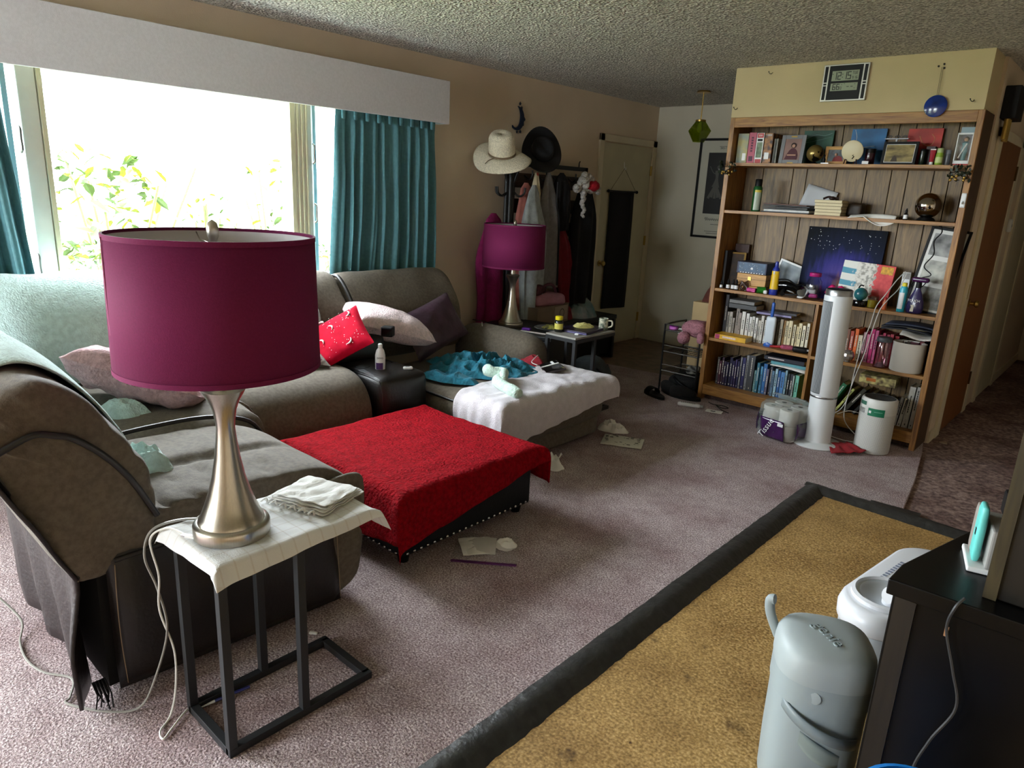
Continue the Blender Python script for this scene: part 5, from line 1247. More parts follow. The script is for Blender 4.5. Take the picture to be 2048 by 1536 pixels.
# ---------------------------------------------------------------- books
ORD = ['first', 'second', 'third', 'fourth', 'fifth', 'sixth', 'seventh', 'eighth', 'ninth', 'tenth', 'eleventh', 'twelfth', 'thirteenth', 'fourteenth', 'fifteenth', 'sixteenth', 'seventeenth', 'eighteenth', 'nineteenth', 'twentieth', 'twenty-first', 'twenty-second', 'twenty-third', 'twenty-fourth', 'twenty-fifth', 'twenty-sixth', 'twenty-seventh', 'twenty-eighth', 'twenty-ninth', 'thirtieth']
def cover(c): return M('cover_' + c.lstrip('#'), c, .5, var=.12, vs=30)
PRINTW = M('spine_print_pale', '#cfcabd', .6); PRINTD = M('spine_print_dark', '#2b2926', .6)
def lum(c): return sum(int(c.lstrip('#')[i:i+2], 16) for i in (0, 2, 4)) / 3
def book(label, group, c, w, h, d, loc, rot=(0, 0, 0), rnd=random, title=True):
    """upright book, spine to -y; origin at the spine's lower middle"""
    t = thing('book', label, 'book', loc, group=group); t.rotation_euler = rot
    mb = MB(); k = .0022
    mb.box(-w/2, w/2, 0, k, 0, h); mb.box(-w/2, -w/2 + k, 0, d, 0, h); mb.box(w/2 - k, w/2, 0, d, 0, h)
    cv = mb.build('cover', cover(c), t)
    MB().box(-w/2 + k, w/2 - k, k, d - .004, .004, h - .004).build('pages', PAGES, t)
    if title and w > .011:
        p = PRINTD if lum(c) > 120 else PRINTW; tb = MB(); z = h * rnd.uniform(.3, .45); L = h * rnd.uniform(.3, .5); ww = min(.006, w * .28)
        while L > 0:
            s_ = rnd.uniform(.008, .02); tb.box(-ww/2, ww/2, -.0006, 0, z, z + s_ * .8); z += s_; L -= s_
        tb.box(-ww/2, ww/2, -.0006, 0, h * .06, h * .10)
        tb.build('spine_title', p, cv)['kind'] = 'stuff'
    return t
def row(shelf, group, x0, z, cols, hr, wr, y=5.15, seed=1, names=None, extra=None):
    rnd = random.Random(seed); x = x0; n = len(cols)
    for i, c in enumerate(cols):
        w = rnd.uniform(*wr); h = rnd.uniform(*hr); lean = 0
        if isinstance(c, tuple): c, w, h = c
        nm = names(c)
        book(f'{nm} book, {ORD[i]} from the left {shelf}', group, c, w, h, rnd.uniform(.12, .15), (x + w/2, y + rnd.uniform(-.008, .008), z), (0, 0, 0), rnd)
        x += w + rnd.uniform(.0005, .0015)
    return x
def cname(c):
    r, g, b = (int(c.lstrip('#')[i:i+2], 16) for i in (0, 2, 4)); m = max(r, g, b); l = (r + g + b) / 3; s_ = m - min(r, g, b)
    if s_ < 26: return 'black' if l < 45 else 'dark grey' if l < 95 else 'grey' if l < 165 else 'white'
    if r == m and b > g and b > .55 * r: return ('dark plum' if l < 60 else 'pink' if l > 120 else 'magenta')
    if r == m and g > .72 * r and s_ < 75: return 'cream' if l > 150 else 'tan' if l > 100 else 'brown'
    if r == m and g > .45 * r: return 'orange' if l > 105 and s_ > 100 else 'ochre' if l > 90 else 'brown'
    if r == m: return 'dark red' if l < 70 else 'red'
    if b == m: return 'navy blue' if l < 70 and b > r * 1.3 else 'purple' if r > g else 'pale blue' if l > 140 else 'blue'
    return 'dark green' if l < 70 else 'green'
WHITES = [('#3f4048', .026, .33), '#8d867c', '#a49c90', ('#938a7e', .02, .16), ('#857a70', .03, .235), '#9b8d84', ('#d0cdc5', .032, .22), '#d8d6d0', '#dcdad6', '#cfccc2', '#e0ded8', ('#bdb8ac', .022, .17), '#cfcac0', '#d9d5cc', '#c6c0b4', '#dedbd3', '#b9b2a4', '#8d8472', '#dfd8c4', ('#b98d4f', .016, .20), '#cfc09a', ('#d8caa2', .03, .205), '#e0d5b0', ('#c9b88c', .018, .17), '#ddd0a6', '#e6dec0', '#e4ddc6']
row('in the white row', 'white row of books', -2.39, S4, WHITES, (.175, .215), (.019, .027), 5.165, 3, cname)
DARKS = ['#4b4a52', '#4c1f34', '#35172c', '#2b1a3c', '#241d44', ('#1f1a40', .024, .235), '#2c2350', '#382a5e', '#2a2752', ('#8a8a92', .016, .25), ('#28285c', .028, .25), ('#86868a', .022, .275), ('#3c3e42', .05, .28), ('#7fa8a8', .018, .17), ('#2f6f86', .024, .235), '#4f8fb8', ('#2d6aa8', .03, .235), '#5f5a72', '#4a4a58', '#5d7f9c', ('#9fc2d4', .022, .215), '#2f62a0', ('#4d82bd', .032, .20), '#86a8b8', '#1d2428', '#2c3038', ('#b9c9c4', .012, .19), ('#6fb8a2', .03, .195)]
row('in the dark bottom row', 'dark bottom row of books', -2.385, S5, DARKS, (.19, .225), (.017, .024), 5.14, 5, cname)
REDS = [('#8a4024', .014, .20), ('#6b3a1c', .030, .21), ('#a8381a', .026, .20), ('#d85f14', .026, .22), ('#d4c7ac', .030, .18), ('#b98a92', .020, .205), ('#c06a86', .026, .195), ('#b81466', .024, .235), ('#c65a8a', .022, .23), '#a84a6a', ('#b02a50', .02, .22), '#8f1f3c', '#a02538', ('#9c1220', .03, .21), ('#3a0f16', .03, .19), ('#2a2422', .02, .18), ('#4a3a2a', .02, .19), ('#5a1826', .05, .19), ('#7c1424', .028, .20)]
row('in the red row', 'red and pink row of books', -1.49, S4, REDS, (.19, .22), (.018, .024), 5.165, 8, cname)
# bottom right: leaning books, then an upright run
LE = [('#3d5a44', .03, .24, -1.60, .30, 'dull green'), ('#16623c', .034, .22, -1.515, .46, 'bright green'), ('#b8bd6a', .018, .20, -1.452, .50, 'lime and white'), ('#2c2a1c', .028, .22, -1.40, .56, 'olive black'), ('#15140f', .022, .21, -1.335, .56, 'gold-lettered black'), ('#1c1c1e', .02, .20, -1.28, .62, 'thin black'), ('#5a5c60', .018, .20, -1.235, .62, 'slate grey'), ('#101012', .026, .21, -1.18, .66, 'thick glossy black')]
for c, w, h, x, a, nm in LE:
    book(f'{nm} book leaning right on the bottom right shelf', 'leaning books', c, w, h, .14, (x, 5.15, S5 + math.sin(a) * w / 2), (0, a, 0), random.Random(int(-x * 100)))
UP = [('#d6d4cc', .018, .17), ('#b5b3ae', .02, .20), ('#c9c7c0', .024, .20), ('#c5c4be', .038, .285), ('#b4b3b0', .026, .29), ('#6d1522', .024, .235)]
x = -1.088; rnd = random.Random(11)
for i, (c, w, h) in enumerate(UP):
    book(f'{cname(c)} upright book, {ORD[i]} of six at the right end of the bottom shelf', 'upright books at bottom right', c, w, h, .15, (x + w/2, 5.11, S5), (0, .10 if i < 3 else .03, 0), rnd); x += w + .004
def flat(label, c, w, d, h, loc, rot=0, group='books lying flat', pages=True, title=None):
    """book lying flat, spine towards the room"""
    t = thing('book', label, 'book', loc, rot, group)
    mb = MB(); mb.box(-w/2, w/2, -d/2, d/2, 0, .002); mb.box(-w/2, w/2, -d/2, d/2, h - .002, h); mb.box(-w/2, w/2, -d/2, -d/2 + .002, 0, h)
    cv = mb.build('cover', cover(c), t); MB().box(-w/2 + .003, w/2 - .003, -d/2 + .002, d/2 - .003, .002, h - .002).build('pages', PAGES, t)
    if title: text(title, h * .55, (0, -d/2 - .0005, h/2), (PI/2, 0, 0), PRINTW if lum(c) < 150 else PRINTD, cv)
    return t
flat('silver-edged boxed book lying upper on the white row', '#6b6a68', .20, .15, .028, (-2.25, 5.22, S4 + .275)); flat('dark boxed book lying under the silver one on the white row', '#3a3a3a', .22, .15, .036, (-2.24, 5.22, S4 + .238))
flat('lavender paperback lying flat on the white row', '#8d86b0', .26, .12, .016, (-2.0, 5.215, S4 + .222), .05); flat('thin dark paperback lying on the lavender one', '#35343c', .20, .12, .018, (-1.94, 5.22, S4 + .239), .1)
yb = flat('thick yellow book lying flat at the front of the white row', '#d9a514', .25, .155, .04, (-2.26, 5.115, S4), 0)
MB().box(-.122, -.085, -.0785, -.0775, .003, .037).build('pink_flower', M('pink_flower_print', '#a02058', .5, var=.4, vs=60), yb)
mb = MB(); rr = random.Random(6); xx = -.06
while xx < .04: q = rr.uniform(.005, .011); mb.box(xx, xx + q * .75, -.0785, -.0775, .014, .028); xx += q
mb.build('spine_title', M('white_print', '#e8d8d4', .8), yb)
t = flat('navy book lying on top of the blue books on the bottom shelf', '#101426', .30, .15, .032, (-1.865, 5.215, S5 + .272)); mb = MB(); xx = -.12; rr = random.Random(8)
while xx < .0: q = rr.uniform(.004, .009); mb.box(xx, xx + q * .75, -.0755, -.0745, .013, .021); xx += q
mb.build('spine_title', M('white_print', '#e8d8d4', .8), t)
flat('teal and blue book lying under the navy book', '#4e8f9c', .26, .15, .026, (-1.83, 5.215, S5 + .246)); 
o = MB().grid(lambda u, v: (lerp(-.13, .13, u), lerp(-.09, .07, v), .008 + .006 * math.sin(u * 3) - .02 * sm((.25 - v) * 4) * u), 10, 8).build('magazine', PAPER, solid=.005); place(o, (-1.82, 5.20, S5 + .236)); tag(o, 'white magazine sagging over the blue books', 'magazine')
t = thing('game_box', 'yellow and brown game box lying on the leaning books', 'box', (-1.215, 5.20, S5 + .245), .03)
MB().box(-.115, .115, -.07, .07, 0, .058).build('box_body', M('pale_yellow_print', '#c9bd78', .5, col2='#5a4a2c', vs=28, detail=1), t, bevel=.003); MB().box(-.07, -.01, -.0715, -.07, .018, .04).build('title_patch', M('orange_title', '#b5641c', .5), t)
for i, (c, z, w) in enumerate((('#23262e', 0, .30), ('#1b1d24', .012, .32), ('#3a4358', .024, .30))):
    o = MB().grid(lambda u, v: (lerp(-w/2, w/2, u), lerp(-.09, .10, v), .012 * math.sin(u * PI) + .004 * i), 12, 4).build('magazine', cover(c), solid=.008); place(o, (-1.10 + .01 * i, 5.205, S4 + .258 + z), (0, 0, .03 * i)); tag(o, f'{("lowest", "middle", "uppermost")[i]} dark magazine bowed over the red row of books', 'magazine', 'dark magazines')
o = MB().grid(lambda u, v: (lerp(-.10, .10, u), lerp(-.10, .09, v), .01 * math.cos(u * 5) - .02 * sm((.3 - v) * 3)), 12, 8).build('magazine', PAPER, solid=.004); place(o, (-1.02, 5.17, S4 + .25)); tag(o, 'white magazine drooping over the red books at the right', 'magazine')
o = MB().box(-.08, .08, -.06, .06, 0, .012).build('notebook', cover('#a89c70'), bevel=.002); place(o, (-1.02, 5.21, S4 + .27)); tag(o, 'tan notebook lying on the white magazine above the red row', 'notebook')

# ---------------------------------------------------------------- things on the top shelf
def upbox(name, label, cat, mats, w, d, h, loc, rot=0, group=None):
    t = thing(name, label, cat, loc, rot, group); MB().box(-w/2, w/2, -d/2, d/2, 0, h).build('box_body', mats, t, bevel=.001); return t
t = upbox('jigsaw_box', 'grey-green jigsaw box standing at the far left of the top shelf', 'box', M('sage_print', '#7f8d84', .5, col2='#a89c66', vs=14), .08, .18, .206, (-2.382, 5.19, S1)); MB().box(.005, .03, -.0915, -.09, .02, .07).build('white_patch', WHITE, t)
t = upbox('jigsaw_box', 'pink jigsaw box between the grey-green and white ones', 'box', M('pink_box', '#b04a62', .5, var=.08), .054, .18, .212, (-2.312, 5.19, S1)); mb = MB(); [mb.box(-.007, .007, -.0915, -.09, .08 + i * .018, .092 + i * .018) for i in range(6)]; mb.build('upright_title', M('plum_print', '#54203c', .6), t)['kind'] = 'stuff'; MB().box(-.015, .015, -.0915, -.09, .015, .05).build('mark', M('plum_print', '#54203c', .6), t)
t = upbox('jigsaw_box', 'white jigsaw box with green picture and red ends marked 550', 'box', WHITE, .054, .18, .208, (-2.255, 5.19, S1))
MB().box(-.022, .022, -.0915, -.09, .175, .205).build('red_end', M('red_print', '#b01c22', .5), t); MB().box(-.022, .022, -.0915, -.09, .004, .03).build('red_end', M('red_print', '#b01c22', .5), t); MB().box(-.02, .02, -.0915, -.09, .04, .145).build('green_picture', M('green_picture', '#4a5a40', .5, col2='#77896a', vs=30), t); MB().box(-.018, .018, -.0915, -.09, .152, .168).build('black_logo', BLK, t); text('550', .018, (0, -.092, .19), (PI/2, 0, 0), WHITE, t)
t = upbox('jigsaw_box', 'dark colourful jigsaw box marked 1000 beside the thin books', 'box', M('dark_collage', '#3a2420', .5, col2='#a8703a', vs=40, detail=1), .058, .18, .206, (-2.192, 5.19, S1)); text('1000', .02, (0, -.091, .192), (PI/2, 0, 0), WHITE, t); MB().box(-.02, .012, -.0915, -.09, .03, .075).build('white_patch', WHITE, t)
for i, c in enumerate(('#b9b7b0', '#77756f', '#c7c4ba')): book(f'thin pale book, {ORD[i]} of three right of the jigsaw boxes', 'thin books on the top shelf', c, .008, .17, .16, (-2.154 + i * .0095, 5.12, S1), title=False)
def frame(name, label, w, h, fw, fm, mat, loc, rz=0, tilt=-.14, th=.012, mat2=None, mw=0, cat='picture'):
    """picture standing on its lower edge, leaning back"""
    t = thing(name, label, cat, loc); t.rotation_euler = (tilt, 0, rz)
    mb = MB(); mb.box(-w/2, -w/2 + fw, 0, th, 0, h); mb.box(w/2 - fw, w/2, 0, th, 0, h); mb.box(-w/2 + fw, w/2 - fw, 0, th, 0, fw); mb.box(-w/2 + fw, w/2 - fw, 0, th, h - fw, h)
    mb.build('frame', fm, t, bevel=.001)
    if mat2: MB().box(-w/2 + fw, w/2 - fw, .004, th, fw, h - fw).build('mount', mat2, t)
    MB().box(-w/2 + fw + mw, w/2 - fw - mw, .002 if mat2 else .004, th, fw + mw, h - fw - mw).build('picture', mat, t)
    return t
t = frame('photo_frame', 'grey metal frame with portrait of a seated person in maroon', .165, .195, .026, M('pewter', '#77777a', .4, .5), M('photo_backdrop', '#8a6a62', .5, var=.15, vs=9), (-2.02, 5.10, S1), .05)
SKIN = M('photo_skin', '#b58a72', .6); MAR = M('photo_maroon', '#4a1220', .6); HAIR = M('photo_hair', '#2a1712', .7)
MB().prism([(-.045, .03), (-.035, .06), (-.02, .09), (-.005, .105), (.015, .105), (.032, .09), (.042, .06), (.04, .03)], .0005, .002, 'y').build('figure_jacket', MAR, t)
MB().lathe([(.018, 0), (.018, .002)], 18, T=Matrix.Translation((.006, .001, .125)) @ Matrix.Rotation(PI/2, 4, 'X')).build('figure_hair', HAIR, t); MB().lathe([(.011, 0), (.011, .002)], 18, T=Matrix.Translation((.006, .0005, .121)) @ Matrix.Rotation(PI/2, 4, 'X')).build('figure_face', SKIN, t)
MB().box(-.03, .03, -.0005, .001, .055, .064).build('figure_hands', SKIN, t)
for z in (.004, .182): MB().box(-.02, .02, -.002, 0, z - .003, z + .006).build('gold_clasp', BRASS, t)
def canvas(label, mat, w, h, loc, rz=0, tilt=-.10, th=.016):
    t = thing('canvas_painting', label, 'painting', loc); t.rotation_euler = (tilt, 0, rz)
    MB().box(-w/2, w/2, 0, th, 0, h).build('canvas', mat, t, bevel=.001); return t
SW = M('pale_stroke', '#8fb0a8', .6)
t = canvas('small green canvas painting behind the globe', M('green_paint', '#0f4a33', .5, var=.4, vs=7), .205, .235, (-1.915, 5.275, S1), 0, -.06)
MB().tube(smoothpts([(-.08, -.001, .18), (-.02, -.001, .205), (.04, -.001, .20), (.09, -.001, .215)], 6), .0014, 4).build('brush_stroke', SW, t); MB().tube(smoothpts([(-.09, -.001, .15), (.0, -.001, .17), (.09, -.001, .19)], 6), .001, 4).build('brush_stroke', SW, t)
t = canvas('small blue canvas painting behind the round plaque', M('blue_paint', '#17629a', .5, var=.3, vs=7), .22, .24, (-1.585, 5.275, S1), 0, -.06)
MB().tube(smoothpts([(-.09, -.001, .235), (-.075, -.001, .19), (-.07, -.001, .14), (-.04, -.001, .12), (.05, -.001, .13)], 6), .0018, 4).build('brush_stroke', WHITE, t)
t = canvas('small red canvas painting on the top shelf', M('red_paint', '#b0281e', .5, var=.3, vs=7), .20, .235, (-1.245, 5.275, S1), 0, -.06)
MB().tube(smoothpts([(-.03, -.001, .19), (.0, -.001, .14), (.04, -.001, .13), (.06, -.001, .17), (.04, -.001, .20)], 6), .002, 4).build('brush_stroke', M('peach_stroke', '#d89a72', .6), t)
t = thing('globe', 'small gold and black globe on the top shelf', 'globe', (-1.865, 5.13, S1))
MB().lathe([(.03, 0), (.034, .004), (.012, .012), (.008, .02)], 20).build('stand', BLK, t)
def globe_m():
    m, nt, b, tc = nodes('gold_black_globe'); n = N(nt, 'ShaderNodeTexNoise', Scale=14.0, Detail=3.0); nt.links.new(tc.outputs['Object'], n.inputs['Vector'])
    nt.links.new(ramp(nt, n.outputs['Fac'], [(.50, '#8f7a45'), (.53, '#1a150c')]), b.inputs['Base Color']); b.inputs['Metallic'].default_value = .6; b.inputs['Roughness'].default_value = .3; return m
MB().ball((0, 0, .072), .056, 28, 18).build('sphere', globe_m(), t)
t = thing('figurine', 'tiny dark figurine on a flat base beside the wooden frame', 'figurine', (-1.79, 5.10, S1)); MB().lathe([(.016, 0), (.018, .004), (.01, .012), (.013, .03), (.007, .045), (.009, .055), (.002, .064)], 14).build('body', BLK, t); MB().box(-.01, .04, -.02, .01, 0, .008).build('base', SILVER, t)
t = frame('photo_frame', 'orange wood frame with a small group photo behind the round plaque', .15, .12, .022, BOXWOOD, M('photo_blue_grey', '#6f7a80', .5, col2='#2c2426', vs=12), (-1.735, 5.15, S1), 0, -.12); MB().prism([(-.02, .022), (-.01, .05), (.015, .06), (.04, .05), (.05, .022)], .0025, .0042, 'y').build('red_coat', M('photo_red', '#7c1a1c', .6), t); MB().ball((.0, .003, .066), .010, 10, 6).build('face', SKIN, t)
t = thing('round_plaque', 'round cream plaque with red writing on a dark easel', 'plaque', (-1.612, 5.10, S1))
MB().lathe([(.066, 0), (.068, .003), (.068, .010), (.064, .012)], 36, T=Matrix.Translation((0, 0, .085)) @ Matrix.Rotation(PI/2 + .15, 4, 'X'), cap=True).build('disc', M('cream_ceramic', '#cfc29e', .4), t)
mb = MB()
for i in range(5): L = (.026, .034, .036, .032, .022)[i]; mb.box(-L, L, -.0145 + i * .0018, -.013 + i * .0018, .118 - i * .012, .1205 - i * .012)
mb.build('writing', M('red_writing', '#8c3a2c', .6), t)
MB().tube([(.005, -.008, .035), (.015, -.007, .05), (.005, -.0075, .055), (.012, -.006, .062)], .003, 5).build('little_bird', BLK, t)
mb = MB(); mb.tube([(-.04, -.02, .0), (-.035, -.018, .03), (-.03, .0, .028)], .004, 6); mb.tube([(.04, -.02, 0), (.035, -.018, .03), (.03, .0, .028)], .004, 6); mb.tube([(-.03, .0, .028), (0, .03, .1), (.03, 0, .028)], .004, 6); mb.tube([(0, .03, .1), (0, .06, 0)], .004, 6); mb.build('easel', M('mahogany', '#331510', .4), t)
def jar(name, label, cat, loc, r, h, body, lid=None, lidh=0, band=None, sh=1.0):
    t = thing(name, label, cat, loc); MB().lathe([(r * .9, 0), (r, .003), (r, h * .8), (r * sh, h)], 22).build('body', body, t)
    if lid: MB().lathe([(r * sh * 1.02, h), (r * sh * 1.02, h + lidh), (r * sh * .9, h + lidh + .002)], 22).build('lid', lid, t)
    if band: MB().lathe([(r + .0006, h * .2), (r + .0006, h * .65)], 22, cap=False).build('label', band, t)
    return t
jar('candle', 'dark wine candle jar in front of the blue canvas', 'candle', (-1.515, 5.15, S1), .03, .075, M('wine_glass_jar', '#2a0d18', .15), BLK, .025)
o = MB().box(-.02, .02, -.006, .006, 0, .022).build('place_card', WHITE, bevel=.001); place(o, (-1.52, 5.09, S1)); tag(o, 'tiny white card at the front of the top shelf', 'card')
t = thing('scroll_holder', 'dark metal scroll plate holder behind the black framed picture', 'holder', (-1.39, 5.22, S1)); mb = MB(); mb.box(-.07, .07, -.008, .008, .165, .171); mb.box(-.005, .005, -.004, .004, 0, .165); mb.box(-.05, .05, -.02, .02, 0, .006); mb.build('bar', M('pewter', '#77777a', .4, .5), t)
mb = MB()
for x in (-.045, 0, .045): mb.tube([(x + .018 * math.cos(a * .5) * (1 - a / 30), 0, .178 + .012 * math.sin(a * .5) * (1 - a / 30)) for a in range(22)], .002, 5)
mb.build('scrolls', BLKMETAL, t)
t = frame('photo_frame', 'black framed landscape photo with gold light on the top shelf', .205, .145, .016, BLK, M('sepia_landscape', '#4a3c1c', .4, col2='#a8935a', vs=9, stretch=(1, 1, 3)), (-1.335, 5.11, S1), -.04, -.14, mat2=WHITE, mw=.004)
MB().prism([(-.045, .022), (-.035, .05), (-.025, .06), (-.012, .05), (-.005, .022)], .001, .0025, 'y').build('dark_figure', M('photo_brown', '#3a2a1a', .6), t)
jar('dark_bottle', 'slim dark green bottle right of the black framed picture', 'bottle', (-1.205, 5.15, S1), .017, .085, M('dark_green_glass', '#14221a', .2), BLK, .012)
upbox('dark_red_box', 'dark red box standing behind the small bottles', 'box', M('oxblood', '#2e0c12', .5), .05, .05, .118, (-1.175, 5.21, S1))
t = thing('cream_tube', 'red squeeze tube standing on its white cap', 'tube', (-1.142, 5.11, S1)); MB().lathe([(.011, .0), (.011, .02)], 14).build('cap', WHITE, t); MB().grid(lambda u, v: ((.013 + .003 * v) * math.cos(2 * PI * u), (.013 * (1 - v) + .001) * math.sin(2 * PI * u), .02 + .074 * v), 20, 6, cu=True).build('tube_body', M('crimson_tube', '#9c1a2c', .35), t); MB().box(-.015, .015, -.002, .002, .091, .097).build('crimp', WHITE, t)
jar('vitamin_bottle', 'lime green bottle with pale cap on the top shelf', 'bottle', (-1.104, 5.12, S1), .021, .075, M('lime_plastic', '#8fae3a', .35), M('pale_lime_cap', '#b3bf8a', .4), .025, M('lime_label', '#c4cf8a', .5), .85)
jar('spray_can', 'slim grey can behind the lime bottle', 'can', (-1.066, 5.15, S1), .016, .07, M('grey_can', '#6a6c70', .35, .4), M('grey_lid', '#83858a', .4), .022, None, .95)
t = thing('doll_box', 'white window box with a doll in a teal outfit at the top right', 'doll box', (-.985, 5.15, S1), -.05)
mb = MB(); mb.box(-.042, -.036, -.03, .03, 0, .19); mb.box(.036, .042, -.03, .03, 0, .19); mb.box(-.042, .042, -.03, .03, 0, .03); mb.box(-.042, .042, -.03, .03, .18, .19); mb.box(-.042, .042, .026, .03, 0, .19); mb.build('carton', WHITE, t)
MB().box(-.036, .036, .02, .026, .03, .18).build('backing', M('doll_backing', '#4a3f44', .6, col2='#8f8f98', vs=20), t); MB().box(-.042, .042, -.031, -.03, .0, .012).build('red_band', M('red_print', '#b01c22', .5), t); MB().box(-.036, .042, .0, .006, .19, .225).build('hang_tab', M('pale_blue_card', '#8fa3ad', .5), t)
mb = MB(); mb.lathe([(.012, .035), (.014, .06), (.018, .09), (.013, .115), (.02, .135), (.006, .142)], 14, sy=.6); mb.build('doll_dress', M('teal_satin', '#2f6f78', .4), t); MB().ball((0, 0, .154), .012, 12, 8).build('doll_head', SKIN, t); MB().tube([(.01, -.01, .13), (-.005, -.014, .09), (-.022, -.014, .045)], .004, 6).build('white_sash', WHITE, t); MB().ball((.002, .004, .158), .0125, 12, 8).build('doll_hair', HAIR, t)
MB().box(-.037, .037, -.03, -.0295, .03, .18).build('window_film', glass('clear_film', gloss=.04), t)

# second shelf
t = thing('spray_can', 'green spray can with black cap on the second shelf', 'can', (-2.235, 5.13, S2)); MB().lathe([(.03, 0), (.032, .004), (.032, .165), (.026, .178)], 24).build('body', M('green_can', '#1f5a2c', .3, .3), t); MB().lathe([(.025, .176), (.025, .222), (.02, .228)], 20).build('cap', BLK, t); patch(.0326, -PI/2 - .2, -PI/2 + 1.3, .01, .15, M('pale_can_label', '#a9b3a2', .4), 'label', t); patch(.0327, -PI/2 - .2, -PI/2 + 1.3, .135, .152, M('yellow_print', '#c9b84a', .5), 'yellow_stripe', t)
for i, (c, z) in enumerate((('#1c1c1e', 0), ('#c4c4c2', .008), ('#232427', .024), ('#2c2f2c', .034), ('#16181a', .045), ('#5a3424', .054))):
    o = MB().box(-.19 + .01 * (i % 3), .15 - .012 * (i % 2), -.075, .10, 0, .0075 if i != 1 else .014).build('magazine', cover(c), bevel=.0015); place(o, (-1.985 + .012 * math.sin(i * 2.3), 5.165, S2 + z), (0, .015 * (i > 2), .05 * math.sin(i * 1.7))); tag(o, f'{ORD[i]} magazine from the bottom of the dark stack on the second shelf', 'magazine', 'dark magazine stack')
o = MB().grid(lambda u, v: (lerp(-.11, .11, u), .01 * math.sin(u * 3), lerp(0, .16, v)), 8, 6).build('paper_sheet', M('pale_grey_card', '#b4b6ba', .6), solid=.002); place(o, (-1.87, 5.27, S2 + .03), (-.15, .26, 0)); tag(o, 'pale grey sheet leaning behind the dark magazine stack', 'paper')
for i in range(5):
    t = thing('paperback', f'{ORD[i]} paperback from the bottom of the cream page stack', 'book', (-1.70 + .003 * (i % 2), 5.13, S2 + i * .0205), .02 * math.sin(i * 3), 'stacked paperbacks, page edges out')
    MB().box(-.085 - .004 * i * .6, .085, -.065, .065, .002, .0185).build('pages', PAGES, t); mb = MB(); mb.box(-.088 - .002 * i, .087, -.067, .066, 0, .002); mb.box(-.088 - .002 * i, .087, -.067, .066, .0185, .0205); mb.build('cover', cover('#7a6a48'), t)
mb = MB(); mb.ball((0, 0, .012), .022, 12, 8, sz=.6); mb.tube(smoothpts([(-.06, 0, .006), (-.03, .01, .02), (0, 0, .015), (.04, .01, .012)], 5), .008, 6); o = mb.build('dark_ribbon', M('brown_ribbon', '#2a1712', .5)); place(o, (-1.70, 5.12, S2 + .103)); tag(o, 'dark brown bow lying on the paperback stack', 'ribbon')
o = MB().soft((0, 0, .045), (.10, .10, .09), .02, 6, wr=.006, wf=20).build('brown_pouch', M('brown_leather_pouch', '#2f2116', .5, var=.3, vs=20)); place(o, (-1.565, 5.22, S2)); tag(o, 'dark brown leather pouch beside the paperback stack', 'pouch')
def sag(u, v): return (lerp(-.14, .14, u), lerp(-.11, .08, v), .012 + .015 * math.sin(u * 2.5) - (.055 * sm((.32 - v) * 4) * (.25 + max(0, math.sin((u - .35) * 4))) if v < .35 else 0))
o = MB().grid(sag, 24, 16).build('paper_sheets', PAPER, solid=.004); place(o, (-1.41, 5.13, S2 - .002)); tag(o, 'white papers curling over the front edge of the second shelf', 'paper')
def dropper(label, loc, k=1.0, amber='#1a1410', gr=None):
    t = thing('dropper_bottle', label, 'bottle', loc, group=gr); MB().lathe([(.011 * k, 0), (.0125 * k, .002), (.0125 * k, .034 * k), (.006 * k, .042 * k)], 16).build('body', M('amber_glass', '#1a1410', .15), t); MB().lathe([(.008 * k, .042 * k), (.008 * k, .056 * k), (.005 * k, .06 * k), (.004 * k, .068 * k)], 12).build('cap', BLK, t); MB().lathe([(.0129 * k, .006 * k), (.0129 * k, .03 * k)], 16, cap=False).build('label', WHITE, t)
dropper('small dropper bottle beside the mirror ball', (-1.222, 5.09, S2), 1.05)
t = thing('mirror_ball', 'silver mirrored sphere lamp on the second shelf', 'ornament', (-1.118, 5.15, S2)); MB().lathe([(.05, 0), (.055, .004), (.045, .016), (.035, .022)], 24).build('base', BLK, t); MB().ball((0, 0, .095), .078, 36, 24).build('sphere', M('mirror_chrome', '#b8b2a8', .06, 1.0), t)
def garland(label, loc, seed):
    t = thing('ivy_sprig', label, 'garland', loc); rr = random.Random(seed); lf = MB()
    for i in range(60):
        p = Vector((rr.uniform(-.06, .06), rr.uniform(-.025, .01), rr.uniform(-.045, .045))); T = Matrix.Translation(p) @ Euler((rr.uniform(0, 6), rr.uniform(0, 6), rr.uniform(0, 6))).to_matrix().to_4x4(); s_ = rr.uniform(.008, .018)
        lf.add([(-s_, 0, 0), (0, -s_ * .6, .002), (s_, 0, 0), (0, s_ * .6, .002)], [(0, 1, 2, 3)], T)
    lf.build('leaves', M('dark_ivy', '#16240f', .5, var=.4, vs=40), t, fix=False)
    for i in range(6): MB().ball((rr.uniform(-.05, .05), -.02, rr.uniform(-.05, -.01)), .009, 10, 8).build('gold_bell', BRASS, t)
    MB().tube([(-.05, -.005, 0), (0, -.01, .01), (.05, -.005, 0)], .002, 5).build('stem', BLK, t)
garland('ivy sprig with gold bells at the left bookcase post', (-2.43, 5.005, 1.765), 1); garland('ivy sprig with gold bells at the right bookcase post', (-.955, 5.005, 1.755), 2)
t = thing('wall_hook', 'white adhesive hook on the right bookcase post', 'hook', (-.912, 5.029, 1.60)); MB().soft((0, -.004, 0), (.028, .008, .085), .004, 5).build('plate', WHITE, t); MB().tube(smoothpts([(0, -.008, -.005), (0, -.018, -.02), (0, -.024, -.012)], 4), .003, 6).build('prong', SILVER, t)

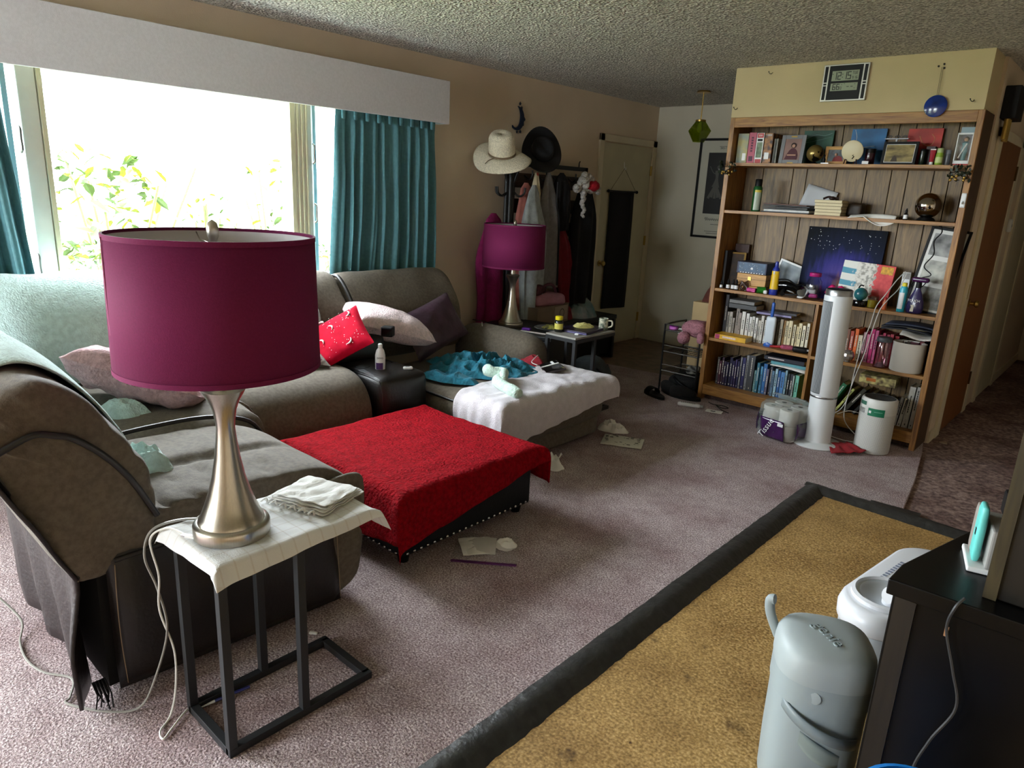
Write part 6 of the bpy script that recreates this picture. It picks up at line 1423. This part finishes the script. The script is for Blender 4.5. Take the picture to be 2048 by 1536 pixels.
# third shelf
book('thin black folder standing at the far left of the middle shelf', 'left end of the middle shelf', '#2c2c30', .02, .28, .14, (-2.412, 5.12, S3), title=False)
t = frame('photo_frame', 'gold framed dark picture standing at the left of the middle shelf', .13, .27, .014, M('old_gold', '#7a5f2c', .4, .6), M('dark_picture', '#241a12', .5, col2='#4a3018', vs=14), (-2.36, 5.20, S3), .35, -.08)
upbox('red_brown_book_box', 'dark red-brown case behind the gold frame', 'box', M('redbrown_case', '#3c1a10', .5), .11, .02, .33, (-2.36, 5.28, S3))
t = thing('wooden_box', 'larger pine box with brass latch on the middle shelf', 'box', (-2.195, 5.19, S3 + .04)); MB().box(-.10, .125, -.09, .08, 0, .088).build('box_body', BOXWOOD, t, bevel=.003); MB().box(-.101, .126, -.091, .081, .048, .05).build('lid_gap', INK, t); MB().box(-.012, .012, -.094, -.09, .04, .066).build('latch', BRASS, t)
t = thing('wooden_box', 'lower pine tray box under the latched one', 'box', (-2.20, 5.185, S3)); MB().box(-.11, .13, -.095, .085, 0, .038).build('box_body', BOXWOOD, t, bevel=.003); MB().box(-.10, .12, -.0955, -.095, .006, .032).build('drawer_front', BOXWOOD, t)
t = thing('starry_box', 'navy gift box with white moon and star print on the pine box', 'box', (-2.20, 5.19, S3 + .129)); MB().box(-.105, .125, -.09, .08, 0, .085).build('box_body', M('navy_print', '#1c2140', .5), t, bevel=.003); MB().box(-.09, .115, -.0912, -.09, .012, .08).build('blue_front', M('slate_blue_print', '#3a5570', .5, var=.2, vs=30), t)
mb = MB(); rr = random.Random(9)
for i in range(14): mb.box((x_ := rr.uniform(-.085, .11)), x_ + .003, -.0918, -.0912, (z_ := rr.uniform(.02, .075)), z_ + .003)
for i in range(9): mb.prism([(-.08 + i * .021, .004), (-.07 + i * .021, .012), (-.064 + i * .021, .004)], -.0918, -.0912, 'y')
mb.prism([(.0, .035), (.012, .05), (.022, .04), (.018, .03)], -.0918, -.0912, 'y'); mb.build('star_print', WHITE, t)
for i, (x, k) in enumerate(((-2.40, .85), (-2.345, 1.1), (-2.305, 1.15), (-2.278, 1.15))): dropper(f'dark dropper bottle with white label, {ORD[i]} from the left on the middle shelf', (x, 5.075, S3), k, gr='dropper bottles on the middle shelf')
mb = MB(); rr = random.Random(12)
for i in range(12): mb.tube(smoothpts([(rr.uniform(-.03, .03), rr.uniform(-.01, .02), 0), (rr.uniform(-.035, .035), 0, .03), (rr.uniform(-.03, .03), 0, rr.uniform(.04, .08))], 3), .005, 5)
o = mb.build('hair_claw', M('tortoise_brown', '#3a2114', .3)); place(o, (-2.225, 5.085, S3)); tag(o, 'tortoiseshell hair claw in front of the pine boxes', 'hair clip')
o = MB().soft((0, 0, .015), (.07, .04, .03), .01, 6, wr=.01, wf=40).build('pink_toy', M('pink_plastic', '#c23a86', .4)); place(o, (-2.15, 5.07, S3)); tag(o, 'small pink plastic toy at the shelf edge', 'toy')
t = thing('green_roll', 'metallic green roll of wrap lying on the middle shelf', 'roll', (-2.085, 5.075, S3 + .024), .5); MB().tube([(-.03, 0, 0), (.03, 0, 0)], .024, 16).build('roll', M('green_foil', '#2f8a2c', .25, .4), t); MB().tube([(.03, 0, 0), (.034, 0, 0)], .012, 12).build('core', WHITE, t)
o = MB().soft((0, 0, .014), (.03, .025, .028), .01, 5).build('white_scrunchie', WHITE); place(o, (-2.045, 5.06, S3)); tag(o, 'small white scrap beside the green roll', 'scrap')
t = thing('glue_bottle', 'yellow and blue squeeze bottle at the middle shelf edge', 'bottle', (-1.998, 5.085, S3), .2)
MB().grid(lambda u, v: ((.03 - .004 * v) * math.cos(2 * PI * u), (.02 - .003 * v) * math.sin(2 * PI * u), .035 + .14 * v), 24, 6, cu=True).build('body', M('yellow_bottle', '#d9b012', .35), t); MB().lathe([(.029, 0), (.031, .003), (.030, .04)], 24, sy=.67).build('blue_foot', M('royal_blue', '#1c2c8c', .35), t); MB().lathe([(.026, .172), (.022, .19), (.014, .20), (.013, .225), (.009, .24)], 18, sy=.75).build('blue_cap', M('royal_blue', '#1c2c8c', .35), t); MB().box(-.014, -.004, -.021, -.019, .15, .17).build('white_mark', WHITE, t)
t = frame('picture_print', 'tilted white-bordered print of a dark blue wave', .20, .20, .014, WHITE, M('wave_print', '#16324a', .5, col2='#a8b4b8', vs=5), (-2.0, 5.24, S3 + .035), 0, -.12); t.rotation_euler = (-.12, .28, 0)
t = thing('hair_dryer', 'black hair dryer lying on the middle shelf', 'hair dryer', (-1.875, 5.12, S3)); MB().tube(smoothpts([(-.09, .0, .07), (-.03, -.01, .075), (.04, -.03, .065), (.08, -.05, .05)], 5), [.034] * 5 + [.032] * 5 + [.036] * 6, 16).build('barrel', M('glossy_black', '#050505', .12), t); MB().tube([(-.05, .0, .06), (-.06, -.03, .02), (-.05, -.05, .018)], .016, 12).build('handle', BLK, t); MB().lathe([(.034, 0), (.036, .006), (.03, .008)], 20, T=Matrix.Translation((.084, -.052, .048)) @ Euler((PI/2 - .3, 0, .9)).to_matrix().to_4x4()).build('nozzle', M('grey_nozzle', '#6f706a', .4), t)
MB().tube(smoothpts([(-.09, .0, .07), (-.10, -.03, .11), (-.02, -.05, .12), (.05, -.06, .09), (.09, -.04, .10), (.06, -.07, .03), (-.02, -.075, .02)], 6), .005, 6).build('power_cord', BLK, t)
tag(MB().tube(smoothpts([(-1.82, 5.09, S3 + .03), (-1.80, 5.10, S3 + .08), (-1.76, 5.10, S3 + .06), (-1.78, 5.075, S3 + .012), (-1.815, 5.07, S3 + .01)], 6), .008, 8).build('headphone_band', WHITE), 'white curved band beside the glass jar', 'headband')
t = thing('glass_jar', 'clear glass jar with pink lid on the middle shelf', 'jar', (-1.725, 5.11, S3)); MB().lathe([(.045, 0), (.052, .006), (.054, .09), (.05, .13), (.036, .15), (.034, .165)], 28, cap=False).build('glass_body', glass('jar_glass', '#e4e8ea', .10), t); MB().lathe([(.038, .162), (.04, .165), (.04, .185), (.036, .188)], 28).build('lid', M('magenta_lid', '#a81c6a', .35), t)
for i in range(3): MB().soft((.01 - .02 * i, .01 * i - .01, .025 + .03 * i), (.06, .03, .03), .012, 5, wr=.006, wf=40).build('contents', M(('pink_plastic', 'pale_bits', 'silver_bits')[i], ('#c23a86', '#c9c4c4', '#8f8f92')[i], .4), t)
mb = MB(); mb.tube(smoothpts([(-.06, 0, .0), (-.03, 0, .05), (.0, 0, .02), (.03, 0, .05), (.06, 0, .01)], 5), .016, 10); mb.ball((-.025, -.005, .045), .022, 12, 8); mb.ball((.03, -.005, .03), .02, 12, 8); o = mb.build('pink_figure', M('hot_pink_plastic', '#c4185f', .4)); place(o, (-1.585, 5.15, S3 + .05)); tag(o, 'hot pink plastic clip propped behind the tower fan', 'clip')
o = MB().soft((0, 0, .025), (.14, .06, .05), .02, 6, wr=.01, wf=30).build('black_pouch', BLK); place(o, (-1.585, 5.16, S3)); tag(o, 'black soft pouch under the hot pink clip', 'pouch')
# starry painting
def night():
    m, nt, b, tc = nodes('night_sky_paint'); o = tc.outputs['Object']; sep = N(nt, 'ShaderNodeSeparateXYZ'); nt.links.new(o, sep.inputs[0])
    n = N(nt, 'ShaderNodeTexNoise', Scale=9.0, Detail=4.0); mp = N(nt, 'ShaderNodeMapping'); mp.inputs['Scale'].default_value = (5, 1, .8); nt.links.new(o, mp.inputs[0]); nt.links.new(mp.outputs[0], n.inputs['Vector'])
    vm = N(nt, 'ShaderNodeVectorMath', _operation='DISTANCE'); vm.inputs[1].default_value = (.03, 0, .12); nt.links.new(o, vm.inputs[0])
    ad = N(nt, 'ShaderNodeMath', _operation='MULTIPLY_ADD'); nt.links.new(n.outputs['Fac'], ad.inputs[0]); ad.inputs[1].default_value = .16; nt.links.new(vm.outputs['Value'], ad.inputs[2])
    nt.links.new(ramp(nt, ad.outputs[0], [(.10, '#8a5f3c'), (.15, '#4f4488'), (.25, '#353478'), (.34, '#181f36'), (.5, '#0c1016')]), b.inputs['Base Color']); b.inputs['Roughness'].default_value = .8; b.inputs['Specular IOR Level'].default_value = .2; return m
t = thing('canvas_painting', 'large night sky canvas with violet glow and white stars', 'painting', (-1.62, 5.235, S3)); t.rotation_euler = (-.10, 0, -.02)
MB().box(-.265, .265, 0, .022, 0, .50).build('canvas', night(), t, bevel=.001); mb = MB(); rr = random.Random(13)
for i in range(44): x_, z_ = rr.uniform(-.25, .25), rr.uniform(.34, .485); mb.ball((x_, -.0005, z_), .0026 if rr.random() < .8 else .004, 6, 4)
mb.build('painted_stars', WHITE, t)
def flagm():
    m, nt, b, tc = nodes('abstract_stripe_paint'); o = tc.outputs['Object']; sep = N(nt, 'ShaderNodeSeparateXYZ'); nt.links.new(o, sep.inputs[0])
    n = N(nt, 'ShaderNodeTexNoise', Scale=40.0, Detail=5.0); nt.links.new(o, n.inputs['Vector'])
    w = N(nt, 'ShaderNodeTexWave', Scale=3.6, Distortion=1.5, _bands_direction='Z'); nt.links.new(o, w.inputs['Vector'])
    st = ramp(nt, w.outputs['Fac'], [(.55, '#d8d8d0'), (.65, '#2f86a0')])
    a1 = N(nt, 'ShaderNodeMath', _operation='MULTIPLY_ADD'); nt.links.new(n.outputs['Fac'], a1.inputs[0]); a1.inputs[1].default_value = .16; nt.links.new(sep.outputs[0], a1.inputs[2])
    f1 = ramp(nt, a1.outputs[0], [(.0, (0, 0, 0, 1)), (.02, (1, 1, 1, 1))])
    mid = ramp(nt, n.outputs['Fac'], [(.4, '#8d8a80'), (.55, '#d5d2c8')])
    c = mixc(nt, f1, st, mid); f2 = ramp(nt, a1.outputs[0], [(.125, (0, 0, 0, 1)), (.14, (1, 1, 1, 1))])
    c = mixc(nt, f2, c, ramp(nt, n.outputs['Fac'], [(.35, '#b8141c'), (.7, '#d43a3a')])); nt.links.new(c, b.inputs['Base Color']); b.inputs['Roughness'].default_value = .5; return m
t = thing('canvas_painting', 'abstract canvas with blue stripes and a broad red band', 'painting', (-1.425, 5.165, S3)); t.rotation_euler = (-.14, .05, .02)
MB().box(-.165, .165, 0, .018, 0, .285).build('canvas', flagm(), t, bevel=.001); MB().grid(lambda u, v: (lerp(.08, .155, u), -.0008, lerp(.225, .275, v) + .006 * nz(u * 9, v * 9, 1)), 8, 5).build('yellow_patch', M('yellow_dab', '#c9962c', .6, var=.3, vs=60), t)
t = thing('teal_figurine', 'round teal figurine on a black base', 'figurine', (-1.402, 5.085, S3)); MB().lathe([(.042, 0), (.044, .004), (.044, .036), (.04, .042)], 24).build('base', M('glossy_black', '#050505', .12), t); MB().ball((0, 0, .082), .043, 20, 14).build('sphere', M('teal_swirl', '#1f5a66', .25, col2='#3f8f86', vs=14), t); MB().tube(smoothpts([(-.02, 0, .12), (-.01, 0, .14), (.01, 0, .138)], 4), .005, 6).build('tail', BLK, t)
t = thing('candle', 'yellow candle in a clear glass beside the teal figurine', 'candle', (-1.325, 5.10, S3)); MB().lathe([(.032, 0), (.034, .003), (.034, .075)], 24, cap=False).build('glass_cup', glass('cup_glass', '#d8d8c8', .10), t); MB().lathe([(.031, .003), (.031, .05)], 20).build('wax', M('yellow_wax', '#b5a01c', .4), t)
t = thing('figurine', 'little red and orange figurine before the abstract canvas', 'figurine', (-1.245, 5.08, S3)); MB().lathe([(.014, 0), (.017, .006), (.012, .03), (.016, .045), (.008, .06), (.010, .07), (.002, .078)], 14).build('body', M('orange_figure', '#b5582c', .4), t); MB().ball((0, 0, .072), .011, 10, 8).build('head', M('red_print', '#b01c22', .5), t)
t = thing('wall_charger', 'white power brick standing at the back of the middle shelf', 'charger', (-1.18, 5.24, S3)); MB().box(-.025, .025, -.02, .02, .0, .245).build('body', WHITE, t, bevel=.004); MB().box(-.02, .02, -.021, -.02, .2, .24).build('port_face', M('grey_dock', '#8f8d89', .5), t)
t = thing('sunscreen_spray', 'turquoise spray can with yellow cap on the middle shelf', 'can', (-1.148, 5.085, S3)); MB().lathe([(.022, 0), (.024, .003), (.024, .145), (.018, .165)], 22).build('body', M('turquoise_can', '#2a9cb0', .3), t); MB().lathe([(.015, .165), (.015, .185), (.012, .188)], 18).build('cap', M('yellow_cap', '#d2c21a', .4), t); patch(.0244, -PI/2 - .9, -PI/2 + .5, .02, .125, WHITE, 'label', t)
t = thing('spray_bottle', 'purple pear-shaped TOUCH spray bottle on the middle shelf', 'bottle', (-1.072, 5.10, S3), -.1)
MB().lathe([(.04, 0), (.05, .006), (.053, .04), (.047, .08), (.03, .125), (.019, .15), (.017, .165)], 28, sy=.62).build('body', M('violet_bottle', '#2c2450', .25, coat=.4), t); MB().lathe([(.017, .163), (.017, .198), (.02, .20)], 18).build('collar', BLK, t)
MB().soft((.006, 0, .215), (.105, .034, .032), .015, 7).build('trigger_head', M('plum_plastic', '#3c1240', .25, coat=.4), t); MB().tube([(-.035, 0, .205), (-.045, 0, .175), (-.038, 0, .16)], .006, 8).build('trigger', BLK, t)
text('TOUCH', .021, (-.002, -.0335, .082), (PI/2, 0, 0), WHITE, t); patch(.034, -PI/2 - .55, -PI/2 + .15, .012, .055, M('cream_flower', '#d9d6c4', .6), 'flower_print', t)
t = frame('photo_frame', 'tall black frame with three monochrome photos leaning at the right', .235, .55, .016, BLK, M('mount_white', '#d6d6d0', .5), (-1.04, 5.17, S3), .0, -.17)
t.rotation_euler = (-.17, .10, -.05)
for i, (z, h_) in enumerate(((.37, .14), (.20, .14), (.03, .14))): MB().box(-.085, .085, .002, .005, z, z + h_).build('monochrome_photo', M(f'mono_photo_{i}', ('#2f2f2f', '#8a8a84', '#55554f')[i], .5, col2=('#a8a8a4', '#c9c9bc', '#a4a49c')[i], vs=9 + 4 * i), t)
tag(MB().tube(smoothpts([(-1.02, 5.06, S2 - .0), (-1.0, 5.08, S2 - .06), (-1.04, 5.12, S2 - .12), (-1.03, 5.13, S2 - .2), (-1.07, 5.13, S2 - .28), (-1.02, 5.12, S2 - .33), (-1.08, 5.12, S2 - .36), (-1.06, 5.11, S2 - .41), (-1.03, 5.10, S2 - .37)], 7), .0035, 6).build('string_light_cord', BLK), 'black string light cord dangling in front of the monochrome photos', 'cord')
# fourth shelf things
t = thing('lint_brush', 'white and blue handled lint brush standing against the white row', 'brush', (-1.985, 5.10, S4)); MB().soft((0, 0, .12), (.075, .03, .21), .03, 8).build('paddle', M('pale_blue_white', '#c9d2da', .4), t); MB().soft((0, 0, .27), (.024, .02, .12), .01, 6).build('handle', M('cobalt_blue', '#1c54a8', .35), t); MB().lathe([(.035, 0), (.037, .004), (.03, .035), (.01, .045)], 20, sy=.5).build('blue_foot', M('cobalt_blue', '#1c54a8', .35), t)
t = thing('hair_brush', 'pink paddle hairbrush lying on the left fourth shelf', 'brush', (-1.865, 5.075, S4 + .014), .25); MB().soft((.03, 0, .008), (.09, .055, .03), .014, 7).build('paddle', M('pink_bristle', '#c25a78', .6, bump=1., bs=200), t); MB().tube([(-.09, 0, 0), (-.05, 0, .002), (-.01, 0, .006)], [.007, .009, .011], 10).build('handle', M('red_handle', '#a8242c', .3), t)
t = thing('hair_clipper', 'black hair clipper lying beside the divider', 'clipper', (-1.735, 5.075, S4 + .022), .15); MB().soft((0, 0, 0), (.11, .045, .042), .016, 7).build('body', BLK, t); MB().box(.045, .06, -.02, .02, .0, .012).build('blade', SILVER, t)
t = thing('glass_ball', 'faceted clear glass ball on the right fourth shelf', 'ornament', (-1.412, 5.075, S4)); MB().ball((0, 0, .042), .042, 12, 8).build('ball', M('cut_glass', '#a09890', .08, .6), t, smooth=False); MB().lathe([(.02, 0), (.022, .003), (.018, .006)], 16).build('foot', SILVER, t)
t = thing('tumbler', 'clear pinkish tumbler with grey screw lid before the red row', 'tumbler', (-1.205, 5.085, S4)); MB().lathe([(.042, 0), (.046, .005), (.046, .165), (.04, .178)], 28, cap=False).build('glass_body', glass('pink_tumbler_glass', '#d8b8c0', .14, .06), t); MB().lathe([(.044, .175), (.047, .178), (.047, .20), (.042, .206)], 28).build('lid', M('grey_lid_plastic', '#4c5054', .45), t); mb = MB(); heap(mb, 0, 0, .004, .035, .035, .03, 1.9, 10, freq=60); mb.build('contents', M('silver_bits', '#8f8f92', .4), t)
t = thing('planter', 'white oval planter pot overhanging the right fourth shelf', 'pot', (-1.055, 5.105, S4)); MB().lathe([(.09, 0), (.098, .006), (.10, .19), (.094, .19), (.091, .012), (.002, .010)], 40, cap=False, sy=.8).build('pot_body', M('matte_white_ceramic', '#d3cfc6', .7), t); MB().lathe([(.094, .187), (.1005, .187), (.1005, .194), (.094, .194)], 40, cap=False, sy=.8).build('rim', M('matte_white_ceramic', '#d3cfc6', .7), t)

# ---------------------------------------------------------------- soffit wall: clock, disc, hooks
t = thing('wall_clock', 'silver and black digital wall clock reading 12:15', 'clock', (-1.705, 5.03, 2.19))
MB().box(-.14, .14, -.022, -.001, 0, .222).build('case', M('silver_case', '#b9b7ae', .35, .5), t, bevel=.002)
MB().box(-.103, .103, -.0235, -.022, .008, .214).build('black_face', BLK, t)
for x in (-.131, .112):
    for z0, z1 in ((.010, .094), (.100, .110), (.116, .212)): MB().box(x, x + .019, -.0235, -.022, z0, z1).build('side_bar', BLK, t)
LCD = M('lcd_green_grey', '#8f997f', .4)
s_ = MB().box(-.083, .083, -.0245, -.0235, .122, .182).build('display', LCD, t); s2_ = MB().box(-.083, .083, -.0245, -.0235, .062, .108).build('display', LCD, t)
LI = M('lcd_ink', '#0d110c', .5)
SEG = {'0': 'abcdef', '1': 'bc', '2': 'abged', '5': 'afgcd', '6': 'afgedc', '9': 'abcdfg', '-': 'g', 'T': 'aj', 'U': 'bcdef', 'E': 'afged'}
def seg(ch, x, z, w, h, mb, k=.0035):
    y0, y1 = -.0255, -.0245
    R_ = {'a': (x, x + w, z + h - k, z + h), 'd': (x, x + w, z, z + k), 'g': (x, x + w, z + h/2 - k/2, z + h/2 + k/2), 'f': (x, x + k, z + h/2, z + h), 'e': (x, x + k, z, z + h/2), 'b': (x + w - k, x + w, z + h/2, z + h), 'c': (x + w - k, x + w, z, z + h/2), 'j': (x + w/2 - k/2, x + w/2 + k/2, z, z + h)}
    for q in SEG[ch]: a, b, c, d = R_[q]; mb.box(a, b, y0, y1, c, d)
mb = MB()
for ch, x in (('1', -.074), ('2', -.047), ('1', -.012), ('5', .014)): seg(ch, x, .129, .022, .046, mb, .005)
for z in (.140, .158): mb.box(-.019, -.014, -.0255, -.0245, z, z + .005)
for ch, x in (('T', .044), ('U', .056), ('E', .068)): seg(ch, x, .157, .009, .018, mb, .002)
for ch, x in (('9', .044), ('1', .056), ('6', .068)): seg(ch, x, .129, .008, .017, mb, .002)
mb.box(-.081, -.074, -.0255, -.0245, .162, .165); mb.build('digits', LI, s_)['kind'] = 'stuff'
mb = MB()
for ch, x in (('6', -.07), ('6', -.046)): seg(ch, x, .068, .019, .036, mb, .0045)
seg('0', -.022, .068, .009, .018, mb, .002)
for x in (.018, .042): mb.box(x, x + .014, -.0255, -.0245, .083, .0865)
for x, z in ((-.016, .096), (.064, .098), (.064, .073), (.0, .102)): mb.box(x, x + .005, -.0255, -.0245, z, z + .003)
mb.build('digits', LI, s2_)['kind'] = 'stuff'
t = thing('blue_disc', 'round blue glass disc hanging on a cord above the bookcase', 'ornament', (-1.155, 5.015, 2.075)); MB().lathe([(.058, 0), (.062, .002), (.062, .006), (.058, .008)], 36, T=Matrix.Translation((0, 0, .062)) @ Matrix.Rotation(PI/2, 4, 'X')).build('disc', M('cobalt_glass', '#14307c', .12, var=.4, vs=18), t)
mb = MB(); mb.tube([(-.004, -.004, .118), (-.008, .004, .28)], .0012, 5); mb.tube([(.004, -.004, .118), (.0, .004, .28)], .0012, 5); mb.build('cord', M('tan_cord', '#6e6453', .8), t)
for dx, dz in ((-.028, .287), (.0, .297), (.004, .275)): MB().lathe([(.006, 0), (.005, .008), (.002, .010)], 10, T=Matrix.Translation((dx, .0145, dz)) @ Matrix.Rotation(PI/2, 4, 'X')).build('nail', BLKMETAL, t)
def nail(label, x, z, big=False):
    t = thing('wall_hook', label, 'hook', (x, 5.03, z)); MB().tube(smoothpts([(0, .002, .012), (0, -.018, 0), (-.008, -.028, .002), (-.014, -.030, .012)], 4), .0022, 6).build('shank', BLKMETAL, t); MB().ball((-.014, -.030, .013), .004, 8, 6).build('tip', BLKMETAL, t)
nail('thin bent hook at the lower left of the soffit wall', -2.425, 2.165); nail('thin bent hook at the lower right of the soffit wall', -.965, 2.155)
nail('small hook high on the soffit wall left of the clock', -2.20, 2.385)
# ---------------------------------------------------------------- fan, purifier, tissue pack
t = thing('tower_fan', 'tall white tower fan on a round base before the bookcase', 'fan', (-1.40, 4.68, 0), tilt=(0, -.018))
FW = M('fan_white', '#d3d6d8', .35)
MB().lathe([(.002, .0), (.155, .0), (.16, .006), (.15, .014), (.09, .02), (.075, .03)], 48, cap=False).build('base', FW, t)
MB().lathe([(.082, .026), (.082, .32), (.080, .325)], 40).build('lower_column', FW, t)
MB().lathe([(.083, .325), (.084, .328), (.084, .334), (.083, .337)], 40).build('seam_ring', M('chrome_trim', '#9a9a9a', .25, .9), t)
MB().lathe([(.082, .337), (.084, .345), (.084, .985), (.082, .99)], 48).build('upper_column', FW, t)
MB().lathe([(.080, .99), (.080, 1.022), (.076, 1.028)], 40).build('control_ring', M('brushed_ring', '#9c9ea0', .3, .9), t); MB().lathe([(.074, 1.0285), (.07, 1.031), (.002, 1.031)], 40, cap=False).build('control_panel', BLK, t)
GR = M('grille_grey', '#8d9194', .5)
for i in range(9):
    a = math.radians(-148 + i * 6.5); MB().bar((.0848 * math.cos(a), .0848 * math.sin(a), .36), (.0848 * math.cos(a), .0848 * math.sin(a), .95), .0045, .003).build('grille_slat', GR, t)
mb = MB(); mb.grid(lambda u, v: (.0843 * math.cos(math.radians(lerp(-152, -92, u))), .0843 * math.sin(math.radians(lerp(-152, -92, u))), lerp(.355, .955, v)), 12, 1); mb.build('grille_shade_sheet', M('grille_shadow', '#4d5255', .7), t)  # dark sheet over the column paints the shade between slats
t = thing('air_purifier', 'white cylindrical air purifier with green stickers', 'air purifier', (-1.105, 4.83, 0))
def perf():
    m, nt, b, tc = nodes('perforated_white'); sep = N(nt, 'ShaderNodeSeparateXYZ'); nt.links.new(tc.outputs['Object'], sep.inputs[0])
    at_ = N(nt, 'ShaderNodeMath', _operation='ARCTAN2'); nt.links.new(sep.outputs[1], at_.inputs[0]); nt.links.new(sep.outputs[0], at_.inputs[1])
    cm = N(nt, 'ShaderNodeCombineXYZ'); ml = N(nt, 'ShaderNodeMath', _operation='MULTIPLY'); ml.inputs[1].default_value = .107; nt.links.new(at_.outputs[0], ml.inputs[0]); nt.links.new(ml.outputs[0], cm.inputs[0]); nt.links.new(sep.outputs[2], cm.inputs[1])
    v = N(nt, 'ShaderNodeTexVoronoi', Scale=170.0, Randomness=0.0); nt.links.new(cm.outputs[0], v.inputs['Vector'])
    nt.links.new(ramp(nt, v.outputs['Distance'], [(.20, '#6f706e'), (.30, '#c9c9c4')]), b.inputs['Base Color']); b.inputs['Roughness'].default_value = .4; return m
MB().lathe([(.095, 0), (.105, .004), (.107, .02), (.107, .265)], 48).build('perforated_shell', perf(), t)
MB().lathe([(.107, .265), (.108, .268), (.107, .345), (.10, .36), (.092, .362)], 48, cap=False).build('top_shell', M('purifier_white', '#c9c9c4', .4), t); MB().lathe([(.093, .36), (.088, .356), (.002, .356)], 40, cap=False).build('top_grille', M('dark_grille', '#2e2f30', .6, bump=1., bs=300), t)
GRN = M('green_sticker', '#0f6a4a', .4)
patch(.1082, math.radians(-108), math.radians(-55), .255, .305, GRN, 'green_sticker', t); patch(.1082, math.radians(-150), math.radians(-118), .315, .34, M('dull_green_sticker', '#3c6a58', .4), 'small_sticker', t); patch(.1081, math.radians(-152), math.radians(-120), .262, .295, M('grey_info_label', '#a4a4a0', .5, col2='#6f6f6c', vs=60), 'info_label', t); patch(.1086, math.radians(-105), math.radians(-97), .272, .288, WHITE, 'white_logo', t); patch(.1086, math.radians(-88), math.radians(-62), .283, .286, M('pale_green_line', '#7fb09c', .5), 'print_line', t)
tag(MB().tube(smoothpts([(-1.185, 5.20, S3 + .25), (-1.21, 5.14, S3 + .20), (-1.24, 5.03, S3 + .10), (-1.275, 5.01, S3 + .02), (-1.29, 5.01, S3 - .1), (-1.315, 5.0, .65), (-1.33, 4.99, .45), (-1.335, 4.98, .30), (-1.36, 4.95, .2), (-1.42, 4.92, .12), (-1.40, 4.87, .03), (-1.30, 4.87, .008), (-1.2, 4.9, .008)], 8), .0032, 6).build('extension_lead', CORDW), 'white power cord dropping from the middle shelf to the left of the purifier', 'cord')
tag(MB().tube(smoothpts([(-1.175, 5.20, S3 + .24), (-1.19, 5.12, S3 + .14), (-1.22, 5.03, S3 + .07), (-1.255, 5.012, S3 - .02), (-1.29, 5.0, .6), (-1.32, 4.98, .42), (-1.34, 4.97, .26), (-1.33, 4.93, .16), (-1.30, 4.93, .1), (-1.24, 4.93, .05)], 8), .0032, 6).build('extension_lead', CORDW), 'second white power cord looping behind the air purifier', 'cord')
tag(MB().tube(smoothpts([(-1.315, 4.72, .22), (-1.27, 4.80, .235), (-1.22, 4.86, .22), (-1.19, 4.88, .215)], 8), .003, 6).build('extension_lead', CORDW), 'short white cord looping between fan and purifier', 'cord')
mb = MB(); mb.grid(lambda u, v: (lerp(-.10, .06, u) + .05 * v, lerp(-.02, .09, v) - .12 * u * (1 - v), .006 + .012 * ridged(u * 2, v * 3, 1) + .02 * v), 14, 14)
o = mb.build('red_cloth', C('red_rag', '#8c1620'), solid=.006); place(o, (-1.235, 4.66, 0), (0, 0, -.5)); tag(o, 'dark red rag lying between fan base and purifier', 'cloth')
t = thing('tissue_pack', 'clear and purple plastic pack of toilet tissue beside the fan', 'tissue pack', (-1.615, 4.64, 0), math.radians(-12))
FILM = M('grey_film', '#9aa3a0', .12, alpha=.34, bump=.9, bs=25, bd=.02, coat=.5)
for i in range(2):
    for j in range(2):
        for k in range(2): MB().lathe([(.016, 0), (.058, 0), (.06, .004), (.06, .10), (.058, .104), (.016, .104)], 24, (-.062 + .124 * i, -.062 + .124 * j, .006 + .106 * k), cap=False).build('tissue_roll', PAPER, t)
mb = MB(); mb.soft((0, 0, .12), (.272, .272, .24), .05, 16, (.01, .01, .012), .022, 22); mb.build('film_wrap', FILM, t)
mb = MB(); mb.grid(lambda u, v: (lerp(-.12, .12, u), lerp(.06, -.02, v) + .02, .232 + .05 * math.sin(v * 2) + .008 * nz(u * 8, v * 5, 1)), 14, 6); mb.build('film_top_flap', M('pale_film', '#a4b0ae', .15, alpha=.6), t)
PB = M('purple_wrap', '#3a1848', .2, var=.3, vs=12, coat=.4)
MB().grid(lambda u, v: (lerp(-.075, .10, u) - .02 * v, -.1445 - .008 * math.sin(u * PI) * math.sin(v * PI) , lerp(.015, .145, v)), 10, 8).build('purple_label', PB, t, solid=.002)
MB().grid(lambda u, v: (.1445 + .008 * math.sin(v * PI), lerp(-.09, .06, u), lerp(.03, .14, v)), 8, 6).build('purple_label', PB, t, solid=.002)
MB().grid(lambda u, v: (-.1445 - .006 * math.sin(v * PI), lerp(-.10, .06, u), lerp(.03, .15, v)), 8, 6).build('purple_label', PB, t, solid=.002)
text('Tissue', .062, (-.035, -.158, .078), (PI/2, -math.radians(62), 0), WHITE, t); MB().box(.045, .085, -.1565, -.155, .112, .132).build('barcode', WHITE, t)
text('Tissue', .03, (-.09, -.150, .17), (PI/2, -math.radians(62), 0), INK, t)
o = MB().soft((0, 0, .005), (.03, .012, .01), .004, 4).build('paper_scrap', PAPER); place(o, (-1.86, 4.93, 0), (0, 0, .1)); tag(o, 'small white scrap on the carpet left of the tissue pack', 'scrap')
o = MB().soft((0, 0, .006), (.05, .03, .012), .004, 4).build('paper_scrap', M('tan_scrap', '#8d7a64', .8)); place(o, (-.80, 5.42, -.012), (0, 0, .2)); tag(o, 'tan scrap on the hall carpet by the brown door', 'scrap')
